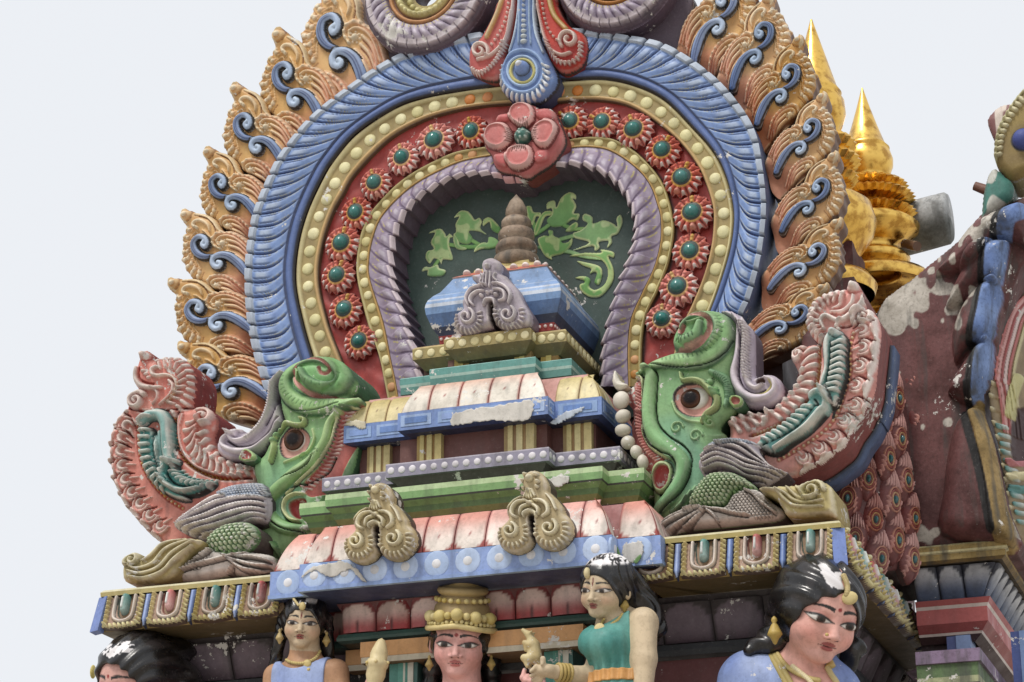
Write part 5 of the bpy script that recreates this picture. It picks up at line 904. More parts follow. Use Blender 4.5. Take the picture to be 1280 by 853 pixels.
# ================================================================ the ledge
led = thing('temple_ledge', 'projecting ledge fronted by jewelled panels and blue bars, carrying both sea beasts', 'ledge')
zt_ = ZL; hL = .205; XL, XR = -1.8, 1.8; FL = .035; YBK = 4.2
xA, xB = xx(352, 740, 0), xx(812, 690, 0)
for Pz in (np.array([(XL, YBK), (XL, 0), (xA, 0), (xA, 1.2)]), np.array([(xB, 1.2), (xB, 0), (XR, 0), (XR, YBK)])): mould('slab', Pz, [(-.5, zt_-hL-.005, L(104, 84, 40)), (FL-.02, zt_-hL-.004, L(150, 124, 60)), (FL, zt_-hL+.012, L(130, 98, 62)), (-.005, zt_-.034, L(40, 30, 30)), (.018, zt_-.033, L(176, 160, 96)), (.02, zt_-.012, L(206, 198, 160)), (.008, zt_, L(190, 150, 130)), (-.4, zt_+.002, L(190, 150, 130))], led, MP)
def panel_mesh(stone):
    w_, h_ = .118, .086; c = Cv((-w_, -h_*1.15, w_, h_), .0034, 0, L(150, 116, 92)); sil = np.array([(-w_*.86, h_), (w_*.86, h_), (w_*.86, -h_*.95), (0, -h_*1.02), (-w_*.86, -h_*.95)]); c.poly(sil, .012, .01, L(156, 120, 94), base=True)
    for sx in (-1, 1):
        for k in range(7): z = h_*.88-k*h_*.29; c.stroke([(sx*w_*.70, z), (sx*w_*.86, z-.004)], [.007, .009], .014, L(206, 190, 120), sm=False)
        c.stroke([(sx*w_*.72, h_), (sx*w_*.72, -h_*.8)], .006, .01, L(196, 174, 104), sm=False)
    for k in range(8): x = -w_*.72+k*w_*1.44/7; c.stroke([(x, -h_*.80), (x+.006, -h_*.98)], [.008, .010], .014, L(210, 198, 136), sm=False)
    c.stroke([(-w_*.44, h_), (-w_*.44, -.01), (-w_*.34, -h_*.48), (0, -h_*.64), (w_*.34, -h_*.48), (w_*.44, -.01), (w_*.44, h_)], .008, .014, L(206, 190, 176), ow=.004); c.poly(cr(np.array([(-w_*.30, h_), (-w_*.30, 0), (-w_*.18, -h_*.36), (0, -h_*.44), (w_*.18, -h_*.36), (w_*.30, 0), (w_*.30, h_)]), 4, True), -.012, .01, stone*.35)
    c.stroke([(0, h_*.98), (0, .004)], w_*.17, .034, stone, mixc(stone, L(220, 226, 220), np.array(.35)), sm=False); c.stroke([(-.003, h_*.7), (-.003, h_*.15)], w_*.05, .008, L(216, 220, 216), sm=False)
    V, F, C = c.arrays(.02, L(90, 66, 50)); o = mesh('jewel_panel', V, F, C, MPC); me = o.data; bpy.data.objects.remove(o); return me
pT, pR = panel_mesh(L(74, 142, 134)), panel_mesh(L(196, 80, 76))
def bar_mesh():
    c = Cv((-.018, -.1, .018, .09), .0034, 0, L(104, 130, 190)); c.poly(np.array([(-.015, .085), (.015, .085), (.016, -.055), (0, -.092), (-.016, -.055)]), .02, .013, lambda x, z, d_: mixc(L(98, 124, 186), L(150, 172, 214), smooth(.006, .0, np.abs(x))), base=True, ow=.003)
    V, F, C = c.arrays(.02, L(40, 50, 90)); o = mesh('blue_bar', V, F, C, MPC); me = o.data; bpy.data.objects.remove(o); return me
barm = bar_mesh(); zc = zt_-.034-.088; tl = math.atan2(FL+.005, hL-.045)
npan = 15; pit = 3.6/npan
for k in range(npan+1):
    X = XL+k*pit; px = pix((X, 0, zc))[0]
    if 0 < k < npan and not (px > 345 and px < 800): o = link('blue_bar', barm, led); o.location = (X, -.016, zc); o.rotation_euler = (-tl, 0, 0)
    if k < npan:
        px = pix((X+pit/2, 0, zc))[0]
        if px > 370 and px < 800: continue
        o = link('jewel_panel', pT if k % 2 == 0 else pR, led); o.location = (X+pit/2, -.014, zc); o.rotation_euler = (-tl, 0, 0)
for k in range(13):
    Y = k*pit
    if k: o = link('blue_bar', barm, led); o.location = (XR+.016, Y, zc); o.rotation_euler = mathutils.Euler((-tl, 0, pi/2), 'XYZ')
    o = link('jewel_panel', pR if k % 2 == 0 else pT, led); o.location = (XR+.014, Y+pit/2, zc); o.rotation_euler = mathutils.Euler((-tl, 0, pi/2), 'XYZ'); 
    b_ = link('lip_bead', bead_mesh(.012, .012, L(206, 196, 150)) if k == 0 else b_.data, led); b_.location = (XR+.02, Y+pit*.5, zt_-.01); b_.rotation_euler = (0, 0, pi/2)
for X, Y, rz in ((XL-.01, -.016, -.4), (XR+.004, -.01, .35)):
    m = MB(); m.box((-.03, -.018, -.095), (.03, .02, .088), L(98, 124, 190)); o = m.build('corner_bar', MPC, led); o.location = (X, Y, zc); o.rotation_euler = (-tl, 0, rz)
# ================================================================ wall under the ledge
wal = thing('shrine_wall', 'maroon shrine wall with petal friezes and teal pillars, below the ledge', 'wall')
def redpetal(u_, v_):
    r = np.hypot(u_*.95, np.clip(v_-.45, 0, 1)*1.75); ins = smooth(.93, .86, np.where(v_ > .45, r, np.abs(u_)*.95)); c = mixc(L(176, 60, 62), L(234, 204, 194), smooth(.1, .75, v_)); c = mixc(L(130, 30, 34), c, ins)
    return mixc(c, L(90, 20, 24), smooth(.06, .03, np.abs(u_-.08*v_))*smooth(.5, .3, v_))
def mauvepetal(u_, v_):
    r = np.hypot(u_*.95, np.clip(v_-.45, 0, 1)*1.75); ins = smooth(.93, .86, np.where(v_ > .45, r, np.abs(u_)*.95)); return mixc(L(48, 36, 40), mixc(L(84, 64, 76), L(112, 96, 108), smooth(.0, .5, v_)), ins)
Yw = .10; xa, xb = xx(398, 775, Yw), xx(800, 745, Yw); z3 = zb-.004; z2 = zz(600, 778, Yw); z1 = zz(600, 790, Yw-.02); z0 = zz(600, 815, Yw-.03); zm1 = zz(600, 825, Yw)
Pc = np.array([(xa, 1.2), (xa, Yw+.13), (xa+.12, Yw+.13), (xa+.12, Yw), (xb-.08, Yw), (xb-.08, Yw+.13), (xb, Yw+.13), (xb, 1.2)])
mould('frieze_back', Pc, [(-.06, z2-.002, L(96, 24, 28)), (.02, z3, L(96, 24, 28))], wal, MP)
petals(Pc, z2, z3-.004, -.01, .0, 45*U, wal, redpetal, 'frieze_petal', curve='lin', bulge=.02)
mould('dark_green_torus', Pc, [(-.1, z1-.006, L(20, 34, 30)), (0, z1, L(24, 52, 44)), (.016, z1+.012, L(34, 72, 62)), (.018, (z1+z2)/2, L(34, 74, 64)), (.01, z2-.006, L(20, 36, 32)), (-.08, z2, L(20, 36, 32))], wal, MP)
dsh = MB(); dsh.box((-.014, -.002, -.003), (.014, .002, .003), L(110, 160, 140)); o = dsh.build('dash', MP, None); dme = o.data; bpy.data.objects.remove(o)
xb0, xb1 = xx(452, 800, Yw-.03), xx(728, 775, Yw-.03)
Pb = np.array([(xb0-.13, 1.2), (xb0-.13, Yw+.10), (xb0, Yw+.10), (xb0, Yw-.03), (xb1, Yw-.03), (xb1, Yw+.10), (xb1+.1, Yw+.1), (xb1+.1, 1.2)]); zq = z1-.006
mould('orange_beam', Pb, [(-.3, z0-.012, L(120, 84, 30)), (0, z0-.01, L(196, 186, 160)), (0, z0+.018, L(206, 140, 52)), (.004, z0+.019, L(206, 142, 54)), (.004, zq, L(150, 100, 40)), (-.2, zq+.001, L(150, 100, 40))], wal, MP)
for (pa, pb) in ((487, 522), (680, 716)):
    Yp = Yw+.02; x0, x1 = xx(pa, 830, Yp), xx(pb, 820, Yp); m = MB()
    for f0, f1, cc, pr in ((0, .32, L(60, 134, 120), 0), (.32, .5, L(74, 150, 134), .006), (.5, .58, L(206, 206, 190), .004), (.58, .66, L(60, 134, 120), .006), (.66, .86, L(206, 204, 188), .004), (.86, 1, L(44, 96, 90), 0)): m.box((x0+(x1-x0)*f0, Yp-pr, 2.6), (x0+(x1-x0)*f1, Yp+.2, z0-.012), cc)
    m.build('pillar', MP, wal)
# side friezes under the jewelled slab
zs = zt_-hL-.006; Ys = .30
Ps = np.array([(XL+.30, 2.8), (XL+.30, Ys), (XR-.17, Ys), (XR-.17, 2.8)])
sz3 = zs; sz2 = zs-.20; sz1 = sz2-.075
mould('frieze_back', Ps, [(-.05, sz2, L(44, 30, 34)), (.05, sz3, L(44, 30, 34))], wal, MP)
petals(Ps, sz2+.004, sz3-.03, -.04, .045, 62*U, wal, mauvepetal, 'frieze_petal', curve='lin', bulge=.016)
mould('dark_torus', Ps, [(-.05, sz1, L(26, 28, 34)), (.012, sz1+.012, L(34, 38, 44)), (.02, (sz1+sz2)/2, L(34, 38, 44)), (.012, sz2-.01, L(26, 28, 34)), (-.05, sz2, L(26, 28, 34))], wal, MP)
mould('maroon_wall', Ps, [(0.0, -.02, L(76, 26, 28)), (0.0, sz1-.22, L(150, 120, 96)), (.004, sz1-.219, L(150, 120, 96)), (.004, sz1-.185, L(110, 30, 30)), (.01, sz1-.184, L(110, 30, 30)), (.01, sz1-.15, L(150, 66, 56)), (.01, sz1-.135, L(98, 30, 30)), (-.02, sz1, L(76, 26, 28))], wal, MP)
for X in (1.08, 1.16, 1.24): 
    m = MB(); m.box((X, Ys-.012, 2.4), (X+.03, Ys+.02, sz1-.23), L(150, 110, 50)); m.build('wall_strip', MP, wal)

# ---------------------------------------------------------------- flaked patches and scraps
def patch(parent, px, Y, col, name='bare_plaster_patch', rag=.006):
    Q_ = resample(np.vstack([cr(XZ(px, Y), 5, True), XZ(px[:1], Y)]), 90); Q_ = Q_+np.stack([(vnoise(np.arange(90)*.9, np.zeros(90), k+len(px))-.5)*2*rag for k in (1, 2)], 1); c = Cv(bbox(Q_), .004, Y-.001); c.hs = 1; c.poly(Q_, .002, .004, lambda x, z, d_: mixc(col, col*.82, vnoise(x*30, z*30)), base=True); return c.build(name, MPC, parent, .002, col*.7)
zq = zm(360, 400, 2.56); zq3 = zm(320, 613, 3.556)
patch(shr, zq((530, 302), (600, 285), (700, 270), (778, 258), (780, 305), (740, 325), (640, 322), (560, 334), (522, 336)), Yu-.007, L(206, 200, 190)); patch(shr, zq((182, 335), (215, 322), (250, 330), (240, 350), (215, 340)), Yu+.083, L(200, 190, 160))
patch(shr, zq3((195, 395), (240, 350), (310, 328), (390, 318), (440, 345), (490, 405), (470, 400), (425, 355), (395, 360), (330, 385), (270, 360), (225, 375)), Y1-.007, L(206, 200, 190)); patch(shr, zm(560, 613, 3.556)((775, 255), (800, 235), (860, 230), (865, 280), (820, 320), (785, 330)), Y2-.007, L(200, 196, 190))
patch(shr, zq((830, 515), (860, 500), (895, 500), (900, 515), (860, 535)), Yg-.005, L(206, 206, 196)); patch(shr, zq((840, 330), (880, 300), (945, 280), (940, 290), (870, 330)), Yu+.083, L(190, 200, 214))
for px_q in (((735, 300), (745, 235), (750, 240), (770, 305)), ((825, 315), (855, 285), (858, 300), (838, 325))):
    o = patch(shr, zm(560, 613, 3.556)(*px_q), Y2-.012, L(90, 140, 60), 'leaf_scrap', .001)
# ================================================================ the painted figures
def snets(F, org, h):
    """surface nets of a sampled distance field"""
    n = np.array(F.shape)-1; acc = np.zeros((*n, 3)); cnt = np.zeros(n)
    S = lambda o: tuple(slice(o[i], n[i]+o[i]) for i in range(3))
    cs = [(i, j, k) for i in (0, 1) for j in (0, 1) for k in (0, 1)]
    for a in cs:
        for ax in range(3):
            if a[ax]: continue
            b = list(a); b[ax] = 1; fa, fb = F[S(a)], F[S(b)]; m = (fa < 0) != (fb < 0); t = np.where(m, fa/(fa-fb+1e-12), 0)
            for i in range(3): acc[..., i] += np.where(m, a[i]+(t if i == ax else 0), 0)
            cnt += m
    used = cnt > 0; idx = np.full(n, -1); idx[used] = np.arange(used.sum()); I = np.stack(np.nonzero(used), 1)
    V = org+h*(I+acc[used]/cnt[used][:, None]); Q = []
    for ax in range(3):
        o1, o2 = [(1, 2), (2, 0), (0, 1)][ax]; s0 = [slice(1, n[i]) for i in range(3)]; s0[ax] = slice(0, n[ax]); s1 = list(s0); s1[ax] = slice(1, n[ax]+1)
        fa, fb = F[tuple(s0)], F[tuple(s1)]; m = (fa < 0) != (fb < 0); p = np.stack(np.nonzero(m), 1)
        off = np.ones(3, int); off[ax] = 0; p = p+off; e1 = np.eye(3, dtype=int)[o1]; e2 = np.eye(3, dtype=int)[o2]
        q = np.stack([idx[tuple((p-e1-e2).T)], idx[tuple((p-e2).T)], idx[tuple(p.T)], idx[tuple((p-e1).T)]], 1); neg = fa[m] < 0
        Q.append(np.where(neg[:, None], q, q[:, ::-1]))
    return V, np.vstack(Q)
def ell(P, c, r): q = (P-np.asarray(c))/np.asarray(r); k0 = np.linalg.norm(q, axis=-1); k1 = np.linalg.norm(q/np.asarray(r), axis=-1); return k0*(k0-1)/(k1+1e-9)
def cap(P, a, b, ra, rb):
    a, b = np.asarray(a, float), np.asarray(b, float); ab = b-a; t = np.clip(((P-a)@ab)/(ab@ab), 0, 1); return np.linalg.norm(P-a-t[..., None]*ab, axis=-1)-(ra+(rb-ra)*t)
def su(a, b, k): h = np.clip(.5+.5*(b-a)/k, 0, 1); return b*(1-h)+a*h-k*h*(1-h)
def ss(a, b, k): return -su(-a, b, k)
def rot(ax, t):
    c, s = cos(t), sin(t); return np.array({'x': ((1, 0, 0), (0, c, -s), (0, s, c)), 'y': ((c, 0, s), (0, 1, 0), (-s, 0, c)), 'z': ((c, -s, 0), (s, c, 0), (0, 0, 1))}[ax])
CB = np.stack([RT, FW, UP], 1)          # columns: a head built facing the camera
class Fig:
    def __init__(s, pface, Y, hh, yaw, pitch, roll, skin, body):
        """pface: pixel of the middle of the face; hh: head height in metres; angles relative to the line of sight"""
        s.h = hh; s.R = CB@rot('y', radians(roll))@rot('z', radians(yaw))@rot('x', radians(pitch)); p = onY(*pface, Y); s.o = p-s.R@np.array([0, -.36, -.02])*hh; s.skin = skin; s.body = body; s.hair_ = None
    def loc(s, P): return ((P-s.o)@s.R)/s.h
    @staticmethod
    def squash(q): q = q.copy(); z = q[..., 2]; q[..., 2] = np.where(z < .04, .04+(z-.04)*1.27, z); return q
    def wor(s, q): return s.o+s.R@(np.asarray(q)*s.h)
    def head(s, q):
        q = s.squash(q)
        f = ell(q, (0, .05, .10), (.355, .43, .40)); f = su(f, ell(q, (0, -.06, -.10), (.29, .34, .38)), .08); f = su(f, ell(q, (0, -.27, -.38), (.12, .11, .10)), .10)
        for sx in (-1, 1): f = su(f, ell(q, (sx*.145, -.20, -.14), (.14, .155, .16)), .08)
        for sx in (-1, 1): f = ss(f, ell(q, (sx*.145, -.45, .055), (.10, .09, .055)), .05)
        for sx in (-1, 1): f = su(f, ell(q, (sx*.145, -.295, .04), (.095, .085, .062)), .02)
        f = su(f, cap(q, (0, -.37, .06), (0, -.44, -.10), .028, .046), .035)
        for sx in (-1, 1): f = su(f, ell(q, (sx*.052, -.405, -.125), (.036, .04, .03)), .02)
        f = su(f, ell(q, (0, -.352, -.222), (.08, .05, .022)), .025); f = su(f, ell(q, (0, -.350, -.265), (.064, .05, .026)), .02); f = ss(f, ell(q, (0, -.41, -.243), (.10, .04, .006)), .012)
        for sx in (-1, 1): f = su(f, ell(q, (sx*.365, .03, -.03), (.04, .075, .125)), .02); f = ss(f, ell(q, (sx*.40, .0, -.01), (.02, .035, .07)), .02)
        return f
    def sdf(s, P):
        q = s.loc(P); f = s.head(q)*s.h; b = s.body(P); return su(f, b, .03*s.h/.3)
    def grid(s, lo, hi, res, fn, K=4):
        """sampled coarsely first, finely only near the surface"""
        n = [int(math.ceil((hi[i]-lo[i])/res/K)) for i in range(3)]; ax = [lo[i]+res*K*(np.arange(n[i])+.5)-res*.5 for i in range(3)]
        c = fn(np.stack(np.meshgrid(*ax, indexing='ij'), -1)); near = np.abs(c) < res*K*1.5; sg = c < 0
        for a in range(3):
            d = np.diff(sg.astype(np.int8), axis=a) != 0; s0 = [slice(None)]*3; s1 = [slice(None)]*3; s0[a] = slice(0, -1); s1[a] = slice(1, None); near[tuple(s0)] |= d; near[tuple(s1)] |= d
        up = lambda A: A.repeat(K, 0).repeat(K, 1).repeat(K, 2)
        F = up(c).astype(np.float64); I = np.stack(np.nonzero(up(near)), 1); F[tuple(I.T)] = fn(np.asarray(lo)+res*I); return snets(F, np.array(lo), res)
    def hit(s, px, py, fn=None, t0=8.0):
        d = rayd(px, py); d = d/np.linalg.norm(d); t = t0; fn = fn or s.sdf
        for _ in range(120):
            e = float(fn((CAM+d*t)[None])[0]); t += e*.8
            if e < .0005 or t > 16: break
        return CAM+d*t
    def paintface(s, P, C, eyes=True, lip=L(150, 44, 46), dot=None, tilak=None, whites=L(226, 220, 212), gaze=(0, 0)):
        q = s.squash(s.loc(P)); x, y, z = q[:, 0], q[:, 1], q[:, 2]; fr = smooth(-.12, -.2, y)
        C = mixc(C, C*np.array([1.0, .62, .58]), .45*fr*np.exp(-(((np.abs(x)-.2)/.1)**2+((z+.14)/.1)**2)))
        for sx in (-1, 1):
            ex = (x-sx*.15)/.112; lid = .036*(1-ex**2)*(1+.25*ex*sx); dz = z-.042-.003*ex*sx; op = (np.abs(ex) < 1)*smooth(.006, -.004, np.abs(dz)-np.clip(lid, 0, 1))*fr
            C = mixc(C, C*np.array([.72, .42, .40]), .6*fr*np.exp(-((x-sx*.15)/.11)**2-((z-.085)/.03)**2))
            C = mixc(C, whites, op); r = np.hypot(x-sx*.15-gaze[0], (z-.042-gaze[1]))*.84; C = mixc(C, L(60, 40, 30), smooth(.042, .034, r)*op); C = mixc(C, L(12, 10, 10), smooth(.020, .015, r)*op)
            ln = np.exp(-((np.abs(dz)-np.clip(lid, 0, 1))/.010)**2)*(np.abs(ex) < 1.12)*smooth(-.3, .2, dz/.03)*fr; C = mixc(C, BLK, np.clip(ln*1.5, 0, 1))
            lw = np.exp(-((np.abs(dz)-np.clip(lid, 0, 1))/.007)**2)*(np.abs(ex) < 1)*(dz < 0)*fr*.85; C = mixc(C, L(50, 24, 22), lw)
            bx = (x-sx*.168)/.125; bz = .128+.034*(1-bx**2)-.022*bx*sx; C = mixc(C, BLK, (np.abs(bx) < 1)*smooth(.0, -.006, np.abs(z-bz)-.023*(1-.7*(bx*sx+1)/2))*fr)
            C = mixc(C, L(60, 20, 20), fr*smooth(.016, .008, np.hypot(x-sx*.042, z+.145)))
        C = mixc(C, lip, fr*smooth(1.05, .9, np.hypot(x/.074, (z+.222-.012*np.cos(np.clip(x/.05, -3, 3)))/.026))); C = mixc(C, lip*1.2, fr*smooth(1.05, .9, np.hypot(x/.066, (z+.268)/.028))); C = mixc(C, L(60, 14, 16), fr*smooth(.006, .002, np.abs(z+.243-.02*x*x))*(np.abs(x) < .1))
        if dot is not None: C = mixc(C, L(150, 30, 28), fr*smooth(dot, dot*.8, np.hypot(x, z-.17)))
        if tilak is not None: C = mixc(C, L(120, 26, 24), fr*smooth(.012, .008, np.abs(x))*(np.abs(z-.18) < .06))
        return C
def person(name, label, group=None): return thing(name, label, 'statue', group)
def hair_mesh(F, parent, fn, lo, hi, res=.005, chips=None, wave_=60):
    V, Q = F.grid(lo, hi, res, fn); q = F.loc(V); C = np.tile(L(20, 18, 19), (len(V), 1)); C = mixc(C, L(52, 46, 46), .6*smooth(.55, .8, vnoise(q[:, 0]*14, q[:, 2]*14)))
    if chips is not None: C = mixc(C, L(226, 222, 222), chips(q))
    return mesh('hair', V, Q, C, MHR, parent)
MHR = paint('black_gloss_hair', rough=.24, dirt=.12, chip=0, bump=.12, spec=.6, chalk=0)
GLD = L(206, 184, 116)
def strand(F, parent, pts, r, col, name, n=24, out=.004, bead=None, fn=None, mat=None, sq=1.0):
    """an ornament lying on the figure, traced over the surface"""
    P = np.array([F.hit(px, py, fn) for px, py in resample(cr(np.array(pts, float), 6), n)]); P = P-FW*out; m = MB(); m.tube(P, r, col, 8)
    if bead:
        for k in range(0, n, 1):
            a = np.linspace(0, pi, 5); m.lathe([(bead*sin(x)+1e-4, bead*cos(x)) for x in a], col*1.05, 7, P[k]-FW*r*.6)
    return m.build(name, mat or MP, parent, True)
def blob(parent, p, r, col, name, out=.0, F=None, fn=None, sc=(1, 1, 1), mat=None):
    q = F.hit(*p, fn)-FW*out if F else np.asarray(p); a = np.linspace(0, pi, 8); m = MB(); m.lathe([(r*sin(x)+1e-4, r*cos(x)) for x in a], col, 12); o = m.build(name, mat or MP, parent, True); o.location = q; o.scale = sc; return o
def earring(parent, p, k, name='earring'):
    m = MB(); m.lathe(np.array([(.003, .06), (.012, .05), (.014, .04), (.008, .03), (.016, .02), (.03, -.01), (.034, -.02), (.026, -.03), (.02, -.035), (.008, -.06), (.001, -.065)])*k, L(186, 158, 84), 10); o = m.build(name, MP, parent, True); o.location = p; return o
def torsoF(sh_l, sh_r, neck, rs, chest, cr_, extra=()):
    def f(P):
        v = cap(P, sh_l, sh_r, rs, rs); v = su(v, cap(P, neck[0], neck[1], neck[2], neck[2]*1.15), .05); v = su(v, ell(P, chest, cr_), .06)
        for a, b, ra, rb in extra: v = su(v, cap(P, a, b, ra, rb), .03)
        return v
    return f
# ---------------------------------------------------------------- girl in blue
def P3(px, py, Y): return onY(px, py, Y)
Y_ = .02; s1 = person('girl_statue', 'painted girl with round earrings in a sleeveless blue top, under the blue dotted cornice')
SK1 = L(214, 192, 162)
shl, shr_ = P3(345, 846, Y_+.03), P3(420, 840, Y_+.03); nk = P3(381, 806, Y_+.03); nb = P3(382, 832, Y_+.04); ch = P3(382, 868, Y_+.02)
bd = torsoF(shl, shr_, (nk, nb, .070), .050, ch, (.155, .10, .17), [(shl, P3(330, 930, Y_+.0), .056, .044), (shr_, P3(438, 930, Y_), .056, .044)])
f1 = Fig((376, 784), Y_-.10, .275, -4, -6, 3, SK1, bd)
lo, hi = f1.o-np.array([.26, .2, .62]), f1.o+np.array([.30, .22, .17])
V, Q = f1.grid(lo, hi, .0042, f1.sdf); C = mixc(SK1, L(196, 150, 116), smooth(.0, .06, (f1.loc(V)[:, 2] < -.42)*.05)); C = f1.paintface(V, C, tilak=1, lip=L(150, 80, 74)); mesh('body', V, Q, C, MSK, s1)
def gar1(P):
    b = bd(P)-.008; zc_ = nb[2]; x = P[..., 0]-nb[0]; neckl = (P[..., 2]-(zc_-.035+4.2*x**2)); side = np.abs(x+.003)-.135; return np.maximum(np.maximum(b, neckl), np.where(P[..., 2] > zc_-.17, side, -1))
V, Q = f1.grid(lo, hi, .0045, gar1); mesh('blue_top', V, Q, mixc(L(112, 136, 196), L(150, 170, 216), vnoise(V[:, 0]*12, V[:, 2]*9)), MSK, s1)
def hr1(P):
    q = f1.loc(P); g = .010*np.sin(q[..., 0]*50+8*np.sin(q[..., 2]*5))*(np.abs(q[..., 0]) < 1); f = ell(q, (0, .08, .12), (.41, .47, .45)); face = ell(q, (0, -.42, -.12), (.34, .40, .40)); f = ss(f, face, .04); f = np.maximum(f, -(q[..., 2]+.28)); f = su(f, cap(q, (-.36, .12, .1), (-.5, .2, -.75), .13, .1), .08); f = su(f, cap(q, (.36, .12, .1), (.46, .2, -.75), .12, .1), .08); return (f+g*.8)*f1.h
hair_mesh(f1, s1, hr1, f1.o-np.array([.2, .2, .26]), f1.o+np.array([.22, .22, .17]), .0042, lambda q: smooth(.62, .7, vnoise(q[:, 0]*16, q[:, 2]*9, 4))*smooth(.36, .44, q[:, 2]))
strand(f1, s1, [(352, 820), (362, 827), (375, 829), (386, 827), (396, 821), (400, 814)], .007, GLD, 'necklace', 22, .006, .008)
blob(s1, (384, 830), .022, GLD, 'pendant', .006, f1, sc=(1, .5, 1)); blob(s1, (386, 837), .009, GLD, 'pendant_drop', .006, f1)
earring(s1, f1.wor((-.40, -.02, -.2)), .6); earring(s1, f1.wor((.40, -.02, -.2)), .6)
tk = blob(s1, f1.wor((.0, -.36, .33)), .018, GLD, 'forehead_jewel', sc=(1, .6, 1.1)); strand(f1, s1, [(367, 748), (370, 752), (373, 756)], .006, GLD, 'hair_chain', 8, .01, .006, hr1)
# ---------------------------------------------------------------- crowned deity
Y_ = .06; s2 = person('crowned_statue', 'pink faced figure wearing a tall gold crown, between the two teal pillars')
SK2 = L(222, 160, 150); nk, nb = P3(577, 838, Y_+.03), P3(578, 880, Y_+.05); shl, shr_ = P3(520, 905, Y_+.05), P3(640, 895, Y_+.05); ch = P3(578, 950, Y_+.05)
EL, ER = P3(490, 985, Y_-.05), P3(668, 975, Y_-.05); WL, WR = P3(466, 872, Y_-.12), P3(664, 862, Y_-.12)
bd = torsoF(shl, shr_, (nk, nb, .085), .07, ch, (.2, .12, .24), [(shl, EL, .06, .05), (shr_, ER, .06, .05), (EL, WL, .048, .034), (ER, WR, .048, .034)])
def hand(f, W, fl):
    for k, (dx, l, th) in enumerate(fl): f.append((W+np.array([dx*.3, -.005, .0]), W+np.array([dx, -.01+th, l*.55]), .013, .012)); f.append((W+np.array([dx, -.01+th, l*.55]), W+np.array([dx*.9, .01+th, l]), .012, .010))
fx = []; hand(fx, WR, [(-.030, .088, -.02), (-.008, .058, -.03), (.014, .05, -.03), (.034, .094, -.01), (.05, .05, .03)]); hand(fx, WL, [(-.032, .085, .0), (-.012, .055, -.03), (.010, .052, -.03), (.026, .086, -.02), (-.05, .05, .03)])
bd0 = bd
def bd2(P):
    v = bd0(P); v = su(v, ell(P, WR, (.045, .028, .05)), .02); v = su(v, ell(P, WL, (.045, .028, .05)), .02)
    for a_, b_, ra, rb in fx: v = su(v, cap(P, a_, b_, ra, rb), .008)
    return v
f2 = Fig((570, 813), Y_-.12, .365, -7, -2, 2, SK2, bd2)
lo, hi = f2.o-np.array([.52, .26, .72]), f2.o+np.array([.48, .2, .2]); V, Q = f2.grid(lo, hi, .0046, f2.sdf); C = f2.paintface(V, np.tile(SK2, (len(V), 1)), dot=.026, lip=L(176, 84, 78)); mesh('body', V, Q, C, MSK, s2)
def hr2(P): q = f2.loc(P); f = ell(q, (0, .10, .08), (.40, .46, .42)); f = ss(f, ell(q, (0, -.42, -.14), (.36, .44, .46)), .03); f = np.maximum(f, -(q[..., 2]+.35)); f = su(f, cap(q, (-.34, .25, 0), (-.42, .3, -.8), .14, .1), .1); f = su(f, cap(q, (.34, .25, 0), (.42, .3, -.8), .14, .1), .1); return (f+.008*np.sin(q[..., 2]*40))*f2.h
hair_mesh(f2, s2, hr2, f2.o-np.array([.25, .2, .33]), f2.o+np.array([.25, .3, .2]), .006)
# crown: tiers on the head axis, with bosses
m = MB(); cp = [(r_*.97, .24+(z_-.24)*.84) for r_, z_ in [(.395, .24), (.425, .26), (.425, .31), (.40, .33), (.405, .36), (.39, .44), (.35, .55), (.31, .60), (.325, .62), (.33, .65), (.30, .68), (.27, .70), (.31, .73), (.335, .77), (.32, .82), (.28, .84), (.22, .86), (.20, .90), (.21, .93), (.14, .97), (.0, 1.0)]]
th = np.linspace(0, 2*pi, 48, endpoint=False); R = np.zeros((len(cp), 48, 3))
for i, (r, z) in enumerate(cp):
    zz_ = z-.10*(1-np.abs(np.cos(th)))*(np.sin(th) < 0)*0+.06*np.abs(np.cos(th))**1.5*(i < 6)*-1
    R[i] = np.stack([r*np.cos(th), .05+r*1.12*np.sin(th), zz_], 1)
W_ = f2.o+(R*f2.h)@f2.R.T; m.grid(W_, mixc(L(176, 148, 84), L(128, 102, 52), (np.arange(len(cp)) % 4)/4.)[:, None].repeat(48, 1), closed_v=True, flip=True); crown = m.build('crown', MP, s2, True)
for k in range(-5, 6):
    a_ = -pi/2+k*.30; blob(crown, f2.wor((.40*cos(a_), .05+.42*1.08*sin(a_), .42-.06*abs(cos(a_)))), .022*(1.35 if k % 2 == 0 else .8), L(212, 192, 120), 'crown_boss')
    for d_ in (0, 1): blob(crown, f2.wor((.41*cos(a_+.15*d_), .05+.46*sin(a_+.15*d_), .335-.06*abs(cos(a_)))), .010, L(214, 196, 130), 'crown_bead')
    blob(crown, f2.wor((.33*cos(a_), .05+.37*sin(a_), .58)), .012, L(206, 184, 110), 'crown_bead')
P = np.array([f2.wor((.425*cos(a_), .05+.475*sin(a_), .285-.075*abs(cos(a_))**1.2+.0*a_)) for a_ in np.linspace(-pi*1.02, .02*pi, 40)]); m = MB(); m.tube(P, .013, L(212, 190, 116), 8); m.build('crown_rim', MP, crown, True)
earring(s2, f2.wor((-.37, -.08, -.22)), .6); earring(s2, f2.wor((.40, .0, -.18)), .62); blob(s2, f2.wor((.44, .02, .14)), .022, L(190, 196, 206), 'hair_flower', sc=(1, .6, 1.4))
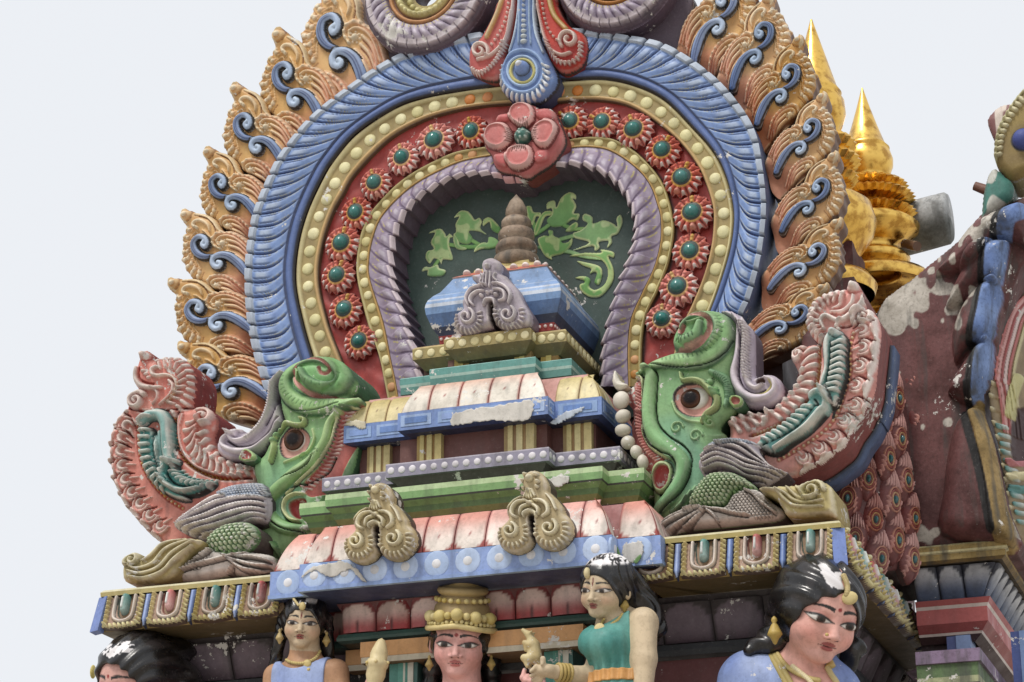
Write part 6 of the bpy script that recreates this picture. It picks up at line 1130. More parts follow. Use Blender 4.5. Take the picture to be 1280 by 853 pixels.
# staff head held up in the hand
q = P3(468, 853, Y_-.14); stf = tag(link('staff_head', None), 'small ribbed gold staff head standing in raised fingers beside the blue girl', 'staff')
m = MB(); m.lathe(np.array([(.03, -.16), (.034, -.05), (.036, .0), (.045, .03), (.044, .065), (.048, .07), (.052, .085), (.048, .10), (.04, .104), (.041, .13), (.036, .15), (.03, .165), (.028, .17), (.024, .182), (.016, .195), (.0, .205)]), L(206, 186, 130), 18); o = m.build('shaft', MP, stf, True); o.location = q; o.rotation_euler = (0, .16, 0)
for k in range(6): blob(stf, q+np.array([.052*cos(k)+.012, .052*sin(k)-.0, .085]), .008, GLD, 'stud')
# leaping fawn held up in the other hand
zf_ = zm(640, 690, 5.232); fw = tag(link('fawn_figurine', None), 'small cream leaping fawn balanced on raised pink fingertips beside the woman in teal', 'figurine'); Yf = Y_-.13
p_ = lambda x, y, dy=0: onY(*zf_((x, y))[0], Yf)+np.array([0, dy, 0])
def fawn(P):
    f = cap(P, p_(140, 620), p_(150, 690), .030, .034); f = su(f, cap(P, p_(135, 600), p_(115, 545), .024, .016), .02); f = su(f, cap(P, p_(112, 545), p_(72, 512), .017, .009), .012)
    for dy in (-.02, .02): f = su(f, cap(P, p_(125, 615, dy), p_(92, 600, dy), .015, .010), .01); f = su(f, cap(P, p_(92, 600, dy), p_(98, 650, dy), .010, .007), .008); f = su(f, cap(P, p_(130, 700, dy), p_(90, 700, dy), .02, .016), .012); f = su(f, cap(P, p_(90, 700, dy), p_(110, 755, dy), .014, .009), .01); f = su(f, cap(P, p_(118, 540, dy*.6), p_(138, 525, dy), .008, .004), .006)
    f = su(f, cap(P, p_(165, 700), p_(195, 760), .012, .006), .01); return f
c0 = p_(130, 630); V, Q = f2.grid(c0-np.array([.10, .07, .13]), c0+np.array([.10, .07, .13]), .0032, fawn); mesh('fawn_body', V, Q, mixc(L(206, 190, 140), L(190, 164, 104), vnoise(V[:, 0]*30, V[:, 2]*30)), MP, fw)
# ---------------------------------------------------------------- woman in teal
Y_ = -.22; s3 = person('woman_statue', 'woman in a teal dress with long black hair, turned towards the fawn figurine'); SK3 = L(214, 192, 158)
zt3 = zm(640, 690, 5.232); p3 = lambda x, y, dy=0: onY(*zt3((x, y))[0], Y_)+np.array([0, dy, 0])
A1, A2, A3 = p3(850, 450, .02), p3(865, 700, .0), p3(860, 1000, -.02); B1, B2, B3 = p3(570, 520, .12), p3(500, 800, .03), p3(310, 815, -.10)
def bd3(P):
    f = cap(P, p3(720, 440, .08), p3(840, 455, .05), .062, .062); f = su(f, cap(P, p3(640, 390, .05), p3(660, 460, .07), .062, .07), .04); f = su(f, ell(P, p3(660, 590, .07), (.115, .11, .17)), .05); f = su(f, ell(P, p3(545, 600, -.01), (.06, .07, .062)), .04); f = su(f, ell(P, p3(640, 610, -.03), (.065, .07, .065)), .04); f = su(f, cap(P, p3(670, 700, .07), p3(680, 900, .07), .10, .13), .05)
    f = su(f, cap(P, A1, A2, .062, .054), .03); f = su(f, cap(P, A2, A3, .054, .04), .02); f = su(f, cap(P, B1, B2, .05, .042), .03); f = su(f, cap(P, B2, B3, .042, .03), .02)
    H = p3(280, 815, -.13); f = su(f, ell(P, H, (.042, .035, .028)), .02)
    for k, (dx, dz, dy) in enumerate(((-.055, .005, -.02), (-.06, -.012, -.005), (-.058, -.026, .01), (-.05, -.036, .02), (.0, .03, -.03))): M_ = H+np.array([dx*.6, dy, dz*1.2+.008]); f = su(f, cap(P, H+np.array([dx*.2, dy*.6, dz*.3]), M_, .012, .011), .008); f = su(f, cap(P, M_, H+np.array([dx, dy-.01, dz-.012]), .011, .008), .006)
    return f
f3_ = Fig((742, 744), Y_-.10, .29, -33, -3, -3, SK3, bd3)
lo, hi = f3_.o-np.array([.52, .30, .55]), f3_.o+np.array([.28, .30, .18]); V, Q = f3_.grid(lo, hi, .0046, f3_.sdf); C = f3_.paintface(V, np.tile(SK3, (len(V), 1)), tilak=1, lip=L(156, 84, 76)); mesh('body', V, Q, C, MSK, s3)
ncl = np.array(pix(p3(600, 470)))
wz = p3(640, 800, 0)[2]; nz = p3(620, 470, 0)[2]; ax_ = p3(780, 470)[0]; bx_ = p3(480, 600)[0]
def gar3(P):
    b = cap(P, p3(720, 440, .08), p3(800, 430, .05), .062, .062); b = su(b, cap(P, p3(640, 390, .05), p3(660, 460, .07), .06, .07), .04); b = su(b, ell(P, p3(660, 590, .07), (.115, .11, .17)), .05); b = su(b, ell(P, p3(545, 600, -.01), (.06, .07, .062)), .04); b = su(b, ell(P, p3(640, 610, -.03), (.065, .07, .065)), .04); b = su(b, cap(P, p3(670, 700, .07), p3(680, 900, .07), .10, .13), .05)-.012
    fold = .006*np.sin((P[..., 0]-wz)*150)*smooth(nz-.05, wz, P[..., 2]); x = P[..., 0]; nl = P[..., 2]-(nz-.03+.62*np.abs(x-p3(590, 470)[0])); nl = np.minimum(nl, 9); right = x-ax_-.01*0-(nz-P[..., 2])*.12; return np.maximum(np.maximum(b+fold, nl), np.where(P[..., 2] > wz, right, -1))
V, Q = f3_.grid(lo, hi, .0046, gar3); C = mixc(L(70, 142, 134), L(112, 176, 166), smooth(.35, .8, vnoise(V[:, 0]*14, V[:, 2]*5))); mesh('dress', V, Q, C, MSK, s3)
def hr3(P):
    q = f3_.loc(P); f = ell(q, (0, .10, .12), (.42, .48, .46)); f = ss(f, ell(q, (0, -.42, -.14), (.35, .42, .43)), .04); f = np.maximum(f, -(q[..., 2]+.22)); f = f*f3_.h
    for a_, b_, ra, rb in ((p3(740, 200, .1), p3(820, 330, .14), .07, .06), (p3(810, 310, .14), p3(880, 440, .16), .055, .045), (p3(760, 250, .15), p3(800, 500, .2), .06, .05)): f = su(f, cap(P, a_, b_, ra, rb), .03)
    return f+.0035*np.sin(q[..., 1]*42+6*np.sin(q[..., 2]*6))
hair_mesh(f3_, s3, hr3, f3_.o-np.array([.17, .25, .32]), f3_.o+np.array([.30, .40, .17]), .0045, lambda q: smooth(.44, .47, vnoise(q[:, 0]*9+2, q[:, 1]*9, 8)*.5+.5*vnoise(q[:, 0]*40, q[:, 1]*30, 2))*smooth(.40, .45, q[:, 2]))
strand(f3_, s3, zt3((600, 440), (575, 485), (600, 492), (640, 475), (690, 442), (720, 405)), .006, GLD, 'necklace', 20, .012, .007); blob(s3, zt3((572, 505))[0], .026, GLD, 'pendant', .012, f3_, sc=(1, .5, 1.1))
earring(s3, f3_.hit(*zt3((735, 335))[0])-FW*.02, .62); blob(s3, f3_.hit(*zt3((492, 140))[0], hr3), .022, L(206, 190, 140), 'forehead_jewel', sc=(.7, 1, 1.2))
def belt(P): d_ = gar3(P)-.012; z0_ = p3(650, 815)[2]; return np.maximum(np.maximum(d_, P[..., 2]-z0_-.022-.1*(P[..., 0]-wz*0-p3(650, 815)[0])*0), z0_-.03-P[..., 2])
V, Q = f3_.grid(p3(640, 830, -.1)-np.array([.25, .2, .1]), p3(640, 830, .2)+np.array([.25, .2, .1]), .0045, belt); mesh('belt', V, Q, L(206, 146, 66), MP, s3)
dv = (B3-B2)/np.linalg.norm(B3-B2)
for k in range(4): m = MB(); th = np.linspace(0, 2*pi, 17); c0 = B3-dv*(.03+.017*k); e1 = np.cross(dv, (0, 0, 1.)); e1 /= np.linalg.norm(e1); e2 = np.cross(dv, e1); m.tube(np.array([c0+.036*(cos(t)*e1+sin(t)*e2) for t in th]), .008, L(190, 164, 92), 6, cap=False); m.build('bangle', MP, s3, True)
# ---------------------------------------------------------------- large woman at the corner
Y_ = .02; s4 = person('woman_statue', 'large pink faced woman in a pale blue blouse, head tilted under the ledge corner'); SK4 = L(224, 166, 152)
zt4 = zm(890, 700, 5.576); p4 = lambda x, y, dy=0: onY(*zt4((x, y))[0], Y_)+np.array([0, dy, 0])
def bd4(P):
    f = cap(P, p4(250, 830, .1), p4(760, 900, .1), .13, .12); f = su(f, cap(P, p4(640, 640, .06), p4(600, 830, .1), .098, .115), .05); f = su(f, ell(P, p4(560, 1100, .1), (.26, .17, .3)), .08); f = su(f, cap(P, p4(220, 840, .1), p4(130, 1200, .05), .12, .09), .05); f = su(f, cap(P, p4(800, 930, .1), p4(900, 1200, .05), .11, .09), .05); return f
f4 = Fig((1041, 787), Y_-.14, .47, 18, 5, 17, SK4, bd4)
lo, hi = f4.o-np.array([.52, .36, .75]), f4.o+np.array([.45, .40, .30]); V, Q = f4.grid(lo, hi, .0048, f4.sdf)
C = f4.paintface(V, np.tile(SK4, (len(V), 1)), dot=.022, lip=L(160, 74, 70)); mesh('body', V, Q, C, MSK, s4)
nz4 = p4(560, 700)[2]
def gar4(P):
    b = bd4(P)-.014; q = np.stack(pixv(P), -1); e = ((q[..., 0]-1004)*.46+(q[..., 1]-815)); lim = np.where(q[..., 0] < 1000, 0, 1)
    a_ = lines(q, zt4((380, 640), (440, 720), (520, 853), (560, 950))); b_ = lines(q, zt4((790, 740), (820, 800), (860, 853), (900, 950))); return np.maximum(b, np.minimum(a_, -b_)*.004)
def pixv(P): d = P-CAM; w_ = d@FW; return 640+FPX*(d@RT)/w_, 426.5-FPX*(d@UP)/w_
def lines(q, pts):
    pts = np.array(pts); return q[..., 0]-np.interp(q[..., 1], pts[:, 1], pts[:, 0])
V, Q = f4.grid(lo, hi, .006, gar4); mesh('blouse', V, Q, mixc(L(124, 146, 204), L(168, 184, 222), vnoise(V[:, 0]*10, V[:, 2]*6)), MSK, s4)
for pts, nm in ((((395, 650), (450, 740), (510, 853), (550, 950)), 'gold_border'), (((425, 650), (480, 740), (545, 853), (590, 950)), 'gold_border'), (((800, 745), (830, 800), (870, 860), (900, 950)), 'gold_border')): strand(f4, s4, zt4(*pts), .013, L(190, 172, 110), nm, 22, .016, fn=gar4 if False else bd4)
strand(f4, s4, zt4((455, 655), (500, 720), (560, 770), (640, 810), (700, 830), (740, 835)), .011, L(206, 186, 122), 'necklace', 26, .006, .012); strand(f4, s4, zt4((560, 740), (610, 780), (670, 830), (700, 870)), .010, L(214, 200, 150), 'necklace', 14, .012, .012)
def hr4(P):
    q = f4.loc(P); f = ell(q, (0, .10, .10), (.43, .50, .45)); f = ss(f, ell(q, (0, -.43, -.15), (.355, .44, .44)), .04); part = np.abs(q[..., 0]-.02); f = f+.03*np.exp(-(part/.03)**2)*(q[..., 1] < .2); f = np.maximum(f, -(q[..., 2]+.35)); f = f*f4.h
    for a_, b_, ra, rb in ((p4(570, 260, .06), p4(470, 400, .05), .075, .07), (p4(480, 390, .05), p4(410, 560, .03), .07, .06), (p4(420, 550, .03), p4(275, 620, .0), .055, .035), (p4(400, 520, .03), p4(340, 530, .02), .035, .02), (p4(560, 500, .2), p4(500, 700, .2), .09, .08), (p4(940, 560, .16), p4(850, 720, .18), .05, .04)): f = su(f, cap(P, a_, b_, ra, rb), .03)
    ph = (q[..., 0]*.9+q[..., 2]*.55)*34+5*np.sin(q[..., 1]*5+q[..., 2]*3); return f+.0048*np.sin(ph)
hair_mesh(f4, s4, hr4, f4.o-np.array([.46, .30, .42]), f4.o+np.array([.30, .48, .32]), .0055, lambda q: smooth(.5, .53, (vnoise(q[:, 0]*9+1.3, q[:, 2]*14, 3)*.55+.45*vnoise(q[:, 0]*34, q[:, 2]*50))*np.exp(-((q[:, 0]+.12)/.2)**2-((q[:, 2]-.42)/.1)**2)*1.5)*smooth(.1, -.1, q[:, 1]))
strand(f4, s4, zt4((915, 110), (935, 160), (940, 210), (930, 255)), .012, L(196, 176, 124), 'hair_chain', 12, .012, .013, hr4); tk = blob(s4, f4.wor((.05, -.37, .30)), .03, L(206, 186, 120), 'forehead_jewel', sc=(1.2, .5, 1))
earring(s4, f4.wor((-.40, -.06, -.22)), 1.0); earring(s4, f4.hit(*zt4((820, 715))[0])-FW*.02, .7); blob(s4, f4.wor((-.07, -.42, -.07)), .008, L(206, 180, 110), 'nose_stud')
# ---------------------------------------------------------------- head at the left end
Y_ = .02; s5 = person('woman_statue', 'black haired woman with flaking white patches, under the far end of the ledge'); SK5 = L(220, 168, 156)
zt5 = zm(100, 770, 8.0); p5 = lambda x, y, dy=0: onY(*zt5((x, y))[0], Y_)+np.array([0, dy, 0])
def bd5(P): f = cap(P, p5(450, 950, .05), p5(500, 1250, .1), .1, .11); f = su(f, cap(P, p5(100, 1330, .1), p5(900, 1300, .1), .12, .12), .06); return su(f, ell(P, p5(500, 1600, .1), (.26, .17, .3)), .08)
f5 = Fig((138, 868), Y_-.10, .45, -36, 0, -4, SK5, bd5)
lo, hi = f5.o-np.array([.42, .36, .85]), f5.o+np.array([.42, .40, .28]); V, Q = f5.grid(lo, hi, .006, f5.sdf); mesh('body', V, Q, f5.paintface(V, np.tile(SK5, (len(V), 1)), dot=.02), MSK, s5)
V, Q = f5.grid(lo, hi, .007, lambda P: np.maximum(bd5(P)-.014, P[..., 2]-p5(450, 1260)[2])); mesh('blouse', V, Q, L(120, 60, 90), MSK, s5)
def hr5(P):
    q = f5.loc(P); f = ell(q, (0, .10, .14), (.43, .52, .45)); f = ss(f, ell(q, (0, -.42, -.13), (.355, .42, .44)), .04); f = np.maximum(f, -(q[..., 2]+.35)); f = f*f5.h; f = su(f, cap(P, p5(650, 420, .15), p5(900, 700, .2), .12, .1), .05); f = su(f, ell(P, p5(680, 260, .22), (.14, .14, .07)), .04); return f+.0045*np.sin((q[..., 0]*.3-q[..., 2])*36+5*np.sin(q[..., 0]*5+q[..., 1]*3))
hair_mesh(f5, s5, hr5, f5.o-np.array([.30, .30, .40]), f5.o+np.array([.42, .50, .28]), .0055, lambda q: smooth(.5, .53, (vnoise(q[:, 0]*9+5, q[:, 2]*16, 6)*.55+.45*vnoise(q[:, 0]*32, q[:, 2]*46))*np.exp(-((q[:, 0]+.02)/.3)**2-((q[:, 2]-.44)/.1)**2)*1.4)*smooth(.3, .1, q[:, 1]))
blob(s5, f5.hit(*zt5((130, 560))[0], hr5), .03, L(196, 180, 100), 'forehead_jewel', sc=(.6, 1, 1.6))
# skirts and the lower ledge the figures stand on
ZB = 2.05
for st, c0, w_, cc in ((s1, P3(382, 868, .05), .17, L(90, 116, 180)), (s2, P3(578, 950, .1), .21, L(190, 120, 60)), (s3, p3(670, 900, .07), .17, L(80, 150, 140)), (s4, p4(560, 1100, .1), .27, L(190, 90, 80)), (s5, p5(500, 1600, .1), .27, L(110, 60, 90))):
    n = 40; zt2 = c0[2]-.02; m = MB(); m.lathe([(w_*.55, zt2-ZB), (w_*.8, (zt2-ZB)*.8), (w_*1.05, (zt2-ZB)*.4), (w_*1.15, 0.0)], cc, n, (c0[0], c0[1]+.03, ZB), wob=lambda t: 1+.06*np.sin(t*14)); m.build('skirt', MSK, st, True)
lo_ = tag(link('lower_ledge', None), 'plain cream ledge out of view that the painted figures stand on', 'ledge'); m = MB(); m.box((-2.1, -.6, ZB-.25), (2.1, 2.6, ZB), L(190, 170, 140)); m.build('slab', MP, lo_)  # unseen footing for the figures, kept narrow and cream to bounce light upward
# ================================================================ behind and to the right
# --- gold finials
def finial(px, ptip, pbase, Y, label, prof, teeth):
    t = thing('gold_finial', label, 'finial', 'gold finials on the roof ridge'); b = onY(px, pbase, Y); tp = onY(px, ptip, Y); H = tp[2]-b[2]; k = H
    m = MB(); m.lathe([(r*k, z*k) for r, z in prof], L(220, 170, 60), 40, tuple(b)); m.build('stem', MG, t, True)
    for (r, z, n) in teeth:
        m = MB(); th = np.linspace(0, 2*pi, n*2, endpoint=False); rr = r*k*(1+.09*(np.arange(n*2) % 2)); R = np.zeros((5, n*2, 3))
        for i, (f, dz) in enumerate(((.55, .035), (.85, .02), (1, 0), (.85, -.02), (.55, -.035))): R[i] = np.stack([b[0]+f*rr*np.cos(th), b[1]+f*rr*np.sin(th), np.full(n*2, b[2]+(z+dz)*k)], 1)
        m.grid(R, L(220, 170, 60), closed_v=True, flip=True); m.build('lotus_disc', MG, t, False)
    return t
pfA = [(.16, 0), (.17, .03), (.15, .06), (.09, .075), (.075, .10), (.09, .115), (.12, .14), (.165, .20), (.18, .25), (.165, .31), (.12, .345), (.055, .36), (.05, .39), (.055, .42), (.05, .46), (.045, .50), (.06, .56), (.085, .60), (.098, .645), (.095, .69), (.082, .715), (.088, .72), (.075, .74), (.05, .83), (.025, .92), (.003, 1)]
finial(1031, 22, 372, 2.45, 'tall gold finial half hidden behind the flame leaves', pfA, [(.12, .41, 26), (.13, .47, 26), (.12, .53, 26)])
pfB = [(.26, 0), (.27, .03), (.25, .06), (.13, .07), (.12, .10), (.16, .12), (.17, .15), (.14, .175), (.10, .19), (.13, .22), (.21, .27), (.22, .30), (.15, .36), (.075, .42), (.07, .46), (.10, .50), (.11, .52), (.09, .54), (.10, .555), (.118, .60), (.12, .635), (.11, .67), (.102, .685), (.108, .69), (.09, .71), (.06, .80), (.03, .90), (.003, 1)]
finial(1092, 108, 366, 3.1, 'gold finial standing clear against the sky beside the peeling maroon gable', pfB, [(.20, .36, 34), (.195, .44, 34), (.17, .495, 30)])
rr_ = thing('roof_ridge', 'maroon roof ridge under the gold finials, mostly behind the arch', 'roof'); b = onY(1060, 372, 2.6)
m = MB(); q1, q2 = onY(1031, 372, 2.45), onY(1092, 366, 3.1); zlo = min(q1[2], q2[2]); m.box((q1[0]-.28, 2.2, 2.0), (q1[0]+.22, 3.5, zlo+.002), MAR); m.box((q1[0]-.2, 2.3, zlo+.002), (q1[0]+.2, 2.65, max(q1[2], q2[2])+.01), MAR); m.build('ridge_block', MPD, rr_)
# --- weathered drum
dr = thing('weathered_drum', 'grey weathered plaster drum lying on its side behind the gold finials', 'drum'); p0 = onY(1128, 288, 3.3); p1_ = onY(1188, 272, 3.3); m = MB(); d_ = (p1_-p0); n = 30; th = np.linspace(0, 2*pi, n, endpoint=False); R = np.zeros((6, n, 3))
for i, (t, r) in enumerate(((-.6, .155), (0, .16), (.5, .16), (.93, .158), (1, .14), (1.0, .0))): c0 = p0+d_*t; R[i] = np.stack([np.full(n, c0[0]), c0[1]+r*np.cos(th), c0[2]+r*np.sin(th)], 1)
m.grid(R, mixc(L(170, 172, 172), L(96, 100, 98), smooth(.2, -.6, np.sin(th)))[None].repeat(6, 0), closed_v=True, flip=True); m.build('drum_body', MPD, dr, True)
m = MB(); m.tube([p0+d_*.15+np.array([0, -.2, -.18]), p0+d_*.45+np.array([0, -.3, -.26])], .03, L(96, 66, 50), 10); m.build('peg', MP, dr, True)
# --- feather-scaled side of the vault behind the right tail
YS = .95; sc = thing('feather_scaled_vault', 'dark red vault side covered in feather scales with green stones, behind the toothed sea beast', 'vault')
ymap = lambda x, z: np.clip(x-2.02, 0, 1)**2*9+np.clip(x-2.02, 0, 1)*.6
sp = XZ([(1010, 430), (1090, 440), (1120, 470), (1150, 510), (1172, 570), (1176, 620), (1165, 670), (1120, 710), (1085, 720), (1010, 720)], YS+.1); xs0 = onY(1060, 560, YS)[0]
ymap = lambda x, z: np.clip(x-xs0, 0, 1)**2*4.5
c = Cv(bbox(sp), .006, YS, L(96, 34, 32)); c.poly(cr(sp, 4, True), .05, .1, lambda x, z, d_: mixc(L(104, 36, 34), L(70, 26, 26), vnoise(x*10, z*10)), base=True); c.build('vault_side', MP, sc, .6, L(60, 24, 24), ymap)
def feather_mesh():
    w_, h_ = .095, .17; c = Cv((-w_, -h_, w_, h_), .004, 0, L(118, 40, 36)); sil = np.array([(0, h_), (-.05, .12), (-.082, .02), (-.075, -.08), (-.03, -.15), (0, -h_), (.03, -.15), (.075, -.08), (.082, .02), (.05, .12)]); c.poly(cr(sil, 4, True), .04, .07, lambda x, z, d_: mixc(L(120, 40, 36), L(88, 28, 28), vnoise(x*40, z*20)), base=True)
    for r, cc in ((.052, L(190, 120, 90)), (.040, L(150, 56, 46)), (.030, L(196, 150, 96))): th = np.linspace(0, 2*pi, 24); c.stroke(np.stack([r*np.cos(th), -.03+r*1.35*np.sin(th)], 1), .004, .008, cc, sm=False)
    for k in range(7): x = -.045+k*.015; c.stroke([(x, .14-abs(x)), (x*1.2, .08-abs(x)*.6), (x*1.35, .045)], [.003, .006, .003], .010, L(206, 150, 140))
    for sx in (-1, 1):
        for k in range(4): c.stroke([(sx*.06, -.02-.028*k), (sx*.045, -.05-.028*k)], [.004, .006], .008, L(196, 132, 120), sm=False)
    V, F, C = c.arrays(.03, L(60, 22, 22)); o = mesh('feather_scale', V, F, C, MP); me = o.data; bpy.data.objects.remove(o); return me
fm = feather_mesh(); st = stone_mesh(.021, .026, L(50, 100, 104))
for i, (x, y) in enumerate([(random.uniform(-4, 4)+1062+22*i+.10*(j*50-120), 470+50*j+(25 if i % 2 else 0)) for i in range(6) for j in range(5) if 440 < 470+50*j < 700 and not (i > 4 and j == 4) and 1062+22*i+.10*(j*50-120) < 1176]):
    Yq = YS-.05; q = onY(x, y, Yq)
    for _ in range(4): Yq = YS-.055+float(ymap(np.array(q[0]), 0)); q = onY(x, y, Yq)
    o = link('feather_scale', fm, sc); o.location = tuple(q+np.array([0, .012*(i % 3), 0])); k = random.uniform(.70, .82); o.scale = (k, .9, k*1.1); o.rotation_euler = (0, .12+random.uniform(-.08, .08), min(1.2, 9*max(q[0]-xs0, 0))*.9); g_ = link('scale_stone', st, o); g_.location = (0, -.045, -.03); g_.scale = (.8, 1, 1.25)
# --- the gable that faces right: maroon lobes with blue rims
YG = 1.25; gb = thing('side_gable', 'peeling maroon gable with blue lobed rim, beyond the gold finials', 'gable'); z7, z8 = zm(1180, 260, 3.88), zm(1130, 460, 3.553)
px_ = lambda *p: XZ(p, YG-.05); a7 = lambda *p: XZ(z7(*p), YG-.08); a8 = lambda *p: XZ(z8(*p), YG-.08)
sil = px_((1092, 392), (1140, 345), (1180, 312), (1205, 290), (1225, 265), (1262, 250), (1300, 240), (1300, 300), (1275, 330), (1252, 400), (1246, 440), (1240, 480), (1230, 510), (1245, 560), (1262, 640), (1270, 690), (1160, 700), (1080, 700), (1085, 520))
c = Cv(bbox(sil), .0055, YG, MAR)
def marc(x, z, d_):
    n = vnoise(x*7+3, z*5, 2)*.6+vnoise(x*23, z*17, 4)*.4; X0, Z0 = px_((1130, 390))[0]; k = np.exp(-(((x-X0)/.16)**2+((z-Z0)/.2)**2)); return mixc(mixc(L(112, 58, 56), L(86, 42, 42), vnoise(x*9, z*4)), L(190, 182, 170), np.maximum(smooth(.70, .72, n), smooth(.30, .33, n*k)))
c.poly(cr(sil, 3, True), .05, .18, marc, base=True)
for i, (lobe, blue) in enumerate(((a7((-40, 330), (20, 240), (110, 100), (200, 40), (280, 10), (400, -10), (420, 200), (330, 160), (250, 165), (150, 300)), a7((282, 30), (330, 0), (400, -5), (410, 60), (360, 110), (330, 162), (245, 162), (262, 90))),
                 (a7((10, 480), (75, 330), (130, 235), (200, 182), (300, 168), (330, 200), (290, 400), (190, 375), (80, 480)), a7((203, 190), (260, 165), (318, 175), (318, 230), (300, 330), (275, 395), (188, 372), (200, 280))),
                 (a7((40, 620), (90, 480), (150, 400), (200, 372), (268, 368), (285, 440), (250, 650), (130, 680), (60, 760)), a7((188, 385), (230, 366), (272, 372), (285, 430), (262, 540), (240, 645), (150, 665), (130, 672), (165, 520))),
                 (a7((20, 900), (80, 780), (150, 685), (235, 648), (240, 760), (225, 900), (140, 960)), np.vstack([a7((152, 680), (200, 645), (238, 652), (238, 740), (228, 853)), a8((375, 60), (372, 140), (290, 190), (292, 90))])),
                 (np.vstack([a8((165, 740), (175, 560), (190, 420), (220, 280), (265, 208), (330, 180), (385, 240), (440, 420), (490, 640), (500, 780), (400, 790)), ]), a8((285, 195), (370, 145), (385, 250), (420, 400), (460, 580), (500, 790), (410, 790), (370, 520), (320, 290))))):
    c.poly(cr(lobe, 3, True), .10, .10, marc); yc_ = i == 4
    c.poly(cr(blue, 3, True), .02, .03, (L(150, 122, 62) if yc_ else (lambda x, z, d_: mixc(L(80, 112, 172), L(112, 142, 196), vnoise(x*15, z*15)))))
    l_ = a8((270, 205), (300, 300), (350, 480), (400, 735)) if yc_ else blue[[0, -1, -2]] if i < 3 else np.vstack([blue[:1], blue[-2:]])
    c.stroke(l_, .018 if not yc_ else .022, .002, BLK)
c.build('gable_side', MPD, gb, .5, MAR)
# its ornamented face, seen very obliquely
k_ = 1.7; x0_ = onY(1240, 480, YG)[0]
def sl(*p):
    out = []
    for a_, b_ in p:
        d_ = rayd(a_, b_); t = (YG+k_*(CAM[0]-x0_)-CAM[1])/(d_[1]-k_*d_[0]); w_ = CAM+d_*t; out.append(w_[[0, 2]])
    return np.array(out)
s7 = lambda *p: sl(*z7(*p)); s8 = lambda *p: sl(*z8(*p))
sil = np.vstack([s7((400, 40), (360, 110), (320, 250), (285, 400), (262, 500), (245, 650), (228, 853)), s8((385, 150), (400, 260), (430, 380), (460, 560), (495, 760), (560, 790), (640, 700), (640, 0))]); c = Cv(bbox(sil), .0036, YG-.03, L(150, 132, 96)); c.poly(cr(sil, 3, True), .02, .02, lambda x, z, d_: mixc(L(150, 130, 92), L(120, 100, 70), vnoise(x*30, z*20)), base=True)
E1 = np.vstack([s7((385, 90), (335, 260), (290, 420), (258, 640), (240, 853)), s8((395, 180), (420, 330), (455, 520), (500, 760))]); ribs(c, E1, 26, .0, .022, .012, .014, L(196, 186, 150), L(130, 106, 66), side=1); ribs(c, E1, 26, .0, .022, .012, .014, L(196, 186, 150), L(130, 106, 66), side=-1)
E2 = np.vstack([s7((420, 430), (340, 520), (300, 640), (270, 760), (262, 853)), s8((420, 60), (440, 170), (455, 300))])
for o_, cc in ((0, L(176, 92, 88)), (.012, L(206, 150, 146)), (.024, L(150, 52, 50)), (.036, L(214, 190, 186)), (.05, L(176, 92, 88)), (.066, L(196, 186, 140))): c.stroke(E2+np.array([o_, 0]), .006, .014, cc)
E3 = s8((440, 280), (470, 420), (500, 560), (533, 700)); ribs(c, E3, 12, .01, .02, .012, .02, L(96, 150, 146), L(190, 196, 190)); c.poly(cr(s8((490, 230), (533, 190), (600, 200), (600, 430), (490, 430)), 3, True), -.03, .02, L(60, 28, 32))
c.stroke(s8((480, 440), (640, 430)), .018, .03, L(176, 100, 106)); c.stroke(s8((480, 500), (640, 490)), .02, .03, L(206, 196, 150)); c.stroke(s8((490, 560), (640, 550)), .02, .02, L(70, 130, 126)); c.stroke(s8((520, 60), (490, 150), (480, 230)), .02, .02, L(196, 190, 130))
c.build('gable_face', MP, gb, .03, L(120, 100, 70), lambda x, z: k_*(x-x0_))
# crest on top: medallion, teal leaf, round plate
z6 = zm(1180, 80, 4.264); a6 = lambda *p: XZ(z6(*p), YG-.05)
pl = a6((185, 200), (200, 150), (250, 105), (330, 85), (430, 85), (480, 120), (470, 250), (380, 330), (290, 355), (235, 310)); c = Cv(bbox(pl), .005, YG+.25); c.poly(cr(pl, 4, True), .03, .05, lambda x, z, d_: mixc(L(120, 62, 60), L(206, 190, 176), smooth(.7, .8, vnoise(x*60, z*6))), base=True); c.build('round_plate', MP, gb, .05, L(90, 96, 60))
pl = a6((275, 420), (300, 330), (350, 240), (410, 160), (440, 140), (520, 200), (560, 400), (500, 560), (430, 600), (355, 620), (280, 540)); c = Cv(bbox(pl), .0045, YG-.02); c.poly(cr(pl, 4, True), .06, .05, lambda x, z, d_: mixc(L(150, 128, 62), L(120, 98, 46), vnoise(x*20, z*20)), base=True)
ribs(c, a6((285, 500), (300, 400), (345, 300), (410, 215), (450, 190)), 12, .008, .02, .012, .016, L(206, 198, 160), side=-1); c.stroke(a6((272, 530), (285, 400), (330, 290), (400, 185), (430, 160)), .014, .02, L(196, 190, 146)); c.dot(a6((432, 425))[0], .055, .05, L(56, 74, 150), ow=.012); c.build('medallion', MP, gb, .2, L(150, 140, 100))
pl = a6((205, 790), (215, 690), (240, 600), (275, 565), (330, 610), (370, 650), (365, 720), (300, 770), (210, 840)); c = Cv(bbox(pl), .0045, YG-.04); c.poly(cr(pl, 4, True), .05, .05, lambda x, z, d_: mixc(L(52, 122, 110), L(196, 196, 186), smooth(.55, .6, vnoise(x*14, z*11, 3))), base=True); c.build('teal_leaf', MPC, gb, .15, L(60, 90, 80))
m = MB(); q = onY(1226, 235, YG+.1); m.tube([q+np.array([.05, 0, -.03]), q+np.array([-.03, 0, .015])], [.03, .024], L(120, 76, 60), 10); m.build('peg', MP, gb, True)
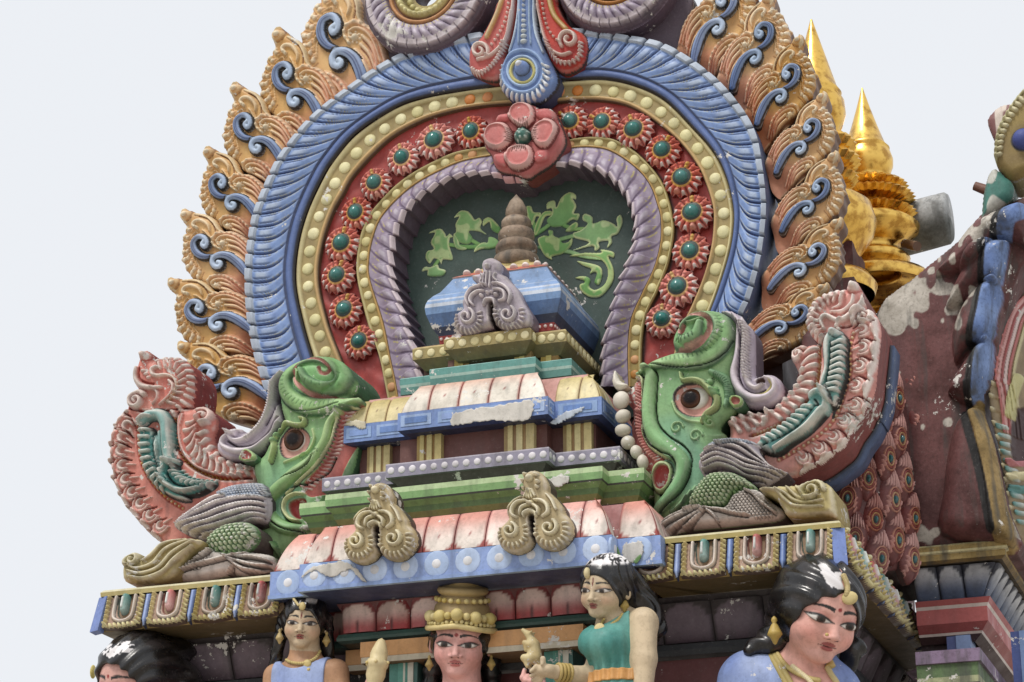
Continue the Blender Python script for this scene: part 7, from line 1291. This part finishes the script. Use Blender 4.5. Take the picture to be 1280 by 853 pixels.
# --- cornice of the right-hand bay
rb = thing('side_bay_cornice', 'mossy yellow and red cornice with blue petals, below the maroon gable', 'cornice'); YB = 1.15
xc_ = onY(1255, 672, YB)[0]; y1_ = lambda py, Y=YB: zz(1190, py, Y); Pq = np.array([(1.9, YB), (xc_, YB), (xc_, 4.5)])
zt5_, zb5 = y1_(680), y1_(702)
mould('yellow_slab', Pq, [(-.3, zb5-.004, L(70, 56, 30)), (-.02, zb5-.003, L(120, 96, 46)), (0, zb5+.01, L(158, 132, 66)), (0, zb5+.45*(zt5_-zb5), L(206, 196, 150)), (.012, zb5+.5*(zt5_-zb5), L(206, 194, 140)), (.012, zb5+.62*(zt5_-zb5), L(160, 134, 66)), (.012, zt5_-.01, L(200, 188, 130)), (0, zt5_, L(176, 120, 100)), (-.5, zt5_+.01, L(120, 60, 56))], rb, MPD)
Pq2 = Pq.copy(); Pq2[1:, 0] -= .10; Pq2[:2, 1] += .10
zf0 = y1_(748, YB+.1); mould('frieze_back', Pq2, [(-.06, zf0, L(40, 48, 66)), (.04, zb5, L(40, 48, 66))], rb, MPD)
def bluepetal(u_, v_):
    r = np.hypot(u_*.95, np.clip(v_-.45, 0, 1)*1.75); ins = smooth(.93, .86, np.where(v_ > .45, r, np.abs(u_)*.95)); return mixc(L(36, 42, 60), mixc(L(70, 88, 120), L(190, 192, 196), smooth(.2, .95, v_)), ins)
petals(Pq2, zf0, zb5-.01, -.05, .045, 36*U, rb, bluepetal, 'frieze_petal', curve='lin', bulge=.02)
zr0 = y1_(792, YB+.12)
mould('red_moulding', Pq2, [(-.1, zr0-.03, L(60, 20, 20)), (-.06, zr0, L(196, 180, 170)), (-.055, zr0+.012, L(150, 40, 36)), (-.02, zr0+.05, L(168, 46, 40)), (-.02, zf0-.045, L(206, 190, 180)), (-.012, zf0-.03, L(160, 44, 40)), (0, zf0-.004, L(90, 30, 30)), (-.06, zf0, L(90, 30, 30))], rb, MP)
Pq3 = Pq2.copy(); Pq3[1:, 0] -= .12; Pq3[:2, 1] += .12; mould('dark_wall', Pq3, [(0, 0, L(60, 40, 44)), (0, zr0, L(70, 30, 32))], rb, MPD)
for pa, pb in ((1182, 1212), (1262, 1290)): x0, x1 = onY(pa, 780, YB+.16)[0], onY(pb, 780, YB+.16)[0]; m = MB(); m.box((x0, YB+.16, 2.6), (x0+(x1-x0)*.4, YB+.3, zr0-.005), L(52, 74, 140)); m.box((x0+(x1-x0)*.4, YB+.15, 2.6), (x1, YB+.3, zr0-.005), L(112, 140, 190)); m.build('pilaster', MP, rb)
YE = .62; xe = onY(1222, 812, YE)[0]; Pe = np.array([(2.0, YE), (xe, YE), (xe, 3.0)]); e0 = zz(1200, 812, YE); mould('mossy_step', Pe, [(-.1, e0-.22, L(60, 44, 40)), (0, e0-.20, L(70, 60, 60)), (0, e0-.15, L(176, 180, 140)), (0, e0-.12, L(96, 120, 80)), (0, e0-.06, L(120, 104, 120)), (.012, e0-.058, L(140, 120, 146)), (.012, e0, L(120, 100, 124)), (-.4, e0+.005, L(110, 96, 110))], rb, MPD)
# --- vault behind the arch, wall behind the beasts
va = thing('arch_vault', 'plain maroon vault running back behind the painted arch', 'vault'); m = MB(); B = curv['B0'][::8]; cen = B.mean(0); V = np.zeros((len(B), 4, 3))
for j, (y, s) in enumerate(((YA+.2, .99), (YA+.5, .9), (YA+1.0, .82), (YA+1.6, .8))): V[:, j, 0] = cen[0]+(B[:, 0]-cen[0])*s; V[:, j, 2] = cen[1]+(B[:, 1]-cen[1])*s; V[:, j, 1] = y
m.grid(V, MAR, flip=False); m.build('vault_shell', MPD, va, True)
m = MB(); q0 = onY(470, 470, YA+.25)[0]; m.box((-1.1, YA+.16, ZL), (1.32, YA+.6, zz(640, 470, YA+.2)), L(70, 36, 36)); m.build('vault_base', MP, va)
# ================================================================ the flat curls over the arch, medallion, flower
q_ = lambda *p: XZ(zm(590, 0, 8.121)(*p), YA-.12); uq = U/8.121
# lavender spirals
def volute(cx, cy, R, side):
    Yv = YA-.06; c0 = XZ([(cx, cy)], Yv)[0]; Rm = R*U*1.02; c = Cv((c0[0]-Rm*1.1, c0[1]-Rm*1.1, c0[0]+Rm*1.1, c0[1]+Rm*1.1), .0042, Yv, LAV); th = np.linspace(0, 2*pi, 120, endpoint=False); n = 34
    c.poly(np.stack([c0[0]+Rm*np.cos(th), c0[1]+Rm*np.sin(th)], 1), .03, .02, L(84, 66, 82), base=True)
    x, z = c.X-c0[0], c.Zg-c0[1]; r = np.hypot(x, z)/Rm; t = np.arctan2(z, x); ph = t/(2*pi)*n+1.1*np.clip(.92-r, 0, 1)/.3; w_ = wave(ph); ring_ = smooth(.56, .6, r)*smooth(.93+.02*wave(t/(2*pi)*n), .91, r)
    c.H += ring_*(.03+.02*np.sqrt(np.clip(1-w_**2, 0, 1))*np.exp(-((r-.74)/.1)**2)); lc = mixc(LAV, L(198, 188, 202), smooth(.55, .15, w_)*np.exp(-((r-.74)/.07)**2)); lc = mixc(lc, L(104, 88, 112), smooth(.74, .9, w_)*smooth(.84, .82, r)); lc = mixc(lc, L(206, 194, 200), smooth(.82, .84, r)); lc = mixc(lc, L(84, 68, 86), smooth(.84, .95, wave(t/(2*pi)*n))*smooth(.82, .85, r)); lc = mixc(lc, L(190, 176, 96), (np.abs(w_-.5) < .12)*smooth(.58, .6, r)*smooth(.66, .64, r)); c.C = mixc(c.C, lc, ring_)
    for ri, wd, cc, h in ((.53, .035, L(190, 128, 62), .03), (.47, .018, L(120, 66, 36), .01), (.41, .05, L(186, 172, 98), .03)): g = np.exp(-((r-ri)/wd)**4); c.H += g*h; c.C = mixc(c.C, cc, np.clip(g*1.3, 0, 1))
    for k in range(30): a_ = k/30*2*pi; c.dot(c0+Rm*.40*np.array([cos(a_), sin(a_)]), Rm*.042, .014, L(212, 202, 140))
    inn = smooth(.36, .34, r); c.H -= inn*.02; c.C = mixc(c.C, L(170, 152, 84), inn)
    for k in range(18): a_ = k/18*2*pi; c.dot(c0+Rm*.29*np.array([cos(a_), sin(a_)]), Rm*.05, .016, L(206, 196, 128))
    hole = r < .22; c.sd = np.maximum(c.sd, (.2-r)*Rm); return c.build('volute', MPC, arch, .16, L(92, 74, 90))
volute(535, -6, 94, -1); volute(772, -26, 84, 1)
pl = XZ([(458, 30), (470, 70), (520, 95), (600, 100), (700, 95), (790, 80), (845, 82), (858, 40), (862, -10), (800, -20), (640, -20), (500, 40)], YA+.03); c = Cv(bbox(pl), .008, YA+.06); c.poly(cr(pl, 4, True), .02, .02, L(78, 62, 76), base=True); c.build('backing_plate', MP, arch, .1, L(70, 56, 66))
m = MB(); 
# red curls
for sgn, P, crl, tails in ((-1, ((340, -60), (230, 0), (180, 140), (60, 360), (-30, 430), (-60, 560), (-40, 700), (60, 770), (180, 795), (270, 760), (335, 600), (330, 540), (400, 340), (435, 120), (440, -60)), ((80, 520), 92, 0.6, 1.3), (((320, -60), (260, 130), (150, 375)), ((420, -60), (390, 200), (330, 420), (200, 560), (60, 610)), ((380, -60), (350, 160), (280, 330), (200, 450)))), (1, ((620, -60), (650, 120), (680, 320), (740, 520), (800, 640), (880, 715), (980, 710), (1080, 660), (1140, 560), (1160, 400), (1100, 300), (960, 220), (860, 40), (840, -60)), ((985, 405), 100, 2.4, -1.3), (((770, -60), (830, 150), (950, 290)), ((650, -60), (690, 250), (780, 480), (900, 560), (1000, 540)), ((700, -60), (740, 200), (800, 340), (900, 440))))):
    sil = q_(*P); c = Cv(bbox(sil), .0036, YA-.05, RED); c.poly(cr(sil, 4, True), .05, .04, lambda x, z, d_: mixc(L(196, 64, 48), L(170, 46, 40), vnoise(x*20, z*20)), base=True, ow=.006)
    (cx, cy), r, a0, tn = crl; Pp = [(cx+r*(1-.75*t)*cos(a0-tn*2*pi*t), cy+r*(1-.75*t)*sin(a0-tn*2*pi*t)) for t in np.linspace(0, 1, 24)]; c.stroke(q_(*Pp), [20*uq, 24*uq, 22*uq, 18*uq], .026, L(222, 200, 190), sm=False)
    c.stroke(q_(*tails[0]), 28*uq, .02, L(196, 156, 72)); c.stroke(q_(*tails[1]), [10*uq, 18*uq, 22*uq, 16*uq], .022, L(222, 196, 186)); c.dots(q_(*tails[2]), 12, 15*uq, .016, L(224, 206, 196))
    edge = q_((-10, 700), (60, 740), (150, 715), (230, 640), (290, 540), (360, 360), (400, 120)) if sgn < 0 else q_((1100, 440), (1090, 560), (1020, 630), (930, 640), (850, 600), (760, 440), (700, 240), (660, 60)); ribs(c, edge, 16, 14*uq, 18*uq, 18*uq, .016, L(224, 208, 200), edge=L(170, 60, 52), t1=.6); c.stroke(edge, 9*uq, .012, L(222, 190, 182)); c.build('red_curl', MP, arch, .08, L(140, 36, 34), hl=.3)
# blue pendant
sil = q_((440, -80), (455, 0), (440, 180), (400, 380), (345, 560), (290, 700), (270, 800), (290, 900), (360, 980), (470, 1040), (600, 1045), (720, 1010), (820, 920), (865, 820), (840, 700), (770, 560), (690, 380), (650, 180), (635, 0), (640, -80)); c = Cv(bbox(sil), .0036, YA-.07, BLU); c.poly(cr(sil, 4, True), .05, .04, lambda x, z, d_: mixc(L(74, 112, 172), L(60, 96, 156), vnoise(x*20, z*20)), base=True, ow=.006)
for xo in (-1, 1): c.stroke(q_((545+xo*82, -60), (545+xo*85, 160), (548+xo*110, 360), (555+xo*170, 540)), [14*uq, 15*uq, 16*uq, 10*uq], .016, L(176, 196, 216)); c.stroke(q_((540+xo*50, -60), (540+xo*52, 200), (545+xo*62, 460)), [8*uq, 10*uq, 8*uq], .014, L(150, 180, 214))
for k in range(9): c.dot(q_((535, 20+k*52))[0], (12+k*2.0)*uq, .016, L(206, 214, 216), sx=1.4)
ct = (525, 720); 
for r, w_, cc, h in ((215, 22, L(120, 156, 206), .014), (150, 16, L(150, 182, 222), .014), (118, 20, L(186, 176, 84), .012)): th = np.linspace(0, 2*pi, 50); c.stroke(q_(*[(ct[0]+r*cos(t), ct[1]+20+r*sin(t)) for t in th]), w_*uq, h, cc, sm=False)
for k in range(17): t = -.35+k/16*(pi+.7); c.stroke(q_((ct[0]+225*cos(t), ct[1]+40+225*sin(t)), (ct[0]+262*cos(t+.05), ct[1]+50+262*sin(t+.05))), [14*uq, 22*uq], .016, L(214, 218, 222), sm=False)
c.dot(q_((ct[0], ct[1]-5))[0], 84*uq, .05, L(96, 132, 196), ow=9*uq); c.dot(q_((ct[0]-10, ct[1]-20))[0], 40*uq, .012, L(206, 212, 222)); c.build('blue_pendant', MP, arch, .08, L(36, 56, 104))
# pink flower
w2 = zm(590, 105, 5.885); wq = lambda *p: XZ(w2(*p), YA-.13); u2 = U/5.885
sil = wq((375, 125), (450, 145), (490, 165), (560, 165), (610, 210), (635, 270), (670, 350), (680, 420), (650, 490), (600, 560), (540, 610), (470, 650), (400, 690), (300, 660), (200, 640), (150, 590), (130, 520), (85, 460), (75, 390), (110, 300), (160, 270), (180, 215), (255, 205), (300, 150)); c = Cv(bbox(sil), .0036, YA-.08, PNK); c.poly(cr(sil, 4, True), .04, .04, lambda x, z, d_: mixc(L(196, 108, 104), L(176, 86, 84), vnoise(x*20, z*20)), base=True, ow=.007)
ct = np.array(wq((378, 395))[0])
for P in (((540, 180), (600, 200), (615, 260), (540, 280), (480, 250), (490, 200)), ((200, 230), (260, 215), (300, 260), (250, 290), (170, 275)), ((480, 500), (560, 490), (560, 560), (490, 590), (460, 560)), ((160, 530), (250, 510), (280, 560), (250, 620), (180, 590))): c.poly(cr(wq(*P), 4, True), .02, .03, L(200, 100, 100))
for P in (((370, 340), (290, 280), (275, 215), (310, 160), (375, 138), (440, 160), (470, 220), (460, 290), (410, 335)), ((310, 400), (270, 470), (200, 500), (120, 470), (85, 400), (120, 320), (200, 290), (270, 310)), ((440, 385), (470, 310), (540, 270), (610, 280), (640, 340), (610, 420), (560, 480), (490, 470)), ((375, 450), (440, 470), (465, 540), (440, 610), (370, 645), (290, 630), (250, 560), (270, 490), (320, 460))):
    Q_ = cr(wq(*P), 5, True); cc = Q_.mean(0)
    c.poly(Q_, .045, .05, lambda x, z, d_: mixc(L(226, 172, 166), L(212, 126, 122), smooth(.012, .03, d_)), ow=.004, oc=L(120, 40, 40)); c.poly(cc+(Q_-cc)*.72, -.014, .02, lambda x, z, d_: mixc(L(206, 118, 114), L(226, 196, 190), smooth(.12, .05, np.hypot(x-ct[0], z-ct[1]))))
    for k in range(-3, 4):
        dv = (cc-ct); dv = dv/np.linalg.norm(dv); nv = np.array([-dv[1], dv[0]]); c.stroke([ct+dv*.045+nv*k*.010, ct+dv*(.085+.01*(k % 2))+nv*k*.013], [.003, .0015], -.008, L(120, 60, 58), sm=False)
c.dot(ct, 68*u2, .05, L(44, 104, 92), ow=.008); 
for k in range(9): a_ = k*2.4; c.dot(ct+.012*math.sqrt(k)*np.array([cos(a_), sin(a_)])*1.2, .006, .006, L(176, 206, 196))
c.build('pink_flower', MP, arch, .09, L(140, 60, 60), hl=.3)
# ================================================================ ground
g_ = MB(); g_.add([(-3000, -3000, 0), (3000, -3000, 0), (3000, 3000, 0), (-3000, 3000, 0)], [(0, 1, 2, 3)], L(178, 170, 158)); o = g_.build('ground', paint('dusty_paving', rough=.85, dirt=.4, bump=.3, scale=.2)); struct(o)
tb = thing('tower_base', 'plain plastered lower storey of the shrine tower', 'wall'); m = MB(); m.box((-2.1, -.5, .002), (2.1, 4.4, 1.8), L(150, 110, 90)); m.build('plinth', MPD, tb)
